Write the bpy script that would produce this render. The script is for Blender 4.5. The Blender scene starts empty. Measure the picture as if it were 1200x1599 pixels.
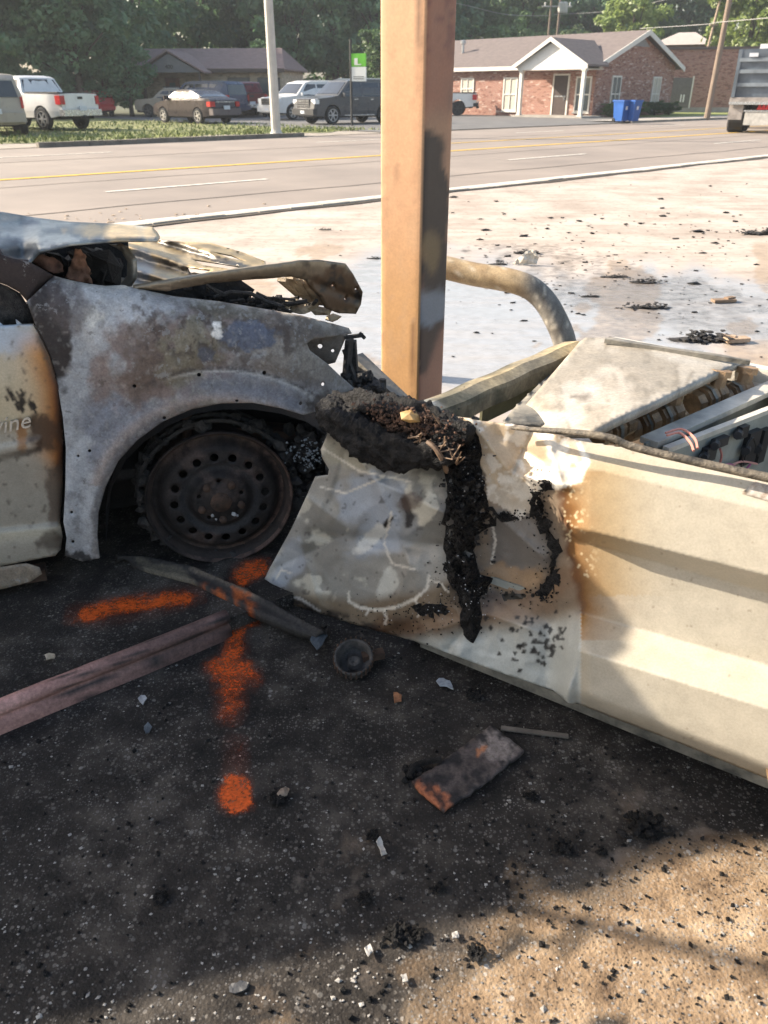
import bpy, math, random
import numpy as np
from mathutils import Vector, Matrix, noise as mnoise
from mathutils.geometry import delaunay_2d_cdt

random.seed(7); RNG = np.random.default_rng(7)
scene = bpy.context.scene
COL = scene.collection

# ------------------------------------------------------------------ camera
F = 1200.0; PITCH = math.radians(28.63); CAMZ = 1.35
CP, SP = math.cos(PITCH), math.sin(PITCH)
cam_data = bpy.data.cameras.new('camera')
cam_data.sensor_fit = 'HORIZONTAL'; cam_data.sensor_width = 36.0; cam_data.lens = 36.0
cam_data.clip_start = 0.02; cam_data.clip_end = 1200.0
cam_data.dof.use_dof = True; cam_data.dof.focus_distance = 2.2; cam_data.dof.aperture_fstop = 9.0
cam = bpy.data.objects.new('camera', cam_data)
cam.location = (0, 0, CAMZ); cam.rotation_euler = (math.pi/2 - PITCH, 0, 0)
COL.objects.link(cam); scene.camera = cam

# ------------------------------------------------------------------ sky and sun
SUN_EL = math.radians(29.5); SUN_H = Vector((-0.967, 0.255, 0)).normalized()   # towards the sun
world = bpy.data.worlds.new('World'); scene.world = world; world.use_nodes = True
wn = world.node_tree.nodes; wl = world.node_tree.links; wn.clear()
sky = wn.new('ShaderNodeTexSky'); sky.sky_type = 'NISHITA'; sky.sun_disc = False
sky.sun_elevation = SUN_EL; sky.sun_rotation = math.atan2(SUN_H.x, SUN_H.y)
sky.air_density = 1.2; sky.dust_density = 3.0; sky.ozone_density = 0.7
bg = wn.new('ShaderNodeBackground'); bg.inputs[1].default_value = 0.115
wo = wn.new('ShaderNodeOutputWorld')
wl.new(sky.outputs[0], bg.inputs[0]); wl.new(bg.outputs[0], wo.inputs[0])
sun_data = bpy.data.lights.new('sun', 'SUN'); sun_data.energy = 5.0
sun_data.angle = math.radians(0.55); sun_data.color = (1.0, 0.89, 0.74)
sun = bpy.data.objects.new('sun', sun_data)
to_sun = Vector((SUN_H.x*math.cos(SUN_EL), SUN_H.y*math.cos(SUN_EL), math.sin(SUN_EL)))
sun.rotation_euler = to_sun.to_track_quat('Z', 'Y').to_euler(); COL.objects.link(sun)
scene.view_settings.view_transform = 'Standard'; scene.view_settings.look = 'None'
scene.view_settings.gamma = 1.0; scene.view_settings.exposure = 1.2
scene.view_settings.use_curve_mapping = False

# ------------------------------------------------------------------ geometry of the view
def ray(px, py):
    u = (px-600.0)/F; v = (799.5-py)/F
    return np.stack([u+0*v, CP+v*SP+0*u, -SP+v*CP+0*u], -1)
CAMP = np.array([0, 0, CAMZ])
def onZ(px, py, z=0.0):
    r = ray(np.asarray(px, float), np.asarray(py, float)); s = (z-CAMZ)/r[..., 2]
    return CAMP + r*s[..., None]
def onP(px, py, p0, n, off=0.0):
    r = ray(np.asarray(px, float), np.asarray(py, float))
    s = (np.dot(p0-CAMP, n)+off)/(r@n)
    return CAMP + r*np.asarray(s)[..., None]
def onY(px, py, y):
    r = ray(np.asarray(px, float), np.asarray(py, float)); s = y/r[..., 1]
    return CAMP + r*np.asarray(s)[..., None]
def proj(P):
    d = P-CAMP; z = d[..., 1]*CP-d[..., 2]*SP; up = d[..., 1]*SP+d[..., 2]*CP
    return 600+F*d[..., 0]/z, 799.5-F*up/z

def lin(c):
    c = np.asarray(c, float)/255.0
    return np.where(c <= 0.04045, c/12.92, ((c+0.055)/1.055)**2.4)
def S(r, g, b, gain=1.0): return np.minimum(lin((r, g, b))*gain, 0.9)
def sst(a, b, x):
    t = np.clip((x-a)/(b-a), 0, 1); return t*t*(3-2*t)
def h2(ix, iy, seed):
    n = (ix.astype(np.int64)*374761393 + iy.astype(np.int64)*668265263 + seed*974634777) & 0x7fffffff
    n = ((n ^ (n >> 13))*1274126177) & 0x7fffffff
    return ((n ^ (n >> 16)) & 0xffff)/65535.0
def vnoise(x, y, seed=0):
    ix = np.floor(x); iy = np.floor(y); fx = x-ix; fy = y-iy
    fx = fx*fx*(3-2*fx); fy = fy*fy*(3-2*fy)
    a = h2(ix, iy, seed); b = h2(ix+1, iy, seed); c = h2(ix, iy+1, seed); d = h2(ix+1, iy+1, seed)
    return (a*(1-fx)+b*fx)*(1-fy)+(c*(1-fx)+d*fx)*fy
def fbm(x, y, sc, seed=0, oct=4):
    s = 0; a = 0.5; t = 0
    for k in range(oct):
        s = s+a*vnoise(x/sc*2**k, y/sc*2**k, seed+k*17); t += a; a *= 0.55
    return s/t
def blob(x, y, cx, cy, rx, ry, ang=0, soft=0.5, nz=0.5, sc=30, seed=1):
    c, s = math.cos(math.radians(ang)), math.sin(math.radians(ang))
    dx, dy = x-cx, y-cy
    u = (dx*c+dy*s)/rx; v = (-dx*s+dy*c)/ry
    d = np.sqrt(u*u+v*v)+nz*(fbm(x, y, sc, seed)-0.5)*2
    soft = soft*0.6
    return 1-sst(1-soft/2, 1+soft/2, d)
def pdist(x, y, pts):
    d = np.full(np.shape(x), 1e9)
    for (x0, y0), (x1, y1) in zip(pts[:-1], pts[1:]):
        ex, ey = x1-x0, y1-y0
        t = np.clip(((x-x0)*ex+(y-y0)*ey)/(ex*ex+ey*ey+1e-9), 0, 1)
        d = np.minimum(d, np.hypot(x-x0-t*ex, y-y0-t*ey))
    return d
def line(x, y, pts, w, soft=0.5, nz=0.4, sc=20, seed=3):
    d = pdist(x, y, pts)/w+nz*(fbm(x, y, sc, seed)-0.5)*2
    return 1-sst(1-soft/2, 1+soft/2, d)
def mix(c, col, m):
    m = np.clip(m, 0, 1)[..., None]; return c*(1-m)+np.asarray(col)*m
def inside(x, y, poly):
    x = np.asarray(x, float); y = np.asarray(y, float); r = np.zeros(x.shape, bool)
    n = len(poly)
    for i in range(n):
        x0, y0 = poly[i]; x1, y1 = poly[(i+1) % n]
        if y0 == y1: continue
        r ^= ((y0 > y) != (y1 > y)) & (x < (x1-x0)*(y-y0)/(y1-y0)+x0)
    return r

# ------------------------------------------------------------------ object helpers
ORG = {}
def link(o, parent=None):
    COL.objects.link(o)
    if parent is not None: o.parent = parent
    return o
def tag(o, label=None, cat=None, group=None, kind=None):
    if label: o['label'] = label
    if cat: o['category'] = cat
    if group: o['group'] = group
    if kind: o['kind'] = kind
    return o
def thing(name, label, cat, loc=(0, 0, 0), rz=0.0, group=None, local=True):
    o = bpy.data.objects.new(name, None); o.empty_display_size = 0.1
    o.location = loc; o.rotation_euler = (0, 0, rz); COL.objects.link(o)
    if not local: ORG[o.name] = np.array(loc, float)
    return tag(o, label, cat, group)
def mk(name, v, f, m, parent=None, smooth=False, cols=None, solid=0.0):
    v = np.asarray(v, float).reshape(-1, 3)
    org = ORG.get(parent.name) if parent is not None else None
    if org is not None: v = v-org
    me = bpy.data.meshes.new(name); me.from_pydata(v.tolist(), [], [tuple(int(i) for i in q) for q in f]); me.update()
    if smooth: me.polygons.foreach_set('use_smooth', [True]*len(me.polygons))
    if m is not None: me.materials.append(m)
    if cols is not None:
        ca = me.color_attributes.new('Col', 'FLOAT_COLOR', 'POINT')
        c4 = np.ones((len(v), 4)); c4[:, :3] = cols; ca.data.foreach_set('color', c4.ravel())
    o = bpy.data.objects.new(name, me); link(o, parent)
    if org is not None: ORG[o.name] = org
    if solid:
        md = o.modifiers.new('thickness', 'SOLIDIFY'); md.thickness = solid; md.offset = -1.0
    return o
def dup(o, parent=None, first=True):
    c = o.copy(); COL.objects.link(c); c.parent = parent
    for ch in list(o.children): dup(ch, c, False)
    return c
def ident(n):  # frame from a direction
    n = np.asarray(n, float); n = n/np.linalg.norm(n)
    a = np.array([0, 0, 1.0]) if abs(n[2]) < 0.95 else np.array([1.0, 0, 0])
    x = np.cross(a, n); x /= np.linalg.norm(x); return x, np.cross(n, x), n
class MB:
    def __init__(s): s.v = []; s.f = []
    def add(s, v, f):
        b = len(s.v); s.v += [tuple(map(float, p)) for p in v]; s.f += [tuple(b+i for i in q) for q in f]; return s
    def box(s, c, d, rz=0.0, ax=None):
        c = np.asarray(c, float)
        if ax is None:
            cs, sn = math.cos(rz), math.sin(rz); ax = ((cs, sn, 0), (-sn, cs, 0), (0, 0, 1))
        ax = [np.asarray(a, float) for a in ax]
        v = [c+ax[0]*d[0]/2*i+ax[1]*d[1]/2*j+ax[2]*d[2]/2*k for k in (-1, 1) for j in (-1, 1) for i in (-1, 1)]
        return s.add(v, [(0, 2, 3, 1), (4, 5, 7, 6), (0, 1, 5, 4), (2, 6, 7, 3), (0, 4, 6, 2), (1, 3, 7, 5)])
    def b(s, x0, x1, y0, y1, z0, z1): return s.box(((x0+x1)/2, (y0+y1)/2, (z0+z1)/2), (x1-x0, y1-y0, z1-z0))
    def bar(s, p, q, w, h, up=(0, 0, 1)):
        p = np.asarray(p, float); q = np.asarray(q, float); d = q-p; L = np.linalg.norm(d); d = d/L
        y = np.cross(up, d); y /= np.linalg.norm(y); z = np.cross(d, y)
        return s.box((p+q)/2, (L, w, h), ax=(d, y, z))
    def tube(s, pts, r, n=8, cap=True):
        pts = [np.asarray(p, float) for p in pts]; m = len(pts); V = []; Fc = []
        rr = r if hasattr(r, '__len__') else [r]*m
        px = None
        for i in range(m):
            d = pts[min(i+1, m-1)]-pts[max(i-1, 0)]; d = d/(np.linalg.norm(d)+1e-12)
            if px is None: x, y, _ = ident(d)
            else:
                x = px-d*np.dot(px, d); x /= np.linalg.norm(x); y = np.cross(d, x)
            px = x
            for k in range(n):
                a = 2*math.pi*k/n; V.append(pts[i]+rr[i]*(math.cos(a)*x+math.sin(a)*y))
        for i in range(m-1):
            for k in range(n):
                Fc.append((i*n+k, i*n+(k+1) % n, (i+1)*n+(k+1) % n, (i+1)*n+k))
        if cap: Fc.append(tuple(range(n))[::-1]); Fc.append(tuple((m-1)*n+k for k in range(n)))
        return s.add(V, Fc)
    def lathe(s, prof, c=(0, 0, 0), axis=(0, 0, 1), n=24, cap=False):
        x, y, z = ident(axis); c = np.asarray(c, float); V = []; Fc = []; m = len(prof)
        for (r, h) in prof:
            for k in range(n):
                a = 2*math.pi*k/n; V.append(c+z*h+r*(math.cos(a)*x+math.sin(a)*y))
        for i in range(m-1):
            for k in range(n): Fc.append((i*n+k, i*n+(k+1) % n, (i+1)*n+(k+1) % n, (i+1)*n+k))
        if cap: Fc.append(tuple(range(n))[::-1]); Fc.append(tuple((m-1)*n+k for k in range(n)))
        return s.add(V, Fc)
    def prism(s, poly, a, b):  # poly: list of 3-points, extruded from offset a to b (vectors)
        P = [np.asarray(p, float) for p in poly]; n = len(P); a = np.asarray(a, float); b = np.asarray(b, float)
        V = [p+a for p in P]+[p+b for p in P]
        return s.add(V, [tuple(range(n))[::-1], tuple(range(n, 2*n))]+[(i, (i+1) % n, n+(i+1) % n, n+i) for i in range(n)])
    def chunk(s, c, r, rng=random, sq=(1, 1, 1), ico=False):
        c = np.asarray(c, float)
        V0, F0 = (ICO if ico else OCT)
        M = rot3(rng)
        V = [c+np.asarray(sq)*(M@(p*r*rng.uniform(0.55, 1.25))) for p in V0]
        return s.add(V, F0)
    def build(s, name, m, parent=None, smooth=False, solid=0): return mk(name, s.v, s.f, m, parent, smooth, solid=solid)
def rot3(rng):
    q = np.array([rng.gauss(0, 1) for _ in range(4)]); q /= np.linalg.norm(q); w, x, y, z = q
    return np.array([[1-2*(y*y+z*z), 2*(x*y-z*w), 2*(x*z+y*w)], [2*(x*y+z*w), 1-2*(x*x+z*z), 2*(y*z-x*w)], [2*(x*z-y*w), 2*(y*z+x*w), 1-2*(x*x+y*y)]])
OCT = ([np.array(p, float) for p in ((1, 0, 0), (-1, 0, 0), (0, 1, 0), (0, -1, 0), (0, 0, 1), (0, 0, -1))],
       [(0, 2, 4), (2, 1, 4), (1, 3, 4), (3, 0, 4), (2, 0, 5), (1, 2, 5), (3, 1, 5), (0, 3, 5)])
_g = (1+5**0.5)/2
ICO = ([np.array(p, float)/math.sqrt(1+_g*_g) for p in ((-1, _g, 0), (1, _g, 0), (-1, -_g, 0), (1, -_g, 0), (0, -1, _g), (0, 1, _g), (0, -1, -_g), (0, 1, -_g), (_g, 0, -1), (_g, 0, 1), (-_g, 0, -1), (-_g, 0, 1))],
       [(0, 11, 5), (0, 5, 1), (0, 1, 7), (0, 7, 10), (0, 10, 11), (1, 5, 9), (5, 11, 4), (11, 10, 2), (10, 7, 6), (7, 1, 8), (3, 9, 4), (3, 4, 2), (3, 2, 6), (3, 6, 8), (3, 8, 9), (4, 9, 5), (2, 4, 11), (6, 2, 10), (8, 6, 7), (9, 8, 1)])

def resample(poly, sp, closed=True):
    out = []; n = len(poly)
    for i in range(n if closed else n-1):
        p = np.asarray(poly[i], float); q = np.asarray(poly[(i+1) % n], float)
        k = max(1, int(round(np.linalg.norm(q-p)/sp)))
        for j in range(k): out.append(p+(q-p)*j/k)
    if not closed: out.append(np.asarray(poly[-1], float))
    return out
def rough_edge(poly, sp, amp, seed=0):
    P = np.array(resample(poly, sp)); rg = np.random.default_rng(seed)
    return [tuple(p) for p in P+rg.normal(0, amp, P.shape)]
def circ(cx, cy, r, n=10, ry=None):
    return [(cx+r*math.cos(2*math.pi*k/n), cy+(ry or r)*math.sin(2*math.pi*k/n)) for k in range(n)]
def cdt(outline, sp, holes=(), seed=0):
    rg = np.random.default_rng(seed)
    B = [np.array(p) for p in resample(outline, sp)]; nb = len(B)
    edges = [(i, (i+1) % nb) for i in range(nb)]
    for h in holes:
        b0 = len(B); B += [np.array(p, float) for p in h]; n = len(h)
        edges += [(b0+i, b0+(i+1) % n) for i in range(n)]
    A = np.array(B); x0, y0 = A.min(0); x1, y1 = A.max(0)
    gx, gy = np.meshgrid(np.arange(x0, x1, sp), np.arange(y0, y1, sp*0.9)); gx = gx+(np.arange(gx.shape[0]) % 2)[:, None]*sp*0.5
    gx = (gx+rg.uniform(-.15, .15, gx.shape)*sp).ravel(); gy = (gy+rg.uniform(-.15, .15, gy.shape)*sp).ravel()
    ok = inside(gx, gy, outline)
    for h in holes: ok &= ~inside(gx, gy, h)
    gx, gy = gx[ok], gy[ok]
    ok = np.ones(len(gx), bool)
    for i in range(0, len(B), 400):
        D = np.array(B[i:i+400]); ok &= (np.hypot(gx[:, None]-D[None, :, 0], gy[:, None]-D[None, :, 1]) > sp*0.55).all(1)
    P = B+[np.array(q) for q in zip(gx[ok], gy[ok])]
    r = delaunay_2d_cdt([Vector((p[0], p[1])) for p in P], edges, [], 0, 1e-5)
    V = np.array([(q.x, q.y) for q in r[0]]); T = np.array([t for t in r[2] if len(t) == 3])
    c = V[T].mean(1); ok = inside(c[:, 0], c[:, 1], outline)
    for h in holes: ok &= ~inside(c[:, 0], c[:, 1], h)
    return V, T[ok]
def psheet(name, outline, unproj, m, parent, sp=6, holes=(), thick=0.003, paint=None, smooth=True, seed=0):
    V, T = cdt(outline, sp, holes, seed)
    P = unproj(V[:, 0], V[:, 1])
    # faces towards the camera
    a = P[T[:, 1]]-P[T[:, 0]]; b = P[T[:, 2]]-P[T[:, 0]]; nrm = np.cross(a, b)
    if (nrm*(CAMP-P[T].mean(1))).sum() < 0: T = T[:, ::-1]
    cols = paint(V[:, 0], V[:, 1]) if paint else None
    return mk(name, P, T, m, parent, smooth, cols, thick)

# ------------------------------------------------------------------ materials
MATS = {}
def nodes(name):
    m = bpy.data.materials.new(name); m.use_nodes = True; nt = m.node_tree; nt.nodes.clear()
    out = nt.nodes.new('ShaderNodeOutputMaterial'); bs = nt.nodes.new('ShaderNodeBsdfPrincipled')
    nt.links.new(bs.outputs[0], out.inputs[0]); MATS[name] = m
    return m, nt, bs, out
def N(nt, t, **kw):
    n = nt.nodes.new(t)
    for k, v in kw.items():
        if k.startswith('i'): n.inputs[int(k[1:])].default_value = v
        else: setattr(n, k, v)
    return n
def tex(nt, kind, scale, detail=4, rough=0.6, coord='Object', sc3=None):
    tc = N(nt, 'ShaderNodeTexCoord'); src = tc.outputs[coord]
    if sc3:
        mp = N(nt, 'ShaderNodeMapping'); mp.inputs['Scale'].default_value = sc3; nt.links.new(src, mp.inputs[0]); src = mp.outputs[0]
    if kind == 'noise':
        n = N(nt, 'ShaderNodeTexNoise'); n.inputs['Scale'].default_value = scale; n.inputs['Detail'].default_value = detail; n.inputs['Roughness'].default_value = rough
        nt.links.new(src, n.inputs['Vector']); return n.outputs[0]
    n = N(nt, 'ShaderNodeTexVoronoi'); n.inputs['Scale'].default_value = scale
    nt.links.new(src, n.inputs['Vector']); return n
def ramp(nt, src, stops):
    r = N(nt, 'ShaderNodeValToRGB'); e = r.color_ramp.elements
    while len(e) < len(stops): e.new(0.5)
    for el, (p, c) in zip(e, stops):
        el.position = p; el.color = (*c, 1) if hasattr(c, '__len__') else (c, c, c, 1)
    nt.links.new(src, r.inputs[0]); return r.outputs[0]
def mixc(nt, fac, a, b, mode='MIX'):
    n = N(nt, 'ShaderNodeMix', data_type='RGBA', blend_type=mode)
    for s, v in ((n.inputs[0], fac), (n.inputs[6], a), (n.inputs[7], b)):
        if hasattr(v, 'is_output') or hasattr(v, 'links'): nt.links.new(v, s)
        elif hasattr(v, '__len__'): s.default_value = (*v, 1)
        else: s.default_value = v
    return n.outputs[2]
def math_(nt, op, a, b=0.0, c=None):
    n = N(nt, 'ShaderNodeMath', operation=op)
    for s, v in zip(n.inputs, (a, b, c) if c is not None else (a, b)):
        if hasattr(v, 'links'): nt.links.new(v, s)
        else: s.default_value = v
    return n.outputs[0]
def bump(nt, bs, h, strength=0.3, dist=0.01):
    b = N(nt, 'ShaderNodeBump'); b.inputs['Strength'].default_value = strength; b.inputs['Distance'].default_value = dist
    nt.links.new(h, b.inputs['Height']); nt.links.new(b.outputs[0], bs.inputs['Normal']); return b
def plain(name, c, rough=0.6, var=0.25, scale=8.0, bmp=0.0, metal=0.0, c2=None, detail=5, coat=0.0, sc3=None, bscale=None, bdist=0.01, spec=0.5):
    m, nt, bs, out = nodes(name); c = np.asarray(c, float)
    n = tex(nt, 'noise', scale, detail, 0.62, sc3=sc3)
    lo = tuple(np.clip(c*(1-var), 0, 1)); hi = tuple(np.clip(c*(1+var), 0, 1)) if c2 is None else tuple(c2)
    nt.links.new(ramp(nt, n, [(0.32, lo), (0.68, hi)]), bs.inputs['Base Color'])
    rr = ramp(nt, n, [(0.2, max(rough-.1, 0.02)), (0.8, min(rough+.1, 1))]); nt.links.new(rr, bs.inputs['Roughness'])
    bs.inputs['Metallic'].default_value = metal; bs.inputs['Coat Weight'].default_value = coat; bs.inputs['Specular IOR Level'].default_value = spec
    if bmp:
        hb = tex(nt, 'noise', bscale or scale*4, 6, 0.6); bump(nt, bs, hb, bmp, bdist)
    return m
def painted(name, rough=0.7, fine=140.0, amp=0.35, bmp=0.25, metal=0.0, mid=22.0, midamp=0.25, bdist=0.004, speck=None, spec=0.3, streak=None):
    # colour of the stained surface comes from its Col attribute, broken up by fine noise
    m, nt, bs, out = nodes(name)
    at = N(nt, 'ShaderNodeAttribute', attribute_name='Col')
    f1 = tex(nt, 'noise', fine, 5, 0.65); f2 = tex(nt, 'noise', mid, 5, 0.6)
    mr1 = N(nt, 'ShaderNodeMapRange', i1=0.3, i2=0.7, i3=1-amp, i4=1+amp); nt.links.new(f1, mr1.inputs[0])
    mr2 = N(nt, 'ShaderNodeMapRange', i1=0.3, i2=0.7, i3=1-midamp, i4=1+midamp); nt.links.new(f2, mr2.inputs[0])
    k = math_(nt, 'MULTIPLY', mr1.outputs[0], mr2.outputs[0])
    vm = N(nt, 'ShaderNodeVectorMath', operation='SCALE'); nt.links.new(at.outputs['Color'], vm.inputs[0]); nt.links.new(k, vm.inputs['Scale'])
    colr = vm.outputs[0]
    for q_ in (speck if isinstance(speck, list) else [speck] if speck else []):
        sc_, thr, cc = q_[:3]; k_ = q_[3] if len(q_) > 3 else 1.0
        sp_ = tex(nt, 'noise', sc_, 5, 0.7); fac = ramp(nt, sp_, [(thr, 0.0), (thr+0.035, k_)])
        colr = mixc(nt, fac, colr, cc)
    nt.links.new(colr, bs.inputs['Base Color'])
    nt.links.new(ramp(nt, f2, [(0.2, max(rough-.12, .05)), (0.8, min(1, rough+.1))]), bs.inputs['Roughness'])
    bs.inputs['Metallic'].default_value = metal; bs.inputs['Specular IOR Level'].default_value = spec
    h = math_(nt, 'ADD', math_(nt, 'MULTIPLY', f1, 0.5), f2); bump(nt, bs, h, bmp, bdist)
    return m
def glass(name, c, rough=0.05):
    m, nt, bs, out = nodes(name); bs.inputs['Base Color'].default_value = (*c, 1); bs.inputs['Roughness'].default_value = rough
    bs.inputs['Specular IOR Level'].default_value = 0.6; bs.inputs['Coat Weight'].default_value = 0.3; return m
# ------------------------------------------------------------------ ground material
def forecourt_mat():
    m, nt, bs, out = nodes('forecourt_surface')
    at = N(nt, 'ShaderNodeAttribute', attribute_name='Col'); sep = N(nt, 'ShaderNodeSeparateColor'); nt.links.new(at.outputs['Color'], sep.inputs[0])
    burn, brown, wet = sep.outputs[0], sep.outputs[1], sep.outputs[2]
    n1 = tex(nt, 'noise', 1.3, 6, 0.6); n2 = tex(nt, 'noise', 11, 6, 0.65); n3 = tex(nt, 'noise', 190, 3, 0.6)
    pale = ramp(nt, n1, [(0.3, (0.31, 0.255, 0.21)), (0.55, (0.46, 0.395, 0.34)), (0.75, (0.55, 0.485, 0.425))])
    pale = mixc(nt, ramp(nt, n2, [(0.52, 0.0), (0.72, 0.65)]), pale, (0.17, 0.14, 0.115))
    streakn = tex(nt, 'noise', 1.0, 6, .65, sc3=(.7, 5, 1)); pale = mixc(nt, ramp(nt, streakn, [(.5, 0.), (.7, .5)]), pale, (.24, .19, .15))
    wetc = mixc(nt, math_(nt, 'MULTIPLY', wet, 0.92), pale, mixc(nt, ramp(nt, n2, [(.35, 0.), (.65, 1.)]), (0.30, 0.305, 0.315), (0.38, 0.39, 0.41)))  # bluish grey base paints part of the sky reflection into the wet patch
    brn = ramp(nt, n2, [(0.3, (0.10, 0.062, 0.036)), (0.5, (0.28, 0.19, 0.112)), (0.72, (0.52, 0.385, 0.25))])  # brown stain colour, raised to brighten the sunlit corner
    n0 = tex(nt, 'noise', 3.2, 5, .65)
    blk = ramp(nt, math_(nt, 'ADD', math_(nt, 'MULTIPLY', n2, .55), math_(nt, 'MULTIPLY', n0, .45)), [(0.36, (0.0065, 0.0052, 0.0042)), (0.5, (0.024, 0.0195, 0.016)), (0.64, (0.080, 0.067, 0.054))])
    bm_ = math_(nt, 'ADD', burn, math_(nt, 'MULTIPLY', math_(nt, 'SUBTRACT', n2, 0.5), 0.9))
    burnf = N(nt, 'ShaderNodeMapRange', i1=0.3, i2=0.7); nt.links.new(bm_, burnf.inputs[0]); 
    gate = ramp(nt, burn, [(0.02, 0.0), (0.12, 1.0)])
    burnF = math_(nt, 'MULTIPLY', burnf.outputs[0], gate)
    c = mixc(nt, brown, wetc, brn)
    c = mixc(nt, burnF, c, blk)
    # aggregate stones in the worn surface
    rough_ = math_(nt, 'MAXIMUM', burn, brown)
    for scale, thr, colr, dk in ((95, 0.74, (0.50, 0.44, 0.37), 0.30), (210, 0.66, (0.38, 0.34, 0.30), 0.36), (55, 0.91, (0.62, 0.58, 0.52), 0.22)):
        v = tex(nt, 'voronoi', scale)
        sc_ = N(nt, 'ShaderNodeSeparateColor'); nt.links.new(v.outputs['Color'], sc_.inputs[0])
        a = ramp(nt, sc_.outputs[0], [(thr, 0.0), (thr+0.02, 1.0)]); b = ramp(nt, v.outputs['Distance'], [(dk, 1.0), (dk+0.1, 0.0)])
        fac = math_(nt, 'MULTIPLY', math_(nt, 'MULTIPLY', a, b), rough_)
        fac = math_(nt, 'MULTIPLY', fac, ramp(nt, n2, [(0.38, 0.12), (0.62, 1.0)]))
        st = mixc(nt, sc_.outputs[1], colr, tuple(np.array(colr)*0.5)); st = mixc(nt, math_(nt, 'MULTIPLY', burnF, 0.66), st, (0.05, 0.048, 0.047))
        c = mixc(nt, fac, c, st)
    v = tex(nt, 'voronoi', 170); sc_ = N(nt, 'ShaderNodeSeparateColor'); nt.links.new(v.outputs['Color'], sc_.inputs[0])
    fac = math_(nt, 'MULTIPLY', math_(nt, 'MULTIPLY', ramp(nt, sc_.outputs[2], [(0.80, 0.0), (0.83, 0.9)]), ramp(nt, v.outputs['Distance'], [(0.2, 1.0), (0.5, 0.0)])), math_(nt, 'MULTIPLY', brown, ramp(nt, tex(nt, 'noise', 6, 5, .6), [(0.4, 0.15), (0.6, 1.0)])))
    c = mixc(nt, fac, c, (0.02, 0.017, 0.015))
    nt.links.new(c, bs.inputs['Base Color'])
    wr = math_(nt, 'MULTIPLY', wet, ramp(nt, streakn, [(0.4, 1.0), (0.66, 0.25)]))
    nt.links.new(ramp(nt, wr, [(0.1, 0.85), (0.8, 0.16)]), bs.inputs['Roughness'])
    bs.inputs['Specular IOR Level'].default_value = 0.35
    vb = tex(nt, 'voronoi', 130); hb = math_(nt, 'ADD', math_(nt, 'MULTIPLY', vb.outputs['Distance'], -0.6), n3)
    hb = math_(nt, 'MULTIPLY', hb, math_(nt, 'ADD', math_(nt, 'MULTIPLY', rough_, 0.9), 0.1))
    bump(nt, bs, hb, 0.5, 0.005)
    return m
FORE = forecourt_mat()
X = np.arange(-3.6, 6.3, 0.035); Yv = np.concatenate([np.arange(0.15, 3.0, 0.028), np.arange(3.0, 8.55, 0.06)])
gx, gy = np.meshgrid(X, Yv); P = np.stack([gx, gy, gx*0], -1).reshape(-1, 3); px, py = proj(P)
burn = 1-sst(2.75, 3.35, P[:, 1]-0.10*np.maximum(P[:, 0], 0)+0.9*(fbm(P[:, 0], P[:, 1], 0.7, 5)-0.5))
lit_stain = blob(px, py, 1180, 1570, 720, 300, -24, 1.0, 0.5, 160, 9)  # stain mask on the sunlit corner: paler inside, sootier outside to deepen the shadow
burn = burn*(1-0.78*lit_stain)*(0.72+0.75*(fbm(px, py, 200, 21)-0.3)); burn = np.maximum(burn, .8*sst(.56, .68, fbm(px, py, 80, 27))*sst(1.8, .6, P[:, 1])*lit_stain); 
soft_b = line(px, py, [(720, 1010), (1000, 1150), (1240, 1260)], 70, 1.0, 0.5, 60, 4); burn = np.maximum(burn, 0.85*soft_b)
for cx, cy, rx, ry in ((1010, 1290, 40, 28), (860, 1245, 22, 16), (610, 1455, 24, 16), (230, 1290, 80, 45), (890, 1320, 28, 14)):
    burn = np.maximum(burn, blob(px, py, cx, cy, rx, ry, -20, 0.8, 0.6, 24, cx))
brown = sst(0, 0.35, lit_stain)*(1-sst(3.0, 3.8, P[:, 1]))
brown = np.maximum(brown, 0.75*blob(px, py, 760, 1290, 230, 110, -12, 1.0, 0.8, 90, 31)*(py > 900))
brown = np.maximum(brown, .2*sst(.5, .66, fbm(px, py, 170, 37))*(py > 980)); burn = burn*(1-.10*sst(.5, .66, fbm(px, py, 170, 37))*(py > 1000)); brown = np.maximum(brown, 0.8*blob(px, py, 450, 1520, 200, 60, -25, 1.0, 0.7, 90, 33))
brown = np.maximum(brown, 0.45*(fbm(px, py, 120, 71) > 0.6)*sst(2.9, 3.4, P[:, 1]))
wet = np.maximum(blob(px, py, 790, 520, 330, 120, 6, 0.9, 0.45, 90, 11), blob(px, py, 560, 545, 130, 90, 0, 0.8, 0.4, 60, 12))
wet = np.maximum(wet, 0.9*blob(px, py, 1080, 470, 240, 55, 8, 0.9, 0.7, 70, 13))
burn = np.maximum(burn, 0.4*line(px, py, [(700, 372), (800, 385), (900, 400), (1010, 430)], 12, 1.2, 1.2, 22, 15)*(P[:, 1] > 3)); burn = np.maximum(burn, 0.38*line(px, py, [(900, 470), (1050, 500), (1200, 515)], 16, 1.2, 1.2, 22, 16)*(P[:, 1] > 3))
burn = np.maximum(burn, 0.42*blob(px, py, 1000, 455, 260, 40, 10, 1.0, 0.9, 26, 14)*(P[:, 1] > 3))
edge = sst(-3.6, -3.2, P[:, 0])*(1-sst(5.8, 6.2, P[:, 0]))*(1-sst(8.0, 8.5, P[:, 1]))
P[:, 2] = 0.004*(fbm(P[:, 0], P[:, 1], 0.25, 2)-0.5)*edge
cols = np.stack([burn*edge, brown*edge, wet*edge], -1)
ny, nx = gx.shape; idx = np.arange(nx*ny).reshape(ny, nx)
fq = np.stack([idx[:-1, :-1], idx[:-1, 1:], idx[1:, 1:], idx[1:, :-1]], -1).reshape(-1, 4)
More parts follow.
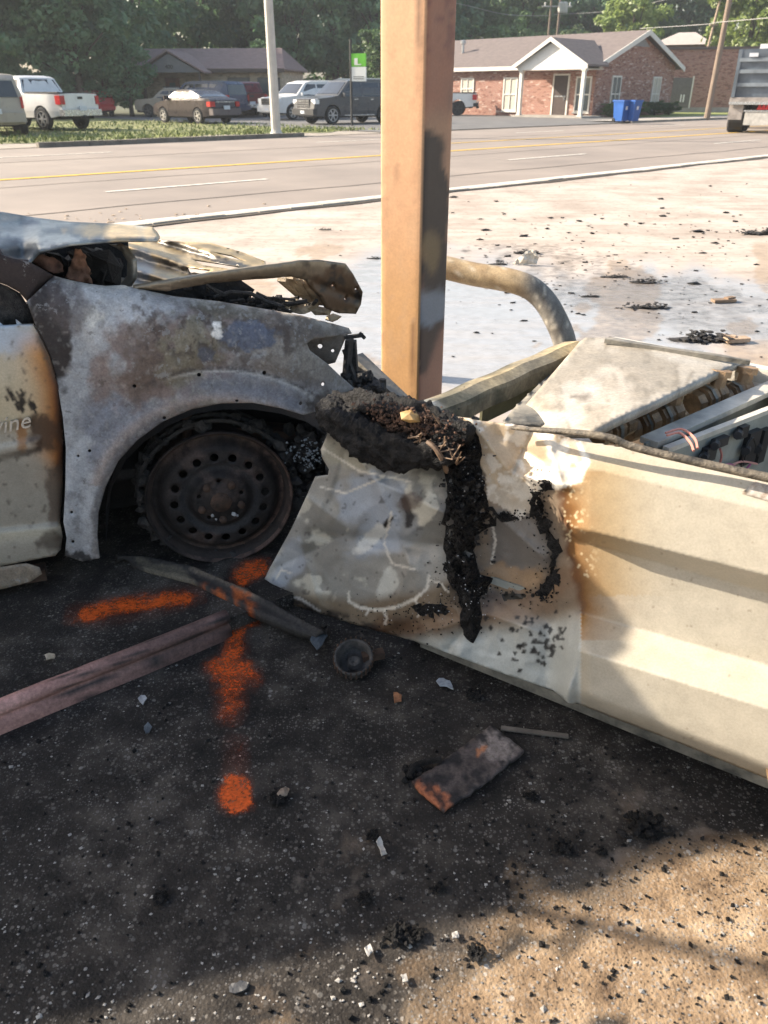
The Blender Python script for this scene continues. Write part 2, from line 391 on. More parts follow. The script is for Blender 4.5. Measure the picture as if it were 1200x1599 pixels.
fc = mk('forecourt', P, fq, FORE, None, True, np.clip(cols, 0, 1)); tag(fc, kind='structure')
# one far ground sheet with no mask: the same pale concrete fades into it
gm = plain('earth', (0.07, 0.075, 0.035), 0.95, 0.3, 0.25)
g = mk('ground', [(-300, -150, -0.03), (300, -150, -0.03), (300, 400, -0.03), (-300, 400, -0.03)], [(0, 1, 2, 3)], gm); tag(g, kind='structure')

# ------------------------------------------------------------------ road
R0 = np.array([-2.66, 9.5, 0]); RD = np.array([0.743, 0.669, 0.0]); RD /= np.linalg.norm(RD); RN = np.array([-RD[1], RD[0], 0])
def RP(s, t, z=0.0): return R0+RD*s+RN*t+np.array([0, 0, z])
def st(p): d = np.asarray(p)-R0; return d@RD, d@RN
def strip(name, s0, s1, t0, t1, z, m, seg=1.0, kind='structure', tj=None, parent=None):
    n = max(2, int((s1-s0)/seg)); V = []; Fc = []
    for i in range(n+1):
        s = s0+(s1-s0)*i/n
        a = t0(s) if callable(t0) else t0; b = t1(s) if callable(t1) else t1
        V += [RP(s, a, z), RP(s, b, z)]
    for i in range(n): Fc.append((2*i, 2*i+2, 2*i+3, 2*i+1))
    o = mk(name, V, Fc, m, parent); 
    if kind: tag(o, kind=kind)
    return o
road_m = plain('road_asphalt', (0.25, 0.21, 0.18), 0.85, 0.16, 0.35, 0.25, bscale=90, bdist=0.004, sc3=(1, 1, 1))
def forecourt_far():
    V = [(-70, -60, -0.006), (90, -60, -0.006)]; a = RP(140, 0.02, -0.006); b = RP(-95, 0.02, -0.006)
    return mk('station_ground', [V[0], V[1], a, b], [(0, 1, 2, 3)], FORE)
tag(forecourt_far(), kind='structure')
tag(strip('road', -90, 140, 0.0, 15.2, 0.0, road_m, 5.0), kind='structure')
conc = plain('gutter_concrete', (0.50, 0.45, 0.38), 0.85, 0.25, 3.0, 0.3)
def wob(s): return 0.02*math.sin(s*1.7)+0.015*math.sin(s*4.1)
def kerb(name, s0, s1, t0, t1, h, m):
    mb = MB(); n = int((s1-s0)/0.5)+1
    for i in range(n):
        a = s0+(s1-s0)*i/n; b = s0+(s1-s0)*(i+1)/n-0.012
        q = [RP(a, t0+wob(a)), RP(b, t0+wob(b)), RP(b, t1), RP(a, t1)]
        mb.prism(q, (0, 0, -0.02), (0, 0, h+random.uniform(-.006, .006)))
    o = mb.build(name, m); return tag(o, kind='structure')
kerb('gutter_edge', -6, 60, 0.0, 0.16, 0.022, conc)
dirt = plain('gutter_dirt', (0.07, 0.055, 0.04), 0.95, 0.4, 9)
strip('gutter_joint', -6, 60, lambda s: -0.10+1.5*wob(s+3)-0.03*math.sin(s*0.9), lambda s: -0.004+wob(s), 0.006, dirt, 0.3)
white = plain('road_paint_white', (0.62, 0.58, 0.52), 0.8, 0.3, 7); yellow = plain('road_paint_yellow', (0.66, 0.40, 0.04), 0.8, 0.25, 7)
strip('edge_line', -6, 60, 0.22, 0.36, 0.008, white, 2.0)
strip('centre_line', -60, 120, 6.47, 6.66, 0.008, yellow, 2.0)
strip('centre_line', 14, 120, 8.9, 9.03, 0.008, yellow, 2.0)
sD = float(st(onZ(165, 300))[0])-28.8
for s in np.arange(-30, 90, 9.6):
    strip('lane_dash', s+30+sD, s+30+sD+3.0, 3.48, 3.6, 0.008, white)
    strip('lane_dash', s+3.2, s+6.2, 12.0, 12.12, 0.008, white)
# dark repair seams and tyre tracks in the road
seam = plain('road_seam', (0.12, 0.10, 0.085), 0.9, 0.3, 5)
for s0, s1, t0, w in ((-14, 30, 1.75, 0.05), (-20, 50, 5.2, 0.04), (-30, 60, 10.4, 0.06)):
    strip('road_seam', s0, s1, lambda s, t0=t0: t0+2*wob(s*0.6), lambda s, t0=t0, w=w: t0+w+2*wob(s*0.6), 0.005, seam, 0.8)
mb = MB()
for k in range(60):
    p = RP(random.gauss(-1.2, 1.6), abs(random.gauss(0.5, 0.5))+0.3, 0.012); mb.chunk(p, random.uniform(0.006, 0.028), sq=(1.6, 1, 0.35))
tag(mb.build('gravel', plain('tan_gravel', (0.45, 0.34, 0.24), 0.9, 0.3, 20)), 'loose tan gravel on the near edge of the road', 'gravel', kind='stuff')
# far side: gravel apron, kerb, lawn, car park, pavement
apron_m = plain('apron_gravel', (0.30, 0.26, 0.215), 0.95, 0.3, 2.0, 0.4, bscale=30)
strip('apron', -90, 22.5, 15.2, 19.5, 0.012, apron_m, 5)
sA, _ = st(onZ(72, 232)); sB, _ = st(onZ(470, 213))
kerb('kerb', sA, sB, 15.15, 15.35, 0.13, plain('old_kerb', (0.17, 0.15, 0.125), 0.9, 0.3, 3))
grass_m = plain('lawn', (0.13, 0.18, 0.045), 0.95, 0.5, 0.7, 0.5, c2=(0.27, 0.26, 0.11), bscale=20, bdist=0.05)
strip('lawn', -90, 19.0, lambda s: 17.6+0.5*math.sin(s*0.7)+0.3*math.sin(s*2.3), 75, 0.02, grass_m, 0.5)
lot_m = plain('car_park_asphalt', (0.135, 0.13, 0.125), 0.9, 0.2, 0.8)
strip('car_park', 17.5, 43.0, 15.2, 45, 0.03, lot_m, 5)
pave_m = plain('pavement', (0.34, 0.31, 0.27), 0.9, 0.2, 1.5)
strip('pavement', 33.5, 90, 15.2, 17.6, 0.09, pave_m, 5)
kerb('kerb', 34.0, 80, 15.05, 15.22, 0.10, plain('kerb_grey', (0.26, 0.235, 0.20), 0.9, 0.3, 3))
lawn2 = plain('sunny_lawn', (0.20, 0.25, 0.06), 0.95, 0.3, 0.7, c2=(0.30, 0.32, 0.10))
strip('lawn', 43.3, 120, 17.6, 60, 0.05, lawn2, 5)
# grass tufts on the verge
V = []; Fc = []
rg = np.random.default_rng(3)
for k in range(12000):
    s = rg.uniform(-16, 19); t = 17.3+abs(rg.normal(0, 1))*2.2 if k < 5000 else rg.uniform(17.6, 34)
    p = RP(s, t, 0.02); a = rg.uniform(0, 6.28); h = rg.uniform(0.04, 0.15); w = rg.uniform(0.012, 0.045)
    dx, dy = w*math.cos(a), w*math.sin(a); b = len(V); lx, ly = rg.normal(0, .06, 2)
    V += [(p[0]-dx, p[1]-dy, p[2]), (p[0]+dx, p[1]+dy, p[2]), (p[0]+lx, p[1]+ly, p[2]+h)]; Fc.append((b, b+1, b+2))
tag(mk('grass', V, Fc, plain('grass_blades', (0.14, 0.21, 0.05), 0.9, 0.5, 0.6, c2=(0.28, 0.31, 0.11))), 'patchy green and straw grass tufts under the parked cars', 'grass', kind='stuff')

# ------------------------------------------------------------------ pump island
E0 = onZ(332, 953, 0.10); E1 = onZ(0, 1083, 0.10); E0[2] = 0; E1[2] = 0
ED = (E0-E1)/np.linalg.norm(E0-E1); EN = np.array([-ED[1], ED[0], 0])
def EP(t, o, z): return E0+ED*t+EN*o+np.array([0, 0, z])
ISL = 0.05
tt = np.arange(-3.2, 1.68, 0.06); oo = np.arange(0.0, 1.01, 0.05); V = []; Fc = []
for t in tt:
    for o in oo: V.append(EP(t, o, ISL+0.004*mnoise.noise(Vector((t*9, o*9, 0)))))
n = len(oo)
for i in range(len(tt)-1):
    for j in range(n-1): Fc.append((i*n+j, (i+1)*n+j, (i+1)*n+j+1, i*n+j+1))
top = MB().prism([EP(-3.2, 0, 0), EP(1.62, 0, 0), EP(1.62, 1, 0), EP(-3.2, 1, 0)], (0, 0, -0.05), (0, 0, ISL-0.008))
b0 = len(V); V += top.v; Fc += [tuple(b0+i for i in q) for q in top.f]
cols = np.zeros((len(V), 3)); cols[:, 0] = 1.0
isl = mk('pump_island', V, Fc, FORE, None, True, cols); tag(isl, kind='structure')
prof = [(.03, .02)]+[(.020*math.cos(math.radians(a)), .062+.020*math.sin(math.radians(a))) for a in range(10, 241, 23)]+[(-.007, .040), (-.016, .036), (-.022, .022), (-.023, .0)]
V = []; Fc = []; ts = np.linspace(-2.6, 0.04, 60)
for t in ts:
    w1 = 0.003*mnoise.noise(Vector((t*3, 0, 0)))
    for k, (o, z) in enumerate(prof): V.append(EP(t, o+w1, z+0.0015*mnoise.noise(Vector((t*14, k, 3)))+0))
n = len(prof)
for i in range(len(ts)-1):
    for k in range(n-1): Fc.append((i*n+k, i*n+k+1, (i+1)*n+k+1, (i+1)*n+k))
Fc.append(tuple(range((len(ts)-1)*n, len(ts)*n)))
V = np.array(V); qx, qy = proj(V); f_ = sst(-0.75, -0.1, (V-E0)@ED)
cols = np.array([S(196, 150, 138, 1.35)]*len(V)); cols = mix(cols, S(140, 98, 86, 1.2), fbm(qx, qy, 22, 4)*0.8)
cols = mix(cols, (0.05, 0.04, 0.038), f_*0.8+0.9*(fbm(qx, qy, 9, 8) > 0.66))
rail = mk('island_edging', V, Fc, painted('pink_steel', 0.7, 120, 0.3, 0.3, speck=(160, 0.68, (0.06, 0.045, 0.04))), None, True, cols)
tag(rail, 'dusty pink rounded steel edging of the pump island on the ground', 'edging')
# ------------------------------------------------------------------ burnt car
G = 1.02   # photograph colour in open shade -> surface colour
YAW = math.radians(15.0)
CO = onZ(345, 885, ISL); CX = np.array([math.cos(YAW), math.sin(YAW), 0]); CY = np.array([-math.sin(YAW), math.cos(YAW), 0]); CZ = np.array([0, 0, 1.0])
def cp(px, py, d=0.0): return onP(px, py, CO, CY, d)
def cpt(u, d, w): return CO+CX*u+CY*d+CZ*w
def cpx(u, d, w):
    a, b = proj(cpt(u, d, w)); return (float(a), float(b))
car = thing('burnt_car', 'burnt out beige car with bare grey front wing, melted bonnet and rusty wheel', 'car', tuple(CO), local=False)
soot = plain('soot', (0.016, 0.015, 0.015), 0.9, 0.5, 30, 0.6, bscale=120)
char_m = plain('char', (0.013, 0.012, 0.0125), 0.75, 0.6, 60, 0.9, c2=(0.06, 0.055, 0.052), bscale=220, bdist=0.006)
rustdark = plain('dark_rust', (0.035, 0.022, 0.016), 0.85, 0.4, 25, 0.5, c2=(0.11, 0.062, 0.04))
ashgrey = plain('ash_grey', (0.30, 0.30, 0.31), 0.85, 0.4, 30, 0.5, c2=(0.60, 0.60, 0.60))
ashtan = plain('ash_tan', (0.33, 0.24, 0.15), 0.85, 0.4, 30, 0.5, c2=(0.62, 0.52, 0.38))
burnt_paint = painted('burnt_bare_steel', 0.72, 170, 0.22, 0.25, 0.0, 45, 0.16, speck=[(26, .60, (.36, .355, .35), .45), (40, .63, (.085, .07, .06), .5), (75, .66, (.16, .10, .07), .5)])
# --- front wing
wing = [(84, 430), (42, 470), (55, 507), (72, 540), (88, 590), (98, 650), (103, 700), (102, 760), (99, 815), (104, 840), (101, 868), (128, 877), (155, 872),
        (152, 840), (154, 800), (165, 760), (185, 720), (215, 687), (255, 658), (300, 639), (345, 630), (395, 629), (440, 637), (475, 648), (500, 641), (515, 622), (556, 608),
        (530, 585), (512, 568), (484, 547), (480, 536), (488, 530), (520, 525), (550, 520), (545, 512), (520, 505), (470, 492), (420, 483), (340, 470), (270, 462), (215, 450), (190, 445), (165, 446), (140, 443), (110, 437)]
WT = np.array([(40, 425), (84, 430), (110, 437), (165, 446), (215, 450), (270, 462), (340, 470), (420, 483), (470, 492), (520, 505), (560, 518)])
def wing_d(px, py):
    t = py-np.interp(px, WT[:, 0], WT[:, 1]); re = np.hypot((px-345)/193, (py-803)/174)
    d = 0.10*np.exp(-np.maximum(t, 0)/26)+0.13*np.clip((px-430)/125, 0, 1)**2-0.02
    d = d-0.018*np.exp(-((re-1.03)/0.07)**2)-0.010*(1-sst(1.24, 1.34, re))+0.018*sst(800, 880, py)
    d = d+0.012*(fbm(px, py, 70, 3)-0.5)+0.004*(fbm(px, py, 18, 5)-0.5)
    d = d-0.02*blob(px, py, 240, 540, 90, 60, -20, 1.0, 0.1)
    return d
def wing_paint(x, y):
    g = G; re = np.hypot((x-345)/193, (y-803)/174); f = fbm(x, y, 60, 40); f2 = fbm(x, y, 16, 41); f3 = fbm(x, y, 8, 45)
    c = np.tile(S(135, 138, 145, g), (len(x), 1))
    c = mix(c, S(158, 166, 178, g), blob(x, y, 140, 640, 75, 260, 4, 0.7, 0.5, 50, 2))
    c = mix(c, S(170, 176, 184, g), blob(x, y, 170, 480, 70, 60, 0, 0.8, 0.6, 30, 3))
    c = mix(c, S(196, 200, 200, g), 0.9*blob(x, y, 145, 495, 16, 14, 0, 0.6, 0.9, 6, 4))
    c = mix(c, S(112, 118, 135, g), 0.8*blob(x, y, 190, 665, 70, 60, -40, 0.8, 0.7, 30, 6))
    c = mix(c, S(58, 53, 54, g), blob(x, y, 75, 500, 34, 90, -8, 0.5, 0.5, 26, 7))
    c = mix(c, S(95, 88, 90, g), 0.7*blob(x, y, 105, 470, 30, 50, -20, 0.9, 0.5, 20, 8))
    c = mix(c, S(128, 110, 106, g), 0.85*blob(x, y, 255, 560, 95, 70, -30, 0.9, 0.9, 30, 9))
    c = mix(c, S(112, 98, 92, g), 0.7*blob(x, y, 235, 545, 35, 50, 20, 0.9, 1.0, 14, 10))
    c = mix(c, S(126, 122, 100, g), 0.75*blob(x, y, 300, 545, 50, 60, 20, 0.9, 1.0, 18, 11))
    c = mix(c, S(134, 128, 122, g), 0.85*blob(x, y, 470, 540, 95, 60, 20, 0.8, 0.7, 20, 12))
    c = mix(c, S(92, 80, 72, g), 0.75*blob(x, y, 440, 510, 120, 26, 10, .9, .8, 24, 71)); c = mix(c, S(104, 88, 78, g), .6*blob(x, y, 225, 585, 20, 60, 30, .8, .9, 16, 72)); c = mix(c, S(100, 84, 74, g), .5*line(x, y, [(210, 620), (260, 585), (330, 572), (420, 572), (500, 600)], 9, 1.2, .9, 16, 73)); c = mix(c, S(70, 62, 58, g), .6*line(x, y, [(150, 860), (150, 800), (165, 750), (200, 700)], 7, 1.2, .7, 12, 74))
    c = mix(c, S(78, 66, 62, g), 0.75*sst(0.55, 0.62, f2)*blob(x, y, 330, 500, 150, 60, 8, 0.9, 0.5, 30, 13))
    c = mix(c, S(96, 92, 80, g), 0.7*blob(x, y, 345, 480, 60, 14, 8, 0.9, 0.6, 12, 14))
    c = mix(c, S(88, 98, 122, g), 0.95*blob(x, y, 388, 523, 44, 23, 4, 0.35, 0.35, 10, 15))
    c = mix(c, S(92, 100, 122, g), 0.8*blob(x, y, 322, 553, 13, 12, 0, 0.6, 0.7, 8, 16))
    ring = np.exp(-((re-1.17)/0.09)**2)
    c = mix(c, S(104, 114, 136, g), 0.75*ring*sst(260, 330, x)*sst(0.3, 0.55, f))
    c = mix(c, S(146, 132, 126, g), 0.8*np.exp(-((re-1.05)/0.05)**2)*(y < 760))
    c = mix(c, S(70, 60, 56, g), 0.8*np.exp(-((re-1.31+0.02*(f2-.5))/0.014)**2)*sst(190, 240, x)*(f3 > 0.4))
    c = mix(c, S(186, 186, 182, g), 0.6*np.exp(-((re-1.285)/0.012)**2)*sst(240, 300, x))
    c = mix(c, S(178, 178, 172, g), 0.7*np.exp(-np.maximum(y-np.interp(x, WT[:, 0], WT[:, 1])-2, 0)/5)*sst(0.35, 0.6, f2))
    c = mix(c, S(186, 188, 186, g), 0.55*sst(0.60, 0.72, f3)*blob(x, y, 250, 480, 120, 30, 8, 1, 0.5))
    for bx, by, r in ((339, 507, 7), (339, 522, 8)): c = mix(c, S(225, 225, 225, g), blob(x, y, bx, by, r, r*0.9, 0, 0.4, 0.35, 5))
    c = mix(c, S(34, 30, 30, g), 0.9*blob(x, y, 120, 872, 26, 10, 10, 0.6, 0.8, 8, 18))
    c = mix(c, S(60, 50, 44, g), 0.8*blob(x, y, 510, 628, 26, 16, 0, 0.8, 0.8, 8, 19))
    c = mix(c, S(90, 92, 98, g), 0.22*sst(0.62, 0.70, f3)); c = mix(c, S(196, 196, 194, g), 0.2*sst(0.66, 0.74, fbm(x, y, 7, 77)))
    gr = c.mean(1, keepdims=True); c = gr+(c-gr)*0.75; k = 0.90+0.2*fbm(x, y, 20, 90); c = c*k[:, None]*np.array((1.06, .98, .89))
    c = mix(c, S(205, 205, 200, g), 0.08*sst(.60, .70, fbm(x, y, 9, 91))*sst(.45, .6, f)); c = mix(c, S(62, 56, 54, g), 0.3*sst(.60, .68, fbm(x, y, 10, 92))*sst(.4, .55, 1-f))
    return c
holes = [circ(*q) for q in ((210, 603, 3.0), (257, 653, 3.0), (311, 585, 3.2), (413, 582, 3.2), (370, 626, 2.8), (140, 704, 2.6), (112, 800, 2.4), (114, 846, 2.6), (122, 712, 2.2), (470, 630, 3), (505, 600, 3))]
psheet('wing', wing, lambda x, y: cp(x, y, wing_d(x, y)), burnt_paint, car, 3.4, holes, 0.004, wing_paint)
# inner bracket behind the headlight opening
psheet('headlight_bracket', [(478, 533), (545, 519), (540, 528), (524, 566), (508, 570), (482, 550)], lambda x, y: cp(x, y, 0.13+0.0006*(y-520)+0.02*(fbm(x, y, 14, 6)-0.5)), burnt_paint, car, 6, [circ(500, 541, 4), circ(520, 548, 3)], 0.004, lambda x, y: np.tile(S(120, 112, 106, G), (len(x), 1))*(0.7+0.6*fbm(x, y, 14, 3))[:, None])
# --- pillar foot, window remains
wA = cpx(-1.75, 0.10, 1.32)
psheet('front_pillar', [(0, 398), (18, 404), (45, 408), (84, 430), (42, 470), (30, 456), (12, 446), (-60, 420), cpx(-1.22, 0.17, 1.46), cpx(-1.25, 0.18, 1.56), (-48, 330)],
       lambda x, y: cp(x, y, 0.035-0.0011*np.minimum(x, 45)*0.3+0.05*sst(40, 90, x)), burnt_paint, car, 9, (), 0.02, lambda x, y: mix(np.tile(S(66, 56, 54, G), (len(x), 1)), S(40, 34, 34, G), fbm(x, y, 26, 5)))
psheet('window_remains', [(-700, 560), (52, 506), (46, 482), (32, 458), (12, 447), (-30, 430), (-130, 250), (-200, 60), (-700, 20)], lambda x, y: cp(x, y, 0.05+0.025*(fbm(x, y, 22, 7)-0.5)), char_m, car, 12, (), 0.004)
# --- front door
DL = [cpx(-1.55, 0.0, 0.17), cpx(-1.55, 0.0, 0.78)]
wq, _ = 0, 0
door = [(-10, 510), (50, 507), (62, 525), (77, 557), (91, 602), (97, 655), (99, 700), (98, 760), (94, 815), (98, 838), (95, 858), (86, 868), (0, 884), (-90, 903)]+DL
def door_d(px, py):
    d = -0.012-0.016*np.exp(-((py-600)/90)**2)+0.0*px
    l1 = 828-0.10*(px-0)*1.0; d = d-0.012*sst(-3, 3, py-l1)+0.02*sst(850, 900, py-(-0.18*px))
    m = 705-0.22*px; d = d-0.009*np.exp(-((py-m)/9)**4)*(px < 62)
    return d+0.015*sst(86, 101, px)
def door_paint(x, y):
    g = G; f = fbm(x, y, 30, 50)
    c = np.tile(S(168, 160, 146, g), (len(x), 1))
    c = mix(c, S(172, 182, 192, g), blob(x, y, 0, 545, 70, 60, 0, 1.0, 0.4, 30, 1))
    c = mix(c, S(192, 176, 146, g), 0.9*blob(x, y, 25, 610, 60, 60, 0, 1.0, 0.5, 30, 2))
    dd = pdist(x, y, [(62, 525), (91, 602), (99, 690), (98, 740)])
    c = mix(c, S(190, 128, 58, g), np.exp(-(dd/34)**2)*sst(500, 560, y)*(1-sst(730, 790, y)))
    c = mix(c, S(120, 68, 32, g), np.exp(-(dd/20)**2)*sst(540, 600, y)*(1-sst(740, 800, y)))
    c = mix(c, S(40, 30, 28, g), np.exp(-(dd/7)**2)*0.9)
    c = mix(c, S(66, 46, 34, g), 0.9*blob(x, y, 72, 672, 26, 30, 0, 0.9, 0.6, 16, 3))
    c = mix(c, S(150, 100, 50, g), 0.8*blob(x, y, 34, 680, 8, 26, 0, 0.9, 0.5, 10, 4))
    c = mix(c, S(50, 40, 36, g), 0.8*line(x, y, [(0, 716), (62, 702)], 5, 1.0, 0.5, 8))
    c = mix(c, S(146, 138, 124, g), 0.8*blob(x, y, 20, 770, 90, 60, 0, 0.7, 0.3, 30, 5))
    c = mix(c, S(70, 52, 40, g), 0.75*blob(x, y, 88, 770, 16, 60, 0, 0.9, 0.6, 14, 6))
    c = mix(c, S(188, 178, 156, g), 0.8*np.exp(-((y-(838-0.10*x))/10)**2))
    c = mix(c, S(60, 48, 38, g), 0.7*blob(x, y, 82, 845, 24, 14, 0, 1, 0.6, 12, 8))
    rg = np.random.default_rng(4)
    for k in range(34):
        a, b = rg.uniform(8, 56), rg.uniform(0, 1); yy = 588+a*0.62+b*26; L = rg.uniform(4, 12)
        c = mix(c, S(26, 22, 22, g), 0.95*line(x, y, [(a, yy), (a+2.5, yy+L)], 1.6, 0.8, 0.4, 5, k))
    c = mix(c, S(70, 60, 50, g), 0.6*sst(0.70, 0.76, fbm(x, y, 7, 60)))
    return c
door_m = painted('scorched_door_paint', 0.42, 200, 0.12, 0.08, 0.0, 30, 0.08, spec=0.5)
dr = psheet('front_door', door, lambda x, y: cp(x, y, door_d(x, y)), door_m, car, 4.2, (), 0.02, door_paint)
def text_part(name, body, P0, ux, uy, size, m, parent, ext=0.003, shear=0.25, align='LEFT'):
    cu = bpy.data.curves.new('lettering', 'FONT'); cu.body = body; cu.size = size; cu.extrude = ext; cu.shear = shear; cu.align_x = align; cu.resolution_u = 3
    to = bpy.data.objects.new('tmp', cu); COL.objects.link(to); dg = bpy.context.evaluated_depsgraph_get()
    me = bpy.data.meshes.new_from_object(to.evaluated_get(dg)); v = np.array([q.co[:] for q in me.vertices]); f = [tuple(q.vertices) for q in me.polygons]
    bpy.data.objects.remove(to); bpy.data.curves.remove(cu); bpy.data.meshes.remove(me)
    ux = np.asarray(ux, float); uy = np.asarray(uy, float); uz = np.cross(ux, uy)
    return mk(name, np.asarray(P0)+v[:, :1]*ux+v[:, 1:2]*uy+v[:, 2:3]*uz, f, m, parent)
chrome = plain('badge_metal', (0.55, 0.53, 0.48), 0.35, 0.2, 60, metal=0.6)
pa = cp(-12, 679, -0.034)+0; pb = cp(60, 664, -0.034); ux = (pb-pa)/np.linalg.norm(pb-pa)
text_part('lettering', 'vine', pa, ux, CZ, 0.06, chrome, dr, 0.003, 0.3)
# --- lower sill, flap, dark underside
psheet('sill_flap', [(-60, 905), (0, 886), (40, 880), (62, 886), (66, 896), (48, 908), (20, 916), (-60, 935)], lambda x, y: cp(x, y, -0.01+0.03*(fbm(x, y, 20, 6)-0.5)), burnt_paint, car, 6, (), 0.004, lambda x, y: np.tile(S(150, 134, 116, G*0.9), (len(x), 1))*(0.6+0.7*fbm(x, y, 16, 3))[:, None])
MB().bar(cpt(-1.5, -0.03, 0.045), cp(72, 892, 0.05), 0.05, 0.035).build('sill', rustdark, car)
# --- wheel
WC = cp(345, 782, 0.03); WRd = 0.222
wroot = MB().lathe([(WRd*0.985, 0.0), (WRd, -0.006), (WRd*0.99, -0.016), (WRd*0.93, -0.02), (WRd*0.90, -0.05), (WRd*0.86, -0.07), (WRd*0.86, -0.13), (WRd*0.93, -0.17), (WRd, -0.19), (WRd*0.98, -0.2)], WC, -CY, 64)
rim_m = plain('burnt_rim_steel', (0.022, 0.019, 0.018), 0.75, 0.4, 18, 0.35, c2=(0.065, 0.045, 0.037), metal=0.25, bscale=120)
wheel = wroot.build('wheel', rim_m, car, True)
def wdisc():
    hs = []
    for k in range(16):
        a = 2*math.pi*k/16+0.03; hs.append(circ(0.615*math.cos(a), 0.615*math.sin(a), 0.058, 12))
    for k in range(5):
        a = 2*math.pi*k/5+0.3; hs.append(circ(0.30*math.cos(a), 0.30*math.sin(a), 0.03, 8))
    V, T = cdt(circ(0, 0, 0.975, 96), 0.045, hs, 2); r = np.hypot(V[:, 0], V[:, 1])
    dep = np.interp(r, [0, .14, .16, .23, .25, .36, .42, .46, .5, .52, .57, .74, .80, .84, .93, .96, .975], [-.015, -.013, -.006, -.006, .002, .0, .022, .03, .026, .016, .014, .02, .04, .055, .05, .016, .002])
    Pw = WC+CX*(V[:, :1]*WRd)+CZ*(V[:, 1:]*WRd)+CY*dep[:, None]
    a = Pw[T[:, 1]]-Pw[T[:, 0]]; b = Pw[T[:, 2]]-Pw[T[:, 0]]
    if (np.cross(a, b)@(-CY)).sum() < 0: T = T[:, ::-1]
    ang = np.arctan2(V[:, 1], V[:, 0])
    c = np.tile(np.array((0.026, 0.022, 0.021)), (len(r), 1)); f = fbm(V[:, 0], V[:, 1], 0.35, 6); f2 = fbm(V[:, 0], V[:, 1], 0.09, 8)
    c = mix(c, (0.17, 0.10, 0.075), sst(0.80, 0.9, r)*sst(-0.6, 0.6, np.cos(ang+0.35))*(0.35+0.8*f))
    c = mix(c, (0.095, 0.065, 0.055), 0.6*sst(0.5, 0.65, f)); c = mix(c, (0.012, 0.011, 0.011), 0.7*sst(0.5, 0.62, f2))
    c = mix(c, (0.06, 0.062, 0.068), 0.5*np.exp(-((r-0.5)/0.05)**2))
    o = mk('rim_disc', Pw, T, painted('rim_face', 0.7, 160, 0.35, 0.3, 0.15), wheel, True, c, 0.005)
    return o
wdisc()
mb = MB().lathe([(0.0, .018), (0.03, 0.016), (0.036, 0.0), (0.038, -0.03)], WC, -CY, 20)
for k in range(5):
    a = 2*math.pi*k/5+0.95; mb.lathe([(0.0, 0.012), (0.011, 0.012), (0.012, -0.02)], WC+CX*0.062*math.cos(a)+CZ*0.062*math.sin(a)-CY*0.002, -CY, 6)
mb.build('hub', rustdark, wheel, True)
mb = MB()
for (ax, az, r) in ((-.03, -.045, .006), (0.035, -.05, .008), (0.045, -.055, .005), (-.02, -.06, .004)): mb.chunk(WC+CX*ax+CZ*az-CY*0.004, r, sq=(1, .5, 1.2), ico=True)
tag(mb.build('ash_flakes', ashgrey, wheel), kind='stuff')
# tyre: only a charred cord ring is left
mb = MB()
for k in range(140):
    a = 2*math.pi*k/140; rr = WRd*random.uniform(1.0, 1.10)
    if math.sin(a) < -0.55: rr = WRd*random.uniform(0.97, 1.03)
    mb.chunk(WC+rr*(CX*math.cos(a)+CZ*math.sin(a))+CY*random.uniform(.03, .16), random.uniform(0.012, 0.026), ico=True)
for r_, d_ in ((1.07, .05), (1.09, .09), (1.08, .14)):
    mb.tube([WC+WRd*r_*(1+.012*math.sin(5*a))*(CX*math.cos(a)+CZ*math.sin(a))+CY*d_ for a in np.linspace(0.0, math.pi*1.02, 40)], 0.007, 5)
tag(mb.build('tyre_remains', char_m, wheel), kind='stuff')
# wheel housing
arch_px = [(165, 858), (165, 800), (176, 760), (196, 720), (226, 690), (265, 664), (305, 647), (348, 640), (395, 640), (440, 647), (480, 660), (512, 680), (525, 740), (528, 800)]
V = []; Fc = []
for d_ in (0.005, 0.2, 0.45):
    for (a, b) in arch_px:
        q = cp(a, b, 0.0); V.append(q+CY*d_)
n = len(arch_px)
for i in range(2):
    for k in range(n-1): Fc.append((i*n+k, i*n+k+1, (i+1)*n+k+1, (i+1)*n+k))
q = [V[2*n+k] for k in range(n)]; b0 = len(V); V += q; Fc.append(tuple(range(b0, b0+n)))
mk('wheel_housing', V, Fc, soot, car)
mb = MB().bar(cp(300, 668, 0.2), cp(512, 684, 0.2), 0.08, 0.05).bar(cp(292, 642, 0.12), cp(292, 690, 0.14), 0.02, 0.02)
mb.tube([cp(345, 650, 0.25), cp(350, 760, 0.28)], 0.05, 12)
mb.build('suspension', rustdark, car)
MB().tube([WC+CY*.12, WC+CY*1.3], 0.035, 10).build('axle', rustdark, car)
MB().prism([cpt(-.62, .10, .02), cpt(-.62, .5, .02), cpt(-.58, .5, .6), cpt(-.58, .12, .6)], CX*-.02, CX*0).prism([cpt(-.9, .12, .0), cpt(.7, .3, .0), cpt(.7, .3, .3), cpt(-.9, .3, .3)], CY*.3, CY*.32).build('inner_arch', soot, car)
# melted lump and white ash in front of the wheel
mb = MB()
for k in range(80):
    mb.chunk(cp(random.gauss(478, 20), random.gauss(715, 26), random.uniform(0.06, 0.2)), random.uniform(.01, .03), ico=True)
for (a, b) in ((513, 690), (514, 730), (500, 650), (508, 665)): mb.chunk(cp(a, b, 0.02), 0.02, sq=(.8, .8, 1.6), ico=True)
tag(mb.build('melted_liner', char_m, car), kind='stuff')
mb = MB()
for k in range(110): mb.chunk(cp(random.gauss(482, 13), random.gauss(708, 12), 0.045), random.uniform(.001, .005), ico=True)
tag(mb.build('ash', plain('white_ash', (0.26, 0.29, 0.31), 0.9, 0.3, 60, 0.5), car), kind='stuff')
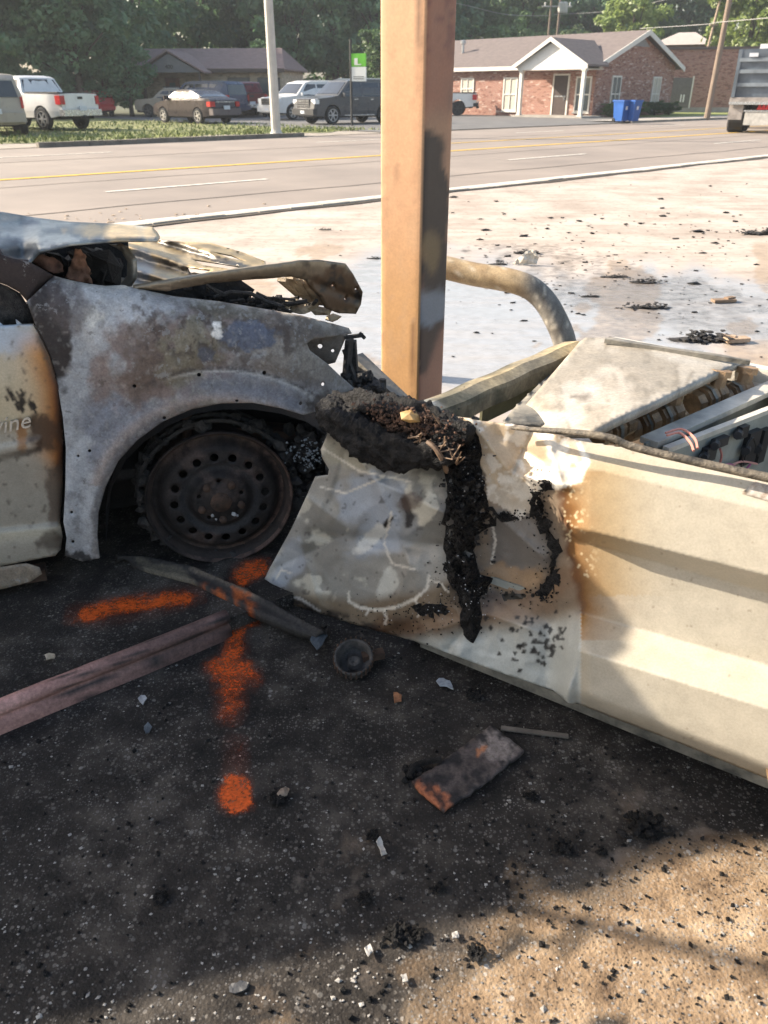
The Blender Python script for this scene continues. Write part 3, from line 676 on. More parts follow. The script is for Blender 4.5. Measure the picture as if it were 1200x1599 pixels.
# --- bonnet remains
hood_m = painted('burnt_bonnet', 0.42, 60, 0.15, 0.2, 0.35, 14, 0.2, spec=0.5)
def lerp_d(x, y, lo, hi, d0, d1):
    yl = np.interp(x, [p[0] for p in lo], [p[1] for p in lo]); yh = np.interp(x, [p[0] for p in hi], [p[1] for p in hi])
    t = np.clip((yl-y)/np.maximum(yl-yh, 2), 0, 1); return d0+(d1-d0)*t
lo = [(-200, 420), (0, 402), (35, 420), (60, 392), (110, 380), (180, 374), (245, 374)]; hi = [(-200, 318), (0, 330), (60, 340), (110, 346), (180, 349), (238, 354), (245, 358)]
psheet('bonnet', lo+[(250, 369), (246, 362)]+hi[::-1][1:], lambda x, y: cp(x, y, lerp_d(x, y, lo, hi, 0.07, 0.42)+0.03*np.sin(y/9+x/60)), hood_m, car, 5, (), 0.006,
       lambda x, y: mix(mix(mix(np.tile(S(176, 178, 172, 0.95), (len(x), 1)), S(120, 126, 130, 0.95), sst(0.45, 0.6, fbm(x/4, y, 12, 4))), S(214, 186, 140, 1.0), 0.8*blob(x, y, 190, 362, 70, 12, 2, 1, 0.7, 20)), S(60, 60, 66, 0.9), 0.7*blob(x, y, 15, 395, 26, 26, 0, 0.8, 0.6, 12)))
lo2 = [(185, 448), (240, 452), (300, 440), (340, 432), (415, 416)]; hi2 = [(185, 380), (245, 375), (330, 379), (380, 394), (415, 408)]
def rib_d(x, y):
    return lerp_d(x, y, lo2, hi2, 0.40, 0.95)+0.05*np.sin((y-0.32*x)/5.2)+0.05*(fbm(x, y, 26, 9)-0.5)
def rib_paint(x, y):
    c = np.tile(S(226, 200, 150, 0.95), (len(x), 1)); w = np.sin((y-0.32*x)/5.2+1.2)
    c = mix(c, S(120, 104, 82, 0.9), fbm(x/3, y, 12, 2)); c = mix(c, (0.02, 0.018, 0.017), 0.97*sst(0.0, 0.5, w+0.8*(fbm(x/2, y, 14, 5)-0.5))*sst(225, 260, x))  # cream highlights and black groove shade painted along the ribs
    return mix(c, S(150, 154, 158, 0.9), 0.8*blob(x, y, 215, 420, 26, 30, 0, .8, .4, 12))
psheet('bonnet_ribs', lo2+hi2[::-1], lambda x, y: cp(x, y, rib_d(x, y)), hood_m, car, 4, [[(300, 404), (340, 410), (378, 416), (360, 420), (318, 414)], [(330, 392), (362, 398), (388, 408), (360, 403)], [(292, 418), (330, 421), (318, 427), (296, 425)]], 0.005, rib_paint)
psheet('strut_tower', [(176, 382), (194, 384), (208, 404), (210, 432), (200, 447), (186, 447), (198, 430), (199, 408), (190, 393)], lambda x, y: cp(x, y, 0.22+0.06*np.sin(x/9)), hood_m, car, 4, (), 0.01, lambda x, y: mix(np.tile(S(186, 184, 174, 0.9), (len(x), 1)), S(96, 92, 88, 0.9), fbm(x, y, 12, 3)))
# bonnet edge: long folded flange ending in a wide bent-down plate
def flange_d(x, y): return 0.07+0.0001*(x-210)+0.13*sst(430, 560, x)
fl = [(208, 450), (260, 440), (330, 426), (400, 416), (470, 407), (500, 406), (540, 411), (552, 428), (567, 456), (564, 476), (556, 490), (530, 489), (512, 482), (500, 462), (478, 438), (455, 432), (400, 436), (330, 442), (260, 454)]
psheet('bonnet_edge', rough_edge(fl, 14, 0.3, 3), lambda x, y: cp(x, y, flange_d(x, y)+0.008*np.exp(-((y-np.interp(x, [208, 330, 470, 567], [455, 443, 434, 470]))/7)**2)), hood_m, car, 4.5, [circ(540, 466, 2.2), circ(556, 452, 2.0), circ(520, 446, 2.2)], 0.012,
       lambda x, y: mix(mix(mix(np.tile(S(104, 90, 74, 1.1), (len(x), 1)), S(150, 138, 118, 1.1), 0.8*np.exp(-((y-np.interp(x, [208, 330, 470, 540], [449, 427, 409, 413]))/5)**2)), S(70, 50, 34, 1.1), 0.9*blob(x, y, 530, 455, 40, 34, 20, 0.8, 0.6, 14)), S(34, 30, 28, 1.1), 0.9*sst(0.56, 0.66, fbm(x, y, 14, 8))*sst(440, 500, x)))
mb = MB()
for a, b, c_, d_ in ((440, 436, 470, 462), (462, 434, 484, 472), (480, 440, 500, 474), (452, 432, 492, 466)):
    mb.bar(cp(a, b, 0.22), cp(c_, d_, 0.30), 0.03, 0.012)
mb.build('bonnet_brace', ashtan, car)
mb = MB()
for (a, b, r_) in ((442, 476, .022), (470, 482, .026), (500, 484, .024), (455, 470, .02), (520, 497, .018), (488, 478, .02)): mb.chunk(cp(a, b, 0.24), r_, sq=(1.6, 1, .7), ico=True)
tag(mb.build('headlight_remains', ashtan, car), kind='stuff')
# engine bay
mb = MB()
mb.prism([cpt(-0.95, 0.14, 0.25), cpt(-0.95, 1.5, 0.25), cpt(-0.95, 1.5, 0.70), cpt(-0.95, 0.14, 0.80)], CX*-0.03, CX*0.0)
mb.prism([cpt(-0.95, 0.12, 0.28), cpt(0.45, 0.12, 0.28), cpt(0.45, 1.45, 0.28), cpt(-0.95, 1.45, 0.28)], CZ*0, CZ*0.03)
mb.prism([cpt(-0.95, 1.46, 0.2), cpt(0.4, 1.46, 0.2), cpt(0.35, 1.46, 0.42), cpt(-0.95, 1.46, 0.55)], CY*0, CY*0.03)
mb.prism([cpt(-0.9, 0.32, 0.28), cpt(0.35, 0.32, 0.28), cpt(0.3, 0.32, 0.70), cpt(-0.9, 0.32, 0.78)], CY*0, CY*0.02)
for k in range(60):
    mb.chunk(cpt(random.uniform(-0.85, 0.3), random.uniform(0.35, 1.2), random.uniform(0.35, 0.58)), random.uniform(0.04, 0.11), ico=True)
tag(mb.build('engine_bay', soot, car), kind='stuff')
mb = MB()
for k in range(26):
    a = random.uniform(300, 470); b = 440+(a-220)*0.13+random.uniform(0, 14)
    pts = [cp(a+random.uniform(-30, 30), b+random.uniform(-8, 8), random.uniform(.14, .3)) for _ in range(4)]
    mb.tube(pts, random.uniform(.003, .007), 5)
for (pts, d_, r_) in (([(335, 464), (360, 456), (392, 458), (415, 470), (440, 478)], 0.16, .006), ([(400, 458), (425, 470), (450, 474), (480, 470)], 0.2, .007)):
    mb.tube([cp(a, b, d_) for a, b in pts], r_, 6)
for k in range(24): mb.chunk(cp(random.uniform(400, 440), random.uniform(466, 482), .2), random.uniform(.008, .018), ico=True)
tag(mb.build('burnt_wiring', char_m, car), kind='stuff')
mb = MB().tube([cp(105, 362, .25), cp(112, 378, .25), cp(121, 402, .24)], .0035, 5)
mb.build('bent_rod', soot, car)
cloth = painted('scorched_trim', 0.85, 60, 0.3, 0.4)
psheet('scorched_trim', [(117, 392), (126, 388), (132, 400), (140, 425), (142, 442), (122, 440), (102, 432), (108, 418), (114, 404)], lambda x, y: cp(x, y, .17+.05*(fbm(x, y, 9, 3)-.5)), cloth, car, 3.5, (), .006, lambda x, y: mix(np.tile(S(158, 118, 96, .95), (len(x), 1)), S(90, 66, 56, .95), fbm(x, y, 9, 2)))
psheet('scorched_trim', [(46, 404), (66, 396), (92, 408), (100, 424), (84, 427), (58, 414)], lambda x, y: cp(x, y, .16+.03*(fbm(x, y, 9, 3)-.5)), cloth, car, 4, (), .006, lambda x, y: mix(np.tile(S(150, 112, 96, .9), (len(x), 1)), S(60, 48, 44, .9), fbm(x, y, 9, 5)))
mb = MB()
for k in range(30): mb.chunk(cp(random.uniform(60, 195), random.uniform(400, 440), random.uniform(.3, .5)), random.uniform(.02, .06), ico=True)
tag(mb.build('cowl_remains', soot, car), kind='stuff')
psheet('dark_backing', [(30, 425), (62, 392), (112, 379), (200, 374), (205, 450), (84, 432)], lambda x, y: cp(x, y, .56+0*x), soot, car, 12, (), .006)  # dark sheet behind the bonnet gap, standing in for the black shade there
psheet('dark_fill_sheet', [(206, 449), (300, 438), (372, 434), (398, 452), (380, 472), (340, 470), (270, 462)], lambda x, y: cp(x, y, .2+.04*(fbm(x, y, 14, 4)-.5)), soot, car, 8, (), .01)  # sooty sheet added below the bonnet edge to draw the darkness under it
# front end: twisted brackets
mb = MB()
mb.bar(cp(538, 527, .14), cp(568, 523, .13), .012, .010).bar(cp(546, 530, .15), cp(541, 590, .16), .03, .014).bar(cp(552, 532, .17), cp(556, 596, .19), .016, .02).bar(cp(538, 545, .17), cp(556, 596, .15), .018, .01)
mb.tube([cp(540, 590, .15), cp(560, 600, .2), cp(590, 602, .3)], .012, 6).tube([cp(562, 520, .13), cp(570, 528, .13)], .006, 5)
mb.tube([cp(596, 630, .22), cp(598, 592, .22)], [.016, .012], 7)
for k in range(40): mb.chunk(cp(random.uniform(535, 600), random.uniform(585, 612), random.uniform(.12, .3)), random.uniform(.01, .025), ico=True)
mb.build('front_brackets', char_m, car)
MB().bar(cp(556, 560, .45), cp(640, 640, .25), .05, .04).build('bumper_beam', plain('scorched_beam', (0.22, 0.20, 0.17), .8, .4, 14, .4), car)
# --- the rest of the car, left of the picture
shell_m = plain('scorched_beige_paint', (0.30, 0.27, 0.22), 0.55, 0.4, 5, 0.1); sunblock_m = glass('sun_blocking_glass', (0.012, 0.012, 0.012), 0.3)  # opaque dark glass, added to keep the car's cast shadow solid
def shell(name, pts, m, thick=.02): 
    P_ = [cpt(*p) for p in pts]; return MB().prism(P_, (0, 0, 0), np.array(thick) if hasattr(thick, '__len__') else CZ*thick).build(name, m, car)
shell('rear_side', [(-1.57, -.02, .17), (-2.62, -.02, .17), (-2.66, -.02, .45), (-2.85, -.02, .62), (-3.1, -.02, .62), (-3.3, -.02, .45), (-3.34, -.02, .2), (-3.9, -.02, .25), (-3.95, .0, .85), (-1.57, -.02, .79)], shell_m, CY*.03)
shell('far_side', [(-0.95, 1.6, .17), (-3.9, 1.6, .25), (-3.95, 1.58, .85), (-0.95, 1.6, .75)], shell_m, CY*.03)
shell('tailgate', [(-3.92, 0, .25), (-3.92, 1.58, .25), (-3.95, 1.58, .9), (-3.95, 0, .9)], shell_m, CX*.03)
shell('rear_window', [(-3.95, .03, .9), (-3.95, 1.55, .9), (-3.72, 1.42, 1.55), (-3.72, .2, 1.55)], sunblock_m, CX*.01)  # unseen opaque pane, added to block the sun
shell('side_window', [(-1.57, 0.02, .80), (-3.9, 0.02, .86), (-3.7, .19, 1.55), (-1.63, .19, 1.55)], sunblock_m, CY*.01)  # unseen near side pane, added so no sun passes through the cabin
shell('side_window', [(-1.2, 1.58, .80), (-3.9, 1.58, .86), (-3.7, 1.44, 1.55), (-1.3, 1.44, 1.55)], sunblock_m, CY*.01)  # far side pane, likewise added as a sun blocker
V = []; Fc = []; us = np.linspace(-1.2, -3.78, 10); ds = np.linspace(.17, 1.46, 8)
for u in us:
    for d_ in ds: V.append(cpt(u, d_, 1.56+.05*math.sin(math.pi*(d_-.17)/1.29)-.05*max(0, (-u-3.2)/.6)**2))
for i in range(9):
    for j in range(7): Fc.append((i*8+j, (i+1)*8+j, (i+1)*8+j+1, i*8+j+1))
mk('roof', V, Fc, shell_m, car, True, None, .02)
mb = MB().tube([cpt(-.92, 1.55, .72), cpt(-1.22, 1.44, 1.55)], .035, 6); mb.build('front_pillar', soot, car)
mb = MB().lathe([(.2, -.0), (.22, -.02), (.22, -.18), (.2, -.2)], cpt(-2.98, .03, .24), -CY, 24, True); mb.build('wheel', rim_m, car)
shell('windscreen', [(-.93, .10, .84), (-.93, 1.52, .78), (-1.23, 1.44, 1.54), (-1.23, .2, 1.54)], sunblock_m, CX*.008)  # opaque screen added to fill out the car's shadow
shell('floor', [(-.95, .05, .16), (-3.9, .05, .2), (-3.9, 1.58, .2), (-.95, 1.58, .16)], soot, .03)
# wing mirror stub and aerial on the roof edge
MB().tube([cpt(-2.1, .19, 1.56), cpt(-2.12, .19, 2.3)], .015, 6).build('aerial', soot, car)
# ------------------------------------------------------------------ toppled fuel dispenser
DB = onZ(400, 925, 0.02); DA = np.array([0.834, -0.551, 0]); DA /= np.linalg.norm(DA); DN = np.array([DA[1], -DA[0], 0])   # DN out towards the camera
if DN@(CAMP-DB) < 0: DN = -DN
disp = thing('fuel_dispenser', 'toppled beige metal fuel dispenser, scorched at one end, its open side up', 'fuel dispenser', (DB[0], DB[1], 0), local=False)
def dp(px, py, off=0.0): return onP(px, py, DB, DN, off)
def dpt(s, t, z): return np.array([DB[0], DB[1], 0])+DA*s-DN*t+np.array([0, 0, z])
panel = [(512, 645), (560, 636), (620, 640), (680, 645), (740, 655), (830, 669), (905, 688), (1000, 704), (1100, 724), (1200, 747), (1330, 778), (1480, 812),
         (1480, 1325), (1330, 1268), (1200, 1217), (1060, 1160), (960, 1122), (905, 1100), (888, 1098), (864, 1078), (780, 1050), (700, 1020), (650, 1002), (560, 977), (480, 952), (402, 926),
         (420, 890), (455, 826), (480, 772), (492, 745), (512, 743), (514, 733), (504, 716), (501, 702), (508, 686), (517, 664)]
KN = dict(top=(688, 745), rid=(724, 797), d1=(824, 899), d2=(843, 926), b1=(955, 1040), b2=(1014, 1106), bot=(1099, 1217))
def ky(n, x): a, b = KN[n]; return a+(x-900)/300.0*(b-a)
CREASES = [([(512, 665), (590, 752), (692, 800)], .016, 20), ([(415, 895), (540, 835), (690, 850)], -.014, 18), ([(478, 775), (552, 832)], .010, 14), ([(590, 752), (640, 880), (610, 972)], .014, 18), ([(690, 720), (592, 752)], -.010, 14), ([(760, 790), (850, 872)], .012, 16), ([(735, 655), (800, 742), (905, 762)], .016, 16), ([(832, 668), (800, 742)], -.012, 14), ([(470, 850), (500, 945)], .010, 14), ([(540, 700), (520, 780)], -.010, 12), ([(650, 990), (760, 960), (840, 985)], .012, 16), ([(700, 1015), (740, 965)], -.010, 12), ([(860, 700), (880, 760)], .010, 12), ([(780, 680), (850, 720)], -.009, 12)]
def panel_off(x, y):
    ys = [ky(k, x) for k in ('top', 'rid', 'd1', 'd2', 'b1', 'b2')]; bot = ky('bot', x)
    of = [-0.034, 0.010, 0.030, -0.016, -0.014, 0.078]
    o = np.full(np.shape(x), of[0])
    for i in range(5):
        t = np.clip((y-ys[i])/(ys[i+1]-ys[i]), 0, 1); t = t
        o = np.where(y >= ys[i], of[i]+(of[i+1]-of[i])*t, o)
    o = np.where(y >= ys[5], of[5]+0.004*np.clip((y-ys[5])/60, 0, 1), o)
    o = o-0.05*np.clip((y-(bot-26))/26, 0, 1)**2
    wr = sst(850, 925, x)
    left = 0.03*(fbm(x, y, 150, 8)-0.5)+0.006*(fbm(x, y, 42, 9)-0.5)-0.03*blob(x, y, 800, 860, 90, 80, 20, 1.3, 0.1)+0.035*blob(x, y, 690, 900, 60, 160, 0, 1.4, 0.1)-0.02
    rdg = 1-np.abs(fbm(x+.3*y, y, 95, 52, 2)-.5)*4; rdg2 = 1-np.abs(fbm(x, y-.2*x, 44, 57, 2)-.5)*4; left = left+.006*np.clip(rdg, 0, 1)**2+.003*np.clip(rdg2, 0, 1)**2-.006
    for pts, h_, w_ in CREASES: left = left+1.7*h_*np.exp(-pdist(x, y, pts)/w_)
    left = left-0.012*np.exp(-((y-(830+0.12*(x-450)))/10)**2)*sst(440, 520, x)*(1-sst(640, 700, x))
    o = o*wr+left*(1-wr)
    low = sst(0, 60, x-640)*sst(940, 1010, y)*(1-sst(885, 905, x)); o = o+low*0.035*(y-940)/120
    cr = pdist(x, y, [(908, 925), (907, 990), (897, 1055), (884, 1092)]); lf_ = x < np.interp(y, [925, 990, 1055, 1092], [908, 907, 897, 884]); o = o+sst(820, 885, x)*sst(925, 975, y)*np.where(lf_, .012-.05*(1-np.exp(-cr/26)), .012*np.exp(-cr/10))
    # torn cream patch has a raised lip
    return o+(0.0025-.002*wr)*(fbm(x, y, 16, 3)-0.5)
CREAM = [(640, 636), (700, 648), (830, 668), (905, 690), (918, 720), (905, 748), (880, 756), (845, 760), (838, 790), (812, 812), (790, 796), (764, 780), (752, 720), (700, 690)]
def panel_paint(x, y):
    f = fbm(x, y, 60, 60); f2 = fbm(x, y, 18, 61); f3 = fbm(x, y, 7, 62)
    beige = np.array((0.415, 0.372, 0.292)); c = np.tile(beige, (len(x), 1))
    c = mix(c, (0.45, 0.41, 0.335), 0.6*sst(0.4, 0.7, fbm(x/3, y, 60, 63)))
    c = mix(c, (0.38, 0.275, 0.13), 0.75*np.exp(-((x-930)/70)**2)*(y < 930)*sst(690, 740, y))
    # brown heat front
    fr = np.interp(y, [640, 760, 850, 950, 1000], [935, 872, 885, 905, 880])+18*(f2-.5)
    c = mix(c, (0.36, 0.18, 0.05), np.exp(-np.maximum(x-fr-14, 0)/34)*(y > 735)*(y < 1000))
    c = mix(c, (0.11, 0.045, 0.018), np.exp(-np.maximum(x-fr-4, 0)/17)*(y > 745)*(y < 960))
    c = mix(c, (0.75, 0.62, 0.38), 0.8*sst(0.63, 0.70, fbm(x, y, 4.5, 66))*np.exp(-((x-fr-10)/26)**2)*(y > 750)*(y < 900))
    # lower bright grey fold
    lowz = sst(0, 40, y-np.interp(x, [560, 650, 740, 860, 900], [985, 975, 962, 948, 935]))*(x < 908)
    burnt = np.maximum(1-sst(-8, 8, x-fr), 0)
    g1 = np.tile(S(146, 142, 134, G), (len(x), 1))
    g1 = mix(g1, S(172, 166, 148, G), blob(x, y, 560, 690, 60, 40, 20, .7, .5, 30, 1)); g1 = mix(g1, S(186, 180, 164, G), .9*blob(x, y, 640, 740, 55, 36, 0, .4, .4, 24, 2))
    g1 = mix(g1, S(160, 168, 180, G), .8*blob(x, y, 590, 800, 60, 70, 20, .7, .6, 40, 3)); g1 = mix(g1, S(128, 124, 116, G), .8*blob(x, y, 500, 860, 70, 40, -30, .9, .6, 30, 4))
    g1 = mix(g1, S(118, 116, 110, G), .7*blob(x, y, 660, 800, 36, 60, 0, .9, .5, 30, 14))
    g1 = mix(g1, S(200, 194, 178, G), .85*sst(.60, .66, fbm(x+.4*y, y-.3*x, 46, 70))); g1 = mix(g1, S(196, 194, 184, G), .8*blob(x, y, 606, 912, 14, 26, 25, .5, .4, 16, 5)); g1 = mix(g1, S(206, 202, 192, G), .8*blob(x, y, 580, 840, 34, 12, -40, .6, .5, 12, 6))
    g1 = mix(g1, S(170, 176, 186, G), .7*blob(x, y, 450, 880, 40, 26, -60, .8, .5, 24, 7))
    g1 = mix(g1, S(116, 98, 76, G), .9*sst(-14, 10, y-np.interp(x, [400, 480, 560, 660, 720], [915, 928, 940, 925, 900]))); g1 = mix(g1, S(60, 50, 42, G), .8*sst(.5, .62, f2)*sst(0, 20, y-np.interp(x, [400, 560, 700], [920, 955, 950])))
    g1 = mix(g1, S(40, 34, 32, G), .9*sst(-12, 4, y-np.interp(x, [400, 480, 560, 650, 700], [918, 945, 970, 996, 1015]))*sst(.4, .5, f2))
    g1 = mix(g1, S(30, 27, 28, G), .9*line(x, y, [(632, 780), (640, 800), (638, 818)], 6, .8, .7, 8)); g1 = mix(g1, S(90, 74, 66, G), .7*blob(x, y, 640, 785, 18, 14, 0, .9, .6, 10)); g1 = mix(g1, S(34, 30, 30, G), line(x, y, [(602, 820), (612, 808)], 4, .6, .5, 6))
    g1 = mix(g1, S(70, 64, 60, G), .6*sst(.74, .78, fbm(x, y, 7, 81))*sst(600, 700, y))
    brown = np.tile(S(140, 122, 102, G*.9), (len(x), 1)); brown = mix(brown, S(112, 106, 100, G), blob(x, y, 810, 850, 55, 60, 0, .9, .5, 30, 8)); brown = mix(brown, S(160, 128, 92, G), .7*blob(x, y, 800, 905, 60, 22, 10, .9, .6, 16, 9)); brown = mix(brown, S(196, 200, 204, G), .9*line(x, y, [(748, 800), (732, 850), (738, 885)], 6, .8, .6, 10))
    g1 = mix(g1, 0, sst(725, 745, x)) + brown*sst(725, 745, x)[:, None]
    c = c*(1-burnt[:, None])+g1*burnt[:, None]
    hal = pdist(x, y, [(520, 650), (600, 705), (690, 715), (722, 740), (726, 860), (735, 930)])+26*(f2-.5); c = mix(c, (0.035, 0.03, 0.027), .75*np.exp(-(np.maximum(hal-22, 0)/16)**1.3)); hal2 = pdist(x, y, [(838, 770), (862, 850), (864, 905), (830, 932), (760, 930)])+16*(f2-.5); c = mix(c, (0.05, 0.038, 0.03), .8*np.exp(-(hal2/11)**1.5))
    cream = np.tile(np.array((0.52, 0.45, 0.36)), (len(x), 1)); cream = mix(cream, (0.46, 0.34, 0.21), .8*sst(.48, .62, f)); cream = mix(cream, (0.30, 0.22, 0.14), .8*blob(x, y, 690, 655, 50, 18, 10, .9, .6, 20)); cream = mix(cream, (0.68, 0.63, 0.55), .8*sst(.56, .63, fbm(x, y, 22, 91)))
    jx = x+10*(f2-.5); jy = y+10*(f3-.5)
    c = np.where((inside(jx, jy, CREAM))[:, None], cream, c)
    c = mix(c, (0.80, 0.76, 0.66), .8*line(x, y, [(905, 692), (918, 722), (905, 750), (880, 758), (845, 762)], 4, 1, .6, 8))
    for pts, w in (([(545, 938), (560, 948), (590, 953), (620, 948), (650, 935), (668, 918), (670, 900)], 2.4), ([(600, 950), (604, 965), (602, 975)], 1.6), ([(648, 936), (656, 950), (654, 962)], 1.6), ([(670, 905), (690, 912), (700, 925)], 1.5), ([(405, 920), (430, 928), (470, 935), (500, 955)], 1.8), ([(545, 938), (545, 925)], 1.5), ([(612, 800), (600, 850), (612, 880), (650, 890)], 1.5), ([(770, 820), (774, 845), (768, 880)], 1.6), ([(430, 905), (440, 890), (455, 895)], 1.4), ([(575, 952), (572, 962)], 1.3), ([(505, 700), (560, 735), (640, 752)], 1.6), ([(780, 740), (800, 735), (815, 750), (800, 770), (780, 762)], 1.4), ([(500, 760), (540, 770), (600, 745)], 1.3)):
        c = mix(c, S(214, 206, 192, G), .85*line(x, y, pts, w, 1.0, .5, 6))
    gf = np.tile(S(176, 178, 172, G), (len(x), 1)); gf = mix(gf, S(150, 120, 78, G), np.exp(-np.maximum(y-np.interp(x, [560, 650, 740, 860, 900], [985, 975, 962, 948, 935]), 0)/16)); gf = mix(gf, S(60, 40, 26, G), .9*np.exp(-np.maximum(y-np.interp(x, [560, 650, 740, 860, 900], [985, 972, 958, 945, 930]), 0)/7))
    c = c*(1-lowz[:, None])+gf*lowz[:, None]
    c = mix(c, (0.15, 0.062, 0.02), .95*line(x, y, [(600, 985), (680, 972), (760, 955), (850, 938), (885, 900)], 17, 1.5, .7, 14)*(1-burnt*.6))
    rg = np.random.default_rng(11)
    for k in range(60):
        a = rg.normal(840, 38); b = rg.normal(1000, 24)
        if a < 905 and b < 1060: c = mix(c, (0.03, 0.028, 0.027), .95*blob(x, y, a, b, rg.uniform(2, 5), rg.uniform(2, 5), 0, .6, .7, 4, k))
    sc = sst(.80, .84, fbm(x, y, 6, 99))*sst(900, 960, x); c = mix(c, (0.14, 0.11, 0.07), .5*sc)
    gr = c.mean(1, keepdims=True); c = gr+(c-gr)*.92
    return c
panel_m = painted('scorched_beige_sheet', 0.45, 220, 0.10, 0.10, 0.0, 26, 0.08, 0.003, spec=0.4)
pn = psheet('side_panel', panel, lambda x, y: dp(x, y, panel_off(x, y)), panel_m, disp, 3.3, (), 0.006, panel_paint)
psheet('base_cap', [(1194, 1180), (1192, 1150), (1196, 1115), (1205, 1085), (1480, 1180), (1480, 1345), (1200, 1224)], lambda x, y: dp(x, y, 0.075+0.0*x), plain('brown_trim', (0.25, 0.17, 0.10), .5, .2, 20), disp, 14, (), 0.02)
# melted black residue down the panel
rr = random.Random(5)
def crumbs(name, spots, m, parent, n, r0, r1, off=0.006, seed=1, ico=True):
    rg = random.Random(seed); mb = MB()
    for k in range(n):
        (a, b, sx, sy) = spots[rg.randrange(len(spots))]; x = rg.gauss(a, sx); y = rg.gauss(b, sy)
        q = dp(x, y, float(panel_off(np.array([x]), np.array([y]))[0])+off); mb.chunk(q, rg.uniform(r0, r1), rg, ico=ico)
    return mb.build(name, m, parent)
def mass(name, outline, h, m, parent, seed=2, rough=0.03, sp=4.0):
    def un(x, y):
        e = pdist(x, y, list(outline)+[outline[0]]); t = sst(0, 26, e)
        return dp(x, y, panel_off(x, y)+0.002+h*t+rough*(fbm(x, y, 16, seed)-.45)*sst(0, 12, e)+0.5*rough*(fbm(x, y, 6, seed+3)-.5)*sst(0, 8, e)+.25*rough*(fbm(x, y, 2.6, seed+5, 2)-.5)*sst(0, 5, e))
    return psheet(name, outline, un, m, parent, sp, (), 0.004, None, False)
tar = plain('melted_tar', (0.005, 0.005, 0.0052), 0.5, 0.5, 40, 0.9, c2=(0.022, 0.020, 0.0195), bscale=150, bdist=0.010, spec=.2)
strip_o = rough_edge([(680, 700), (712, 668), (735, 660), (752, 690), (748, 730), (758, 760), (764, 790), (782, 806), (776, 820), (752, 826), (742, 860), (752, 895), (770, 905), (762, 925), (740, 940), (716, 930), (700, 900), (692, 860), (694, 800), (696, 740)], 9, 2.6, 6)
mass('melted_residue', strip_o, 0.016, tar, disp, 4, .055, 2.2)
rgc = random.Random(31); mb = MB()
for k in range(220):
    y = rgc.uniform(662, 935); cxx = np.interp(y, [662, 720, 800, 900, 935], [722, 722, 728, 728, 735]); x = rgc.gauss(cxx, 19)
    q_ = dp(x, y, float(panel_off(np.array([x]), np.array([y]))[0])+.008+rgc.uniform(-.008, .008)); mb.chunk(q_, min(.007, .001+rgc.expovariate(1/.0024)), rgc, (rgc.uniform(.4, 2), rgc.uniform(.4, 1.2), rgc.uniform(.4, 2.2)))
tag(mb.build('char_clumps', char_m, disp), kind='stuff')
hook = [(716, 905), (748, 905), (752, 950), (750, 985), (742, 1003), (728, 1000), (720, 975)]
mass('melted_drip', rough_edge(hook, 8, 1.6, 4), 0.016, tar, disp, 8, .02)
mass('melted_residue', rough_edge([(834, 764), (844, 772), (840, 790), (856, 815), (868, 850), (870, 885), (862, 888), (862, 860), (848, 832), (832, 806), (828, 780)], 5, 3.4, 9), 0.003, tar, disp, 9, .010)
tag(crumbs('char_crumbs', [(722, 760, 16, 60), (725, 880, 22, 44), (705, 900, 26, 30), (760, 925, 40, 12), (852, 850, 10, 46), (840, 780, 8, 14), (800, 806, 16, 5), (670, 950, 44, 14), (560, 960, 70, 8), (850, 930, 18, 10), (640, 985, 60, 8)], tar, disp, 800, .0006, .0036, .003, seed=3, ico=False), kind='stuff')
AF = crumbs('ash_flecks', [(720, 860, 20, 70), (735, 720, 22, 36), (745, 920, 26, 18), (700, 930, 50, 14), (650, 955, 50, 10)], ashgrey, disp, 120, .0008, .0022, .022, 4, False)
for k_, o_ in enumerate(([(836, 922), (852, 908), (868, 890), (876, 905), (862, 926), (842, 936)], [(776, 804), (792, 800), (800, 808), (786, 816)], [(846, 752), (862, 756), (858, 770), (842, 768)], [(852, 838), (872, 842), (880, 862), (866, 870)], [(640, 948), (690, 940), (700, 956), (660, 966)])):
    mass('melted_residue', rough_edge(o_, 4, 2.6, 20+k_), 0.004, tar, disp, 12+k_, .012, 2.6)
tag(AF, kind='stuff')
# thick charred rubber roll over the top corner
def roll(path, radii, n=14, seed=3):
    m = len(path); V = []; Fc = []
    px_ = None
    for i in range(m):
        d = path[min(i+1, m-1)]-path[max(i-1, 0)]; d = d/np.linalg.norm(d)
        if px_ is None: x, y, _ = ident(d)
        else: x = px_-d*(px_@d); x /= np.linalg.norm(x); y = np.cross(d, x)
        px_ = x
        for k in range(n):
            a = 2*math.pi*k/n; q = x*math.cos(a)+y*math.sin(a)
            r = radii[i]*(1+.45*mnoise.noise(Vector((path[i]*13+q*1.2).tolist()))+.28*mnoise.noise(Vector((path[i]*40+q*3).tolist()))+.22*mnoise.noise(Vector((path[i]*110+q*8).tolist())))
            V.append(path[i]+q*r)
    for i in range(m-1):
        for k in range(n): Fc.append((i*n+k, i*n+(k+1) % n, (i+1)*n+(k+1) % n, (i+1)*n+k))
    Fc += [tuple(range(n))[::-1], tuple((m-1)*n+k for k in range(n))]
    return V, Fc
def spline(pts, k=6):
    pts = [np.asarray(p, float) for p in pts]; out = []
    for i in range(len(pts)-1):
        p0, p1, p2, p3 = pts[max(i-1, 0)], pts[i], pts[i+1], pts[min(i+2, len(pts)-1)]
        for j in range(k):
            t = j/k; out.append(.5*((2*p1)+(-p0+p2)*t+(2*p0-5*p1+4*p2-p3)*t*t+(-p0+3*p1-3*p2+p3)*t**3))
    return out+[pts[-1]]
pth = spline([dp(508, 632, .02), dp(535, 660, .05), dp(575, 688, .06), dp(630, 705, .055), dp(690, 706, .045), dp(715, 700, .03)], 22)
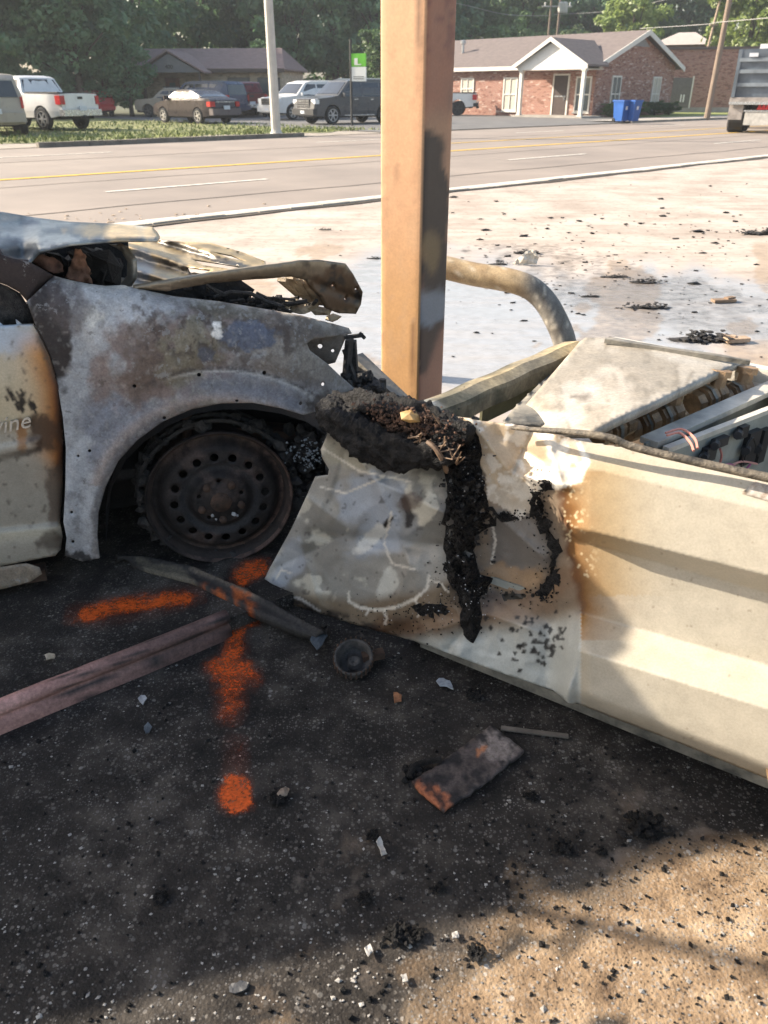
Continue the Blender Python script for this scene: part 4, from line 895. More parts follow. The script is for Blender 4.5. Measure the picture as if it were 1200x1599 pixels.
v, f = roll(pth, np.interp(np.linspace(0, 1, len(pth)), [0, .2, .6, .85, 1], [.022, .042, .040, .032, .018]), 40); mk('charred_rubber', v, f, tar, disp, True)
pth = spline([dp(520, 628, -.02), dp(570, 634, 0), dp(630, 646, 0), dp(690, 668, .01), dp(735, 676, .02)], 22)
v, f = roll(pth, np.interp(np.linspace(0, 1, len(pth)), [0, .3, .8, 1], [.024, .036, .034, .018]), 40, 7); mk('charred_rubber', v, f, tar, disp, True)
rgm = random.Random(9); mb = MB()
for k in range(900):
    x = rgm.gauss(640, 34); y = 664+(x-640)*.25+rgm.gauss(0, 14); mb.chunk(dp(x, y, .05+rgm.uniform(-.022, .006)), rgm.uniform(.0015, .006), rgm)
BF = mb.build('burnt_foam', plain('rusty_foam', (0.05, 0.028, 0.02), .9, .5, 60, .8, c2=(0.20, 0.11, 0.07), bscale=200), disp)
tag(BF, kind='stuff')
mb = MB(); mb.tube(spline([dp(668, 690, .07), dp(680, 700, .075), dp(692, 720, .07), dp(698, 738, .04)], 4), [.006]*12+[.003], 6)
for k in range(14):
    x = rgm.gauss(668, 26); y = rgm.gauss(690, 14); pts = [dp(x+rgm.uniform(-14, 14), y+rgm.uniform(-12, 12), .06+rgm.uniform(0, .02)) for _ in range(4)]; mb.tube(pts, .0018, 4)
WS = mb.build('wire_strands', plain('burnt_wire', (0.16, 0.10, 0.06), .7, .4, 30), disp)
tag(WS, kind='stuff')
mb = MB().chunk(dp(642, 652, .06), .018, rgm, (1.4, 1, .9), True); mb.build('melted_blob', plain('amber_plastic', (0.42, 0.26, 0.10), .5, .4, 40), disp)
# floor rail running left under the wheel
rail_m = painted('sooty_rail', .75, 120, .4, .4)
def rail_paint(x, y):
    c = np.tile(np.array((0.04, 0.035, 0.032)), (len(x), 1)); c = mix(c, (0.15, 0.125, 0.09), .9*blob(x, y, 262, 895, 44, 12, 22, .8, .6, 12)); c = mix(c, (0.20, 0.16, 0.12), .7*line(x, y, [(300, 888), (350, 905), (400, 930)], 4, 1, .6, 8))
    o = np.maximum(blob(x, y, 330, 922, 30, 8, 28, 1, .9, 9), blob(x, y, 372, 940, 26, 16, 20, 1, .9, 9)); o = np.maximum(o, blob(x, y, 375, 965, 18, 10, 20, 1, .9, 9))
    return mix(c, (0.62, 0.13, 0.015), .55*o*sst(.35, .6, fbm(x, y, 7, 31)))
def low(px, py, z): return onZ(px, py, z)
psheet('base_rail', [(180, 866), (222, 867), (300, 884), (404, 930), (505, 986), (494, 993), (395, 952), (300, 906), (212, 883)],
       lambda x, y: onZ(x, y, .066+.016*np.exp(-(pdist(x, y, [(180, 867), (222, 868), (300, 885), (404, 931), (505, 987)])/5)**2)-.03*sst(400, 520, x)), rail_m, disp, 5, (), .03, rail_paint)
# frame and interior of the open top
steel_d = plain('sooty_steel', (0.12, 0.115, 0.10), .6, .4, 16, .3, c2=(0.30, 0.27, 0.22)); inner_m = plain('grey_green_steel', (0.27, 0.28, 0.25), .6, .25, 9, .15); zinc = plain('scorched_zinc', (0.50, 0.47, 0.41), .5, .3, 11, .25, c2=(0.68, 0.63, 0.54), bscale=50)
dark_in = plain('dark_inside', (0.035, 0.033, 0.03), .8, .4, 9)
def tz(px, py, z): return onZ(px, py, z)
def wall(name, p, q, h, th, m, lip=None):
    mb = MB(); p = np.asarray(p, float); q = np.asarray(q, float); d = (q-p)/np.linalg.norm(q-p); nn = np.array([-d[1], d[0], 0])
    mb.prism([p, q, q-[0, 0, h], p-[0, 0, h]], nn*-th/2, nn*th/2)
    o = mb.build(name, m, disp)
    return o
ka, kb = tz(655, 645, .69), tz(902, 538, .70)
kd = (kb-ka)/np.linalg.norm(kb-ka); kn = np.array([-kd[1], kd[0], 0])
bar_m = painted('scorched_angle', .55, 90, .3, .3)
V = []; prof = [(-.045, -.01), (-.045, .0), (.0, .012), (.03, .0), (.032, -.012), (.032, -.05), (.02, -.052), (.02, -.012)]; ts = np.linspace(0, 1, 30)
for t in ts:
    for o_, z_ in prof: V.append(ka+(kb-ka)*t-kn*o_*-1*-1+np.array([0, 0, z_])+kn*.003*math.sin(t*23))
n = len(prof); Fc = [(i*n+k, (i+1)*n+k, (i+1)*n+(k+1) % n, i*n+(k+1) % n) for i in range(29) for k in range(n)]+[tuple(range(n)), tuple(range(29*n, 30*n))]
V = np.array(V); qx, qy = proj(V); c = np.tile(S(134, 124, 104, 1.1), (len(V), 1)); c = mix(c, S(84, 82, 70, 1.1), sst(.4, .6, fbm(qx, qy, 26, 4))); c = mix(c, S(190, 168, 126, 1.0), .8*blob(qx, qy, 890, 545, 34, 14, -20, 1, .4)); c = mix(c, S(178, 160, 126, 1.), .7*blob(qx, qy, 780, 590, 36, 10, -25, 1, .4)); c = mix(c, S(150, 156, 160, 1.), .8*blob(qx, qy, 665, 638, 22, 14, 0, 1, .4))
mk('frame_bar', V, Fc, bar_m, disp, False, c)
wall('frame_end', ka+[0, 0, -.055]+kd*.25, kb+[0, 0, -.055], .05, .008, plain('olive_steel', (0.13, 0.125, 0.07), .7, .4, 14))
for p_ in (ka+kd*.03, kb-kd*.03): MB().box((p_[0], p_[1], .34), (.04, .04, .66), math.atan2(kd[1], kd[0])).build('frame_post', steel_d, disp)
fa, fb = tz(958, 527, .70), tz(1420, 618, .70)
wall('far_rail', fa, fb, .05, .03, zinc); wall('far_wall', fa-[0, 0, .055], fb-[0, 0, .055], .5, .012, plain('brown_inside', (0.12, 0.085, 0.06), .8, .3, 8))
wall('far_rail', kb+kd*.01, fa, .04, .02, steel_d)
MB().prism([dpt(.55, .05, .30), dpt(1.9, .05, .30), dpt(1.9, .8, .30), dpt(.55, .8, .30)], (0, 0, 0), (0, 0, .02)).build('floor_plate', inner_m, disp)
MB().prism([dpt(.55, .05, .02), dpt(1.9, .05, .02), dpt(1.9, .8, .02), dpt(.55, .8, .02)], (0, 0, 0), (0, 0, .03)).build('back_plate', steel_d, disp)
MB().prism([dpt(1.88, .0, .03), dpt(1.88, .8, .03), dpt(1.88, .8, .66), dpt(1.88, .0, .66)], DA*0, DA*.02).build('end_plate', steel_d, disp)
# cover plate lying across the opening
plate = [(794, 662), (800, 657), (905, 534), (915, 527), (960, 527), (1040, 541), (1120, 552), (1167, 561), (1100, 592), (1012, 634), (960, 655), (926, 672), (860, 672)]
def plate_z(x, y): return .715+.018*np.sin((x-830)/110)+.03*sst(0, 1, (y-560)/110)*sst(840, 1000, x)-.05*sst(0, 1, np.maximum(0, 868-x+(660-y)*-.0)/70)*sst(600, 660, y)
def plate_paint(x, y):
    f = fbm(x, y, 40, 3); f2 = fbm(x, y, 12, 5)
    c = np.tile(np.array((0.30, 0.265, 0.215)), (len(x), 1)); c = mix(c, (0.39, 0.35, 0.295), sst(.45, .62, f)); c = mix(c, (0.18, 0.155, 0.12), .6*sst(.55, .7, f2)); c = mix(c, (0.44, 0.41, 0.36), .8*blob(x, y, 1080, 558, 60, 10, 8, .8, .6, 14)); c = mix(c, (0.44, 0.41, 0.36), .8*blob(x, y, 850, 655, 60, 10, 0, .8, .6, 14))
    c = mix(c, (0.44, 0.42, 0.38), .6*blob(x, y, 905, 612, 34, 16, 0, .6, .5, 12)); c = mix(c, (0.15, 0.125, 0.10), .8*blob(x, y, 910, 619, 15, 6, 0, .6, .7, 5)); c = mix(c, (0.45, 0.43, 0.40), .7*blob(x, y, 1135, 566, 20, 6, 10, 1, .5, 6))
    return c
psheet('cover_plate', plate, lambda x, y: onZ(x, y, plate_z(x, y)), painted('scorched_cover', .5, 120, .2, .2, 0, 24, .12), disp, 6, (), .018, plate_paint)
psheet('bent_flap', [(786, 660), (800, 640), (868, 575), (880, 570), (872, 596), (850, 632), (880, 640), (850, 662)], lambda x, y: onZ(x, y, .66+.0006*(y-575)), steel_d, disp, 8, (), .008)
MB().bar(tz(945, 532, .74), tz(1172, 566, .73), .012, .012).build('plate_edge', steel_d, disp)
# dividers
d1a, d1b = tz(1008, 692, .67), tz(1330, 548, .67); wall('divider', d1a, d1b, .34, .006, inner_m); wall('divider_channel', d1a+[.012, .012, .004], d1b+[.012, .012, .004], .014, .045, zinc)
d2a, d2b = tz(1040, 702, .665), tz(1330, 590, .665); wall('divider', d2a, d2b, .34, .01, inner_m); wall('divider_edge', d2a+[0, 0, .006], d2b+[0, 0, .006], .012, .016, zinc)
MB().bar(tz(1005, 655, .58), tz(1130, 640, .58), .07, .03).build('shelf', zinc, disp)
MB().bar(tz(1050, 607, .60), tz(1110, 597, .60), .015, .10).build('white_bracket', plain('pale_bracket', (0.6, 0.56, 0.47), .6, .2, 10), disp)
psheet('gusset', [(1150, 566), (1200, 575), (1260, 590), (1260, 640), (1185, 612)], lambda x, y: onZ(x, y, .66), zinc, disp, 14, (), .006)
MB().prism([tz(1000, 640, .5), tz(1100, 592, .5), tz(1110, 598, .4), tz(1010, 646, .4)], (0, 0, -.1), (0, 0, .06)).build('grey_box', plain('blue_grey_box', (0.2, 0.215, 0.22), .6, .2, 10), disp)
def motor(px_, py_, z):
    c_ = tz(px_, py_, z); ax = np.array([.80, .45, .12]); ax /= np.linalg.norm(ax)
    bz = plain('bronze_valve', (0.30, 0.19, 0.105), .5, .5, 26, .3, metal=.15)
    m_ = MB().lathe([(.0, -.052), (.030, -.052), (.032, -.030), (.022, -.027), (.022, -.021), (.034, -.018), (.036, .012), (.024, .016), (.024, .022), (.030, .025), (.030, .05), (.018, .056), (.0, .056)], c_, ax, 9).build('valve_body', bz, disp)
    x, y, _ = ident(ax)
    MB().lathe([(.0, -.0), (.02, 0), (.02, .05), (.028, .05), (.028, .066), (0, .066)], c_+ax*.03, (0.1, .1, 1), 8).build('valve_cap', bz, m_)
    MB().lathe([(.039, -.010), (.039, .0), (.0365, .0)], c_, ax, 9).build('clamp_band', steel_d, m_)
motor(958, 668, .655); motor(1004, 662, .635); motor(1034, 650, .65); motor(1104, 622, .655); motor(1146, 616, .64)
black = plain('black_plastic', (0.018, 0.018, 0.02), .5, .3, 20)
q = lambda a, b, t=0.0: onP(a, b, d2a, np.array([-(d2b-d2a)[1], (d2b-d2a)[0], 0])/np.linalg.norm((d2b-d2a)[:2]), 0)+np.array([-.012, -.018, 0])
for nm, a, b, w_, h_ in (('switch', 1125, 684, .05, .022), ('relay', 1172, 692, .05, .085), ('relay', 1190, 690, .03, .09), ('knob', 1160, 668, .03, .03), ('terminal', 1108, 702, .04, .035)):
    mb = MB(); c_ = q(a, b); mb.box(c_, (w_, .025, h_), math.atan2(d2b[1]-d2a[1], d2b[0]-d2a[0]))
    mb.lathe([(0, .03), (.010, .03), (.012, 0)], c_+np.array([-.01, -.012, 0]), (-.4, -.8, .1), 8); mb.build(nm, black, disp)
for nm, colr, pts in (('pink_wire', (0.62, 0.26, 0.20), [(1040, 676), (1065, 670), (1085, 684), (1090, 700)]), ('pink_wire', (0.62, 0.26, 0.20), [(1042, 680), (1062, 676), (1078, 690), (1084, 704)]), ('red_wire', (0.45, 0.16, 0.14), [(1130, 722), (1136, 700), (1134, 688)]), ('purple_wire', (0.35, 0.10, 0.22), [(1132, 716), (1150, 712), (1168, 722), (1180, 712)]), ('pink_wire', (0.6, 0.3, 0.26), [(1140, 720), (1165, 708), (1190, 712)]), ('black_wire', (0.02, 0.02, 0.02), [(1098, 714), (1104, 698), (1114, 700), (1112, 716)]), ('black_wire', (0.02, 0.02, 0.02), [(1165, 720), (1172, 690), (1184, 672), (1192, 700)])):
    P_ = [(q(a, b)+np.array([-.02, -.03, .0]) if a > 1092 else tz(a, b, .70)) for a, b in pts]
    MB().tube(spline(P_, 5), .0028, 5).build(nm, plain(nm+'_insulation', colr, .5, .1), disp)
# rubber seal along the top edge of the panel
sp_ = spline([dp(800, 668, -.01), dp(850, 672, .012), (dp(905, 676, .02)), dp(955, 684, .02), dp(990, 698, .012), dp(1100, 724, .0), dp(1200, 746, .0), dp(1330, 776, .0), dp(1480, 810, 0)], 8)
mb = MB().tube(sp_, np.interp(np.linspace(0, 1, len(sp_)), [0, .1, .4, 1], [.004, .006, .008, .010]), 8); mb.build('rubber_seal', plain('scuffed_rubber', (0.05, 0.043, 0.036), .6, .6, 40, .5, c2=(0.20, 0.165, 0.12), bscale=120), disp, True)
psheet('faded_sticker', [(1180, 752), (1200, 757), (1230, 764), (1225, 790), (1192, 780), (1158, 770)], lambda x, y: dp(x, y, panel_off(x, y)+.002), plain('faded_print', (0.40, 0.30, 0.22), .6, .4, 90, c2=(0.5, 0.47, 0.42)), disp, 9, (), .0005)
# ------------------------------------------------------------------ steel column
colm = painted('faded_orange_column', .55, 90, .08, .04, 0, 14, .06, spec=.35)
CC = np.array([0.125, 3.30, 0]); W2 = .102; cth = math.radians(35)
la = np.array([math.cos(cth), -math.sin(cth), 0]); lb = np.array([math.sin(cth), math.cos(cth), 0])   # left face runs along la, right face along lb
V = []; Fc = []; HH = 4.9
ring = []
rad = .014
for k, (sx, sy) in enumerate(((-1, -1), (1, -1), (1, 1), (-1, 1))):
    for j in range(4):
        a = math.pi+k*math.pi/2+j*math.pi/6; ring.append(la*(sx*(W2-rad)+rad*math.cos(a))+lb*(sy*(W2-rad)+rad*math.sin(a)))
R2 = []
for i in range(len(ring)):
    p, q_ = ring[i], ring[(i+1) % len(ring)]; k = max(1, int(np.linalg.norm(q_-p)/.02))
    for j in range(k): R2.append(p+(q_-p)*j/k)
zs = np.concatenate([np.arange(0.02, 1.9, .02), np.linspace(1.95, HH, 6)]); n = len(R2)
V = np.array([CC+p+np.array([0, 0, z]) for z in zs for p in R2])
Fc = [(i*n+k, i*n+(k+1) % n, (i+1)*n+(k+1) % n, (i+1)*n+k) for i in range(len(zs)-1) for k in range(n)]+[tuple(range((len(zs)-1)*n, len(zs)*n))]
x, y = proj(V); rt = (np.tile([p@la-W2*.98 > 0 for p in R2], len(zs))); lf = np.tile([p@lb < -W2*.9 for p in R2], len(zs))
c = np.tile(np.array((0.55, 0.32, 0.185)), (len(V), 1)); f = fbm(x, y, 30, 3)
c = mix(c, (0.52, 0.30, 0.13), .8*sst(300, 520, y)*lf); c = mix(c, (0.50, 0.32, 0.19), .35*sst(.62, .72, fbm(x*2, y/5, 18, 8)))
c = mix(c, np.array((0.29, 0.13, 0.085)), .88*rt); c = mix(c, (0.16, 0.10, 0.075), .55*rt*sst(.45, .7, fbm(x, y/2.5, 26, 19))); c = mix(c, (0.20, 0.09, 0.07), .8*rt*sst(.5, .62, fbm(x, y, 16, 9))*(1-sst(60, 110, y)))  # right face painted darker and redder, deepening its shade
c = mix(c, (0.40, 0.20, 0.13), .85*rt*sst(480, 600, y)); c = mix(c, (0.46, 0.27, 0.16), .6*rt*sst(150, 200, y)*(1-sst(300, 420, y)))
sm = np.maximum(line(x, y, [(670, 225), (668, 260), (672, 300), (676, 330), (684, 400), (680, 470), (664, 520), (650, 560)], 22, .7, .5, 22, 4), blob(x, y, 680, 310, 30, 70, 0, .6, .5, 26, 5))
sm = sm*rt*np.clip(1.15-.25*(y > 500), 0, 1); c = mix(c, (0.04, 0.034, 0.031), .95*sm); c = mix(c, (0.26, 0.28, 0.31), .8*rt*blob(x, y, 668, 480, 26, 34, 60, .9, .6, 16, 6)*sst(430, 470, y)); c = mix(c, (0.33, 0.22, 0.10), .5*rt*blob(x, y, 672, 395, 16, 30, 0, 1, .5))
ed = np.exp(-((x-np.interp(y, [0, 620], [657, 644]))/3.0)**2); c = mix(c, (0.13, 0.07, 0.04), ed*.8*sst(.35, .65, fbm(x/8, y, 60, 9))); c = mix(c, (0.03, 0.025, 0.022), .9*ed*(y < 80)*sst(.3, .5, f))
c = mix(c, (0.30, 0.17, 0.10), .55*lf*sst(.60, .72, fbm(x*3, y/3, 22, 61))*sst(.5, .6, fbm(x, y, 40, 62))); c = mix(c, (0.45, 0.28, 0.17), .5*sst(.74, .78, fbm(x, y, 9, 44))*lf)
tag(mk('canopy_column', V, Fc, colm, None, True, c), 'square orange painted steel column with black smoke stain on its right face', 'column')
# ------------------------------------------------------------------ bent pipe guard
pm = painted('weathered_shaded_pipe', .6, 150, .25, .3); pts = []
L0 = onY(672, 418, 3.95); L1 = onY(800, 442, 3.78); L2 = onY(866, 500, 3.70)
a0 = onY(645, 425, 3.98); foot0 = np.array([a0[0]-.0, a0[1]+.02, 0.0]); foot1 = onY(884, 545, 3.68); ft = np.array([foot1[0]+.02, foot1[1], 0.0])
pth = spline([foot0, foot0+[0, 0, .25], np.array([a0[0]+.01, a0[1], a0[2]-.08]), onY(668, 416, 3.95), onY(740, 428, 3.87), onY(808, 441, 3.78), onY(842, 460, 3.745), onY(866, 494, 3.71), foot1, ft], 8)
mb = MB().tube(pth, .056, 18); V = np.array(mb.v); x, y = proj(V)
c = np.tile(S(196, 172, 136, .75), (len(V), 1)); c = mix(c, S(150, 124, 92, .8), .6*sst(.45, .75, fbm(x, y, 14, 3))); c = mix(c, S(130, 130, 128, .75), .85*sst(800, 840, x)); c = mix(c, S(96, 88, 78, .8), .5*sst(.5, .7, fbm(x, y, 10, 6))*sst(780, 830, x)); c = mix(c, S(230, 220, 200, .8), .6*sst(.66, .74, fbm(x, y, 6, 9)))  # grey past the straight run paints the shade on the bend; mottling is wear
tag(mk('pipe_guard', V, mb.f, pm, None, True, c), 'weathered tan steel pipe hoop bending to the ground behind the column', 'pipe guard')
# ------------------------------------------------------------------ spray paint marks
def spray_mat():
    m, nt, bs, out = nodes('orange_spray'); at = N(nt, 'ShaderNodeAttribute', attribute_name='Col'); sep = N(nt, 'ShaderNodeSeparateColor'); nt.links.new(at.outputs['Color'], sep.inputs[0])
    n1 = tex(nt, 'noise', 130, 4, .7); n2 = tex(nt, 'noise', 28, 4, .6)
    a = math_(nt, 'ADD', sep.outputs[0], math_(nt, 'ADD', math_(nt, 'MULTIPLY', math_(nt, 'SUBTRACT', n1, .5), 1.1), math_(nt, 'MULTIPLY', math_(nt, 'SUBTRACT', n2, .5), .9)))
    mr = N(nt, 'ShaderNodeMapRange', i1=.52, i2=1.25); nt.links.new(a, mr.inputs[0])
    bs.inputs['Base Color'].default_value = (.85, .125, .008, 1); bs.inputs['Roughness'].default_value = .7
    al = math_(nt, 'MULTIPLY', math_(nt, 'MAXIMUM', mr.outputs[0], math_(nt, 'MULTIPLY', sep.outputs[0], .10)), ramp(nt, sep.outputs[0], [(.04, 0.), (.2, 1.)])); nt.links.new(al, bs.inputs['Alpha']); return m
spm = spray_mat()
def spray(label, outline, fn, z):
    o = psheet('spray_paint_mark', outline, lambda x, y: onZ(x, y, z), spm, None, 5, (), 0, lambda x, y: np.repeat(np.clip(fn(x, y), 0, 1)[:, None], 3, 1))
    tag(o, label, 'paint mark')
spray('orange spray paint stripe on the sooty island beside the wheel', [(95, 975), (105, 935), (200, 908), (315, 905), (325, 940), (240, 972), (150, 985)], lambda x, y: np.maximum(.95*line(x, y, [(135, 960), (190, 945), (250, 938), (290, 934)], 15, 1.5, .3, 20), .5*line(x, y, [(110, 965), (310, 930)], 18, 1.6, .4, 20)), ISL+.008)
spray('long orange spray paint streak on the black asphalt beside the pink edging', [(310, 1130), (300, 1060), (335, 960), (400, 955), (425, 985), (420, 1060), (390, 1150), (335, 1210)], lambda x, y: np.maximum(np.maximum(.9*line(x, y, [(372, 985), (366, 1020)], 17, 1.4, .4, 20), .85*blob(x, y, 362, 1052, 40, 28, 10, 1.2, .5, 20)), np.maximum(.75*line(x, y, [(365, 1060), (358, 1110)], 22, 1.6, .5, 20), .7*line(x, y, [(370, 980), (400, 972)], 8, 1.2, .4, 12))), .006)
spray('orange spray paint on the sooty ground between the wheel and the panel', [(345, 905), (352, 880), (400, 862), (428, 868), (425, 890), (400, 925), (365, 922)], lambda x, y: .9*blob(x, y, 392, 893, 32, 20, -20, 1.4, .5, 14), ISL+.01)
spray('small orange spray paint spot on asphalt at the end of the streak', [(325, 1290), (325, 1200), (345, 1140), (390, 1150), (410, 1210), (400, 1285)], lambda x, y: np.maximum(.97*blob(x, y, 367, 1240, 30, 34, 0, 1.2, .3, 20), .42*line(x, y, [(368, 1160), (370, 1220)], 20, 1.6, .3, 20)), .006)
# ------------------------------------------------------------------ debris on the burnt asphalt
board = [(642, 1222), (700, 1182), (768, 1131), (819, 1172), (760, 1222), (692, 1266)]
def board_paint(x, y):
    c = np.tile(np.array((0.075, 0.06, 0.055)), (len(x), 1)); f = fbm(x, y, 14, 4)
    c = mix(c, (0.24, 0.20, 0.18), .9*blob(x, y, 785, 1160, 36, 26, -35, .9, .6, 12)); c = mix(c, (0.36, 0.12, 0.055), .9*blob(x, y, 675, 1240, 36, 14, 35, .8, .8, 9)); c = mix(c, (0.02, 0.019, 0.02), .85*sst(.5, .6, f)); c = mix(c, (0.40, 0.15, 0.06), .8*blob(x, y, 752, 1172, 10, 5, -40, .8, .6, 5)); return c
bd = thing('charred_board', 'charred rectangular board with rusty orange end lying on the asphalt', 'board', tuple(onZ(730, 1200)), local=False)
psheet('plate', rough_edge(board, 10, .8, 3), lambda x, y: onZ(x, y, .016+.005*(fbm(x, y, 12, 2)-.5)+.003*np.exp(-(pdist(x, y, [(700, 1182), (745, 1228)])/8)**2)), painted('charred_board', .85, 120, .4, .5), bd, 5, (), .009, board_paint)
mb = MB().tube(spline([onZ(640, 1215, .01), onZ(646, 1198, .015), onZ(665, 1190, .02), onZ(690, 1186, .025)], 4), .008, 6)
for k in range(24): mb.chunk(onZ(random.uniform(632, 668), random.uniform(1195, 1225), .008), random.uniform(.004, .01), ico=True)
mb.build('melted_edge', tar, bd)
def scrap(name, label, cat, pxy, shape, m, z=0.0, group=None):
    mb = MB(); c0 = onZ(*pxy, z); shape(mb, c0)
    o = mk(name, np.array(mb.v)-c0, mb.f, m); o.location = c0; return tag(o, label, cat, group)
cup = thing('round_cap', 'charred round metal cap with ribbed rim lying under the panel', 'cap', tuple(onZ(553, 1032)), local=False)
c0 = onZ(553, 1030, .03); ax = np.array([-.05, -.45, .9])
MB().lathe([(.042, -.03), (.050, -.01), (.053, .016), (.050, .021), (.045, .018), (.040, -.018), (.020, -.024), (.017, -.006), (.010, -.005), (.0, -.012)], c0, ax, 26).build('rim', plain('charred_metal', (0.02, 0.018, 0.017), .6, .5, 40, .4, c2=(0.085, 0.075, 0.068)), cup, True)
x_, y_, z_ = ident(ax)
mb = MB()
for k in range(24):
    a = 2*math.pi*k/24; mb.box(c0+(x_*math.cos(a)+y_*math.sin(a))*.0525+z_/np.linalg.norm(z_)*.012, (.004, .004, .02), a)
mb.build('ribs', rustdark, cup)
MB().box(c0+[.05, .03, -.01], (.06, .025, .02), .3).build('stub', rustdark, cup)
def flake(px_outline, z, amp=.012, seed=2, th=.003):
    cc_ = np.mean(px_outline, 0); px_outline = [tuple(cc_+(np.array(p)-cc_)*.72) for p in px_outline]
    def f(name, label, cat, m):
        cen = onZ(np.mean([p[0] for p in px_outline]), np.mean([p[1] for p in px_outline]))
        o = psheet(name, rough_edge(px_outline, 7, .8, seed), lambda x, y: onZ(x, y, z+amp*(fbm(x, y, 12, seed)-.3)), m, None, 4, (), th, None, False); return tag(o, label, cat)
    return f
bluepl = plain('blue_grey_flake', (0.07, 0.085, 0.10), .5, .3, 30, .3)
flake([(478, 1000), (490, 985), (508, 980), (516, 990), (504, 1012), (494, 1022)], .03)('plastic_shard', 'blue grey plastic shard under the scorched panel', 'shard', bluepl)
flake([(676, 1062), (690, 1054), (706, 1062), (714, 1080), (700, 1074), (684, 1072)], .01)('ash_flake', 'pale bluish white flake on black asphalt below the panel', 'flake', plain('white_flake', (0.34, 0.37, 0.40), .7, .4, 40, .3))
flake([(612, 1078), (628, 1082), (630, 1096), (614, 1100)], .008)('rust_flake', 'small orange brown rust flake near the white flake', 'flake', plain('rust_flake', (0.30, 0.13, 0.06), .9, .4, 60))
flake([(222, 1134), (232, 1126), (238, 1132), (234, 1146), (226, 1148)], .012)('plastic_shard', 'small blue grey chip on asphalt left of the orange streak', 'shard', bluepl)
flake([(212, 1090), (226, 1082), (232, 1088), (222, 1104)], .01)('ash_flake', 'light grey ash scrap between the pink edging and orange streak', 'flake', ashgrey)
flake([(428, 1240), (446, 1224), (456, 1228), (450, 1244), (436, 1252)], .015, .02)('metal_scrap', 'folded tan scrap right of the orange spot', 'scrap', plain('tan_scrap', (0.24, 0.18, 0.13), .7, .3, 30))
flake([(584, 1312), (594, 1302), (600, 1318), (606, 1336), (598, 1342), (592, 1326)], .015, .02)('metal_scrap', 'twisted silvery scrap on the open black asphalt', 'scrap', plain('silver_scrap', (0.42, 0.40, 0.37), .5, .3, 40, metal=.3))
flake([(352, 1540), (376, 1526), (394, 1532), (390, 1546), (366, 1556), (352, 1552)], .006, .006)('flat_pebble', 'flat dark grey pebble near the bottom edge of the picture', 'pebble', plain('dark_pebble', (0.06, 0.06, 0.062), .6, .2, 30))
flake([(568, 1478), (580, 1472), (584, 1484), (576, 1496), (570, 1490)], .008)('paint_chip', 'largest white chip on the asphalt near the shadow edge', 'chip', plain('white_chip', (0.40, 0.38, 0.35), .7, .3, 40))
flake([(626, 1522), (636, 1520), (638, 1532), (628, 1536)], .006)('paint_chip', 'white chip right on the edge of the sunlight', 'chip', MATS['white_chip'])
flake([(704, 1456), (716, 1454), (718, 1464), (706, 1466)], .006)('paint_chip', 'small white chip above the thin shadow line', 'chip', MATS['white_chip'])
flake([(66, 1022), (86, 1018), (88, 1028), (70, 1032)], ISL+.012)('ash_flake', 'tan scrap lying on the sooty island above the pink edging', 'flake', ashtan)
MB_ = MB().bar(onZ(783, 1137, .012), onZ(888, 1150, .01), .012, .005); tag(MB_.build('metal_strip', plain('thin_strip', (0.13, 0.11, 0.09), .6, .3, 20)), 'thin bent metal strip behind the charred board', 'strip')
def clump(label, px_, py_, r, n, z=.008, m=None, gx=1.0, flat=.6, seed=0):
    rg = random.Random(int(px_*7+py_)); c0 = onZ(px_, py_, z); mb = MB()
    mb.chunk(np.array([0, 0, 0]), r*1.0, rg, (gx*1.1, .9, .16), True)
    for k in range(n*3): mb.chunk(np.array([rg.gauss(0, r*.42*gx), rg.gauss(0, r*.42), abs(rg.gauss(0, r*.25))]), rg.uniform(r*.12, r*.36), rg, (1, 1, flat), True)
    o = mk('charred_clump', mb.v, mb.f, m or tar); o.location = c0; tag(o, label, 'debris')
for lb, a, b, r, nn in (('black lump touching the pink island edging', 182, 1048, .028, 16), ('charred lump beside the tan scrap near the orange spot', 434, 1246, .03, 20), ('charred flakes around the twisted silvery scrap', 582, 1305, .022, 14), ('round black lump left of the pair in the middle asphalt', 570, 1402, .022, 14), ('round black lump right of the pair in the middle asphalt', 686, 1388, .020, 12), ('black crumbly lump in the brown stain, below the metal strip', 828, 1243, .022, 14), ('widest black clump in the brown stain near the sunlight', 1005, 1290, .05, 34), ('black clump at the left of the brown stain above the shadow edge', 880, 1322, .026, 16), ('charred lump in shade just left of the sunlit patch', 742, 1488, .026, 16), ('dark lump on asphalt below the orange spot', 250, 1402, .024, 14), ('charred heap close to the shadow edge, bottom middle', 622, 1460, .032, 22), ('small black lump beside the charred heap', 655, 1458, .02, 10), ('black flake pile under the white flake', 740, 1085, .03, 18), ('black lump on the shadow edge below the brown stain', 940, 1330, .018, 12)):
    clump(lb, a, b, r*.68, nn)
# uncountable crumbs
rg = random.Random(12); mb = MB()
for k in range(2600):
    x_, y_ = rg.uniform(-20, 1220), rg.uniform(960, 1610)
    dens = .22+.6*math.exp(-(((x_-950)/260)**2+((y_-1330)/160)**2))+.4*math.exp(-(((x_-640)/300)**2+((y_-1040)/60)**2))
    if rg.random() > dens: continue
    mb.chunk(onZ(x_, y_, .002), rg.uniform(.0015, .0055) if rg.random() < .9 else rg.uniform(.005, .008), rg)
tag(mb.build('char_grit', tar), 'black charred grit strewn over the asphalt', 'grit', kind='stuff')
mb = MB()
for k in range(1500):
    x_, y_ = rg.uniform(-20, 1220), rg.uniform(1010, 1610)
    if rg.random() > (.35+.65*sst(1150, 1500, y_)): continue
    mb.chunk(onZ(x_, y_, .001), rg.uniform(.0012, .0035) if rg.random() < .93 else rg.uniform(.004, .006), rg, (1.2, 1, .5))
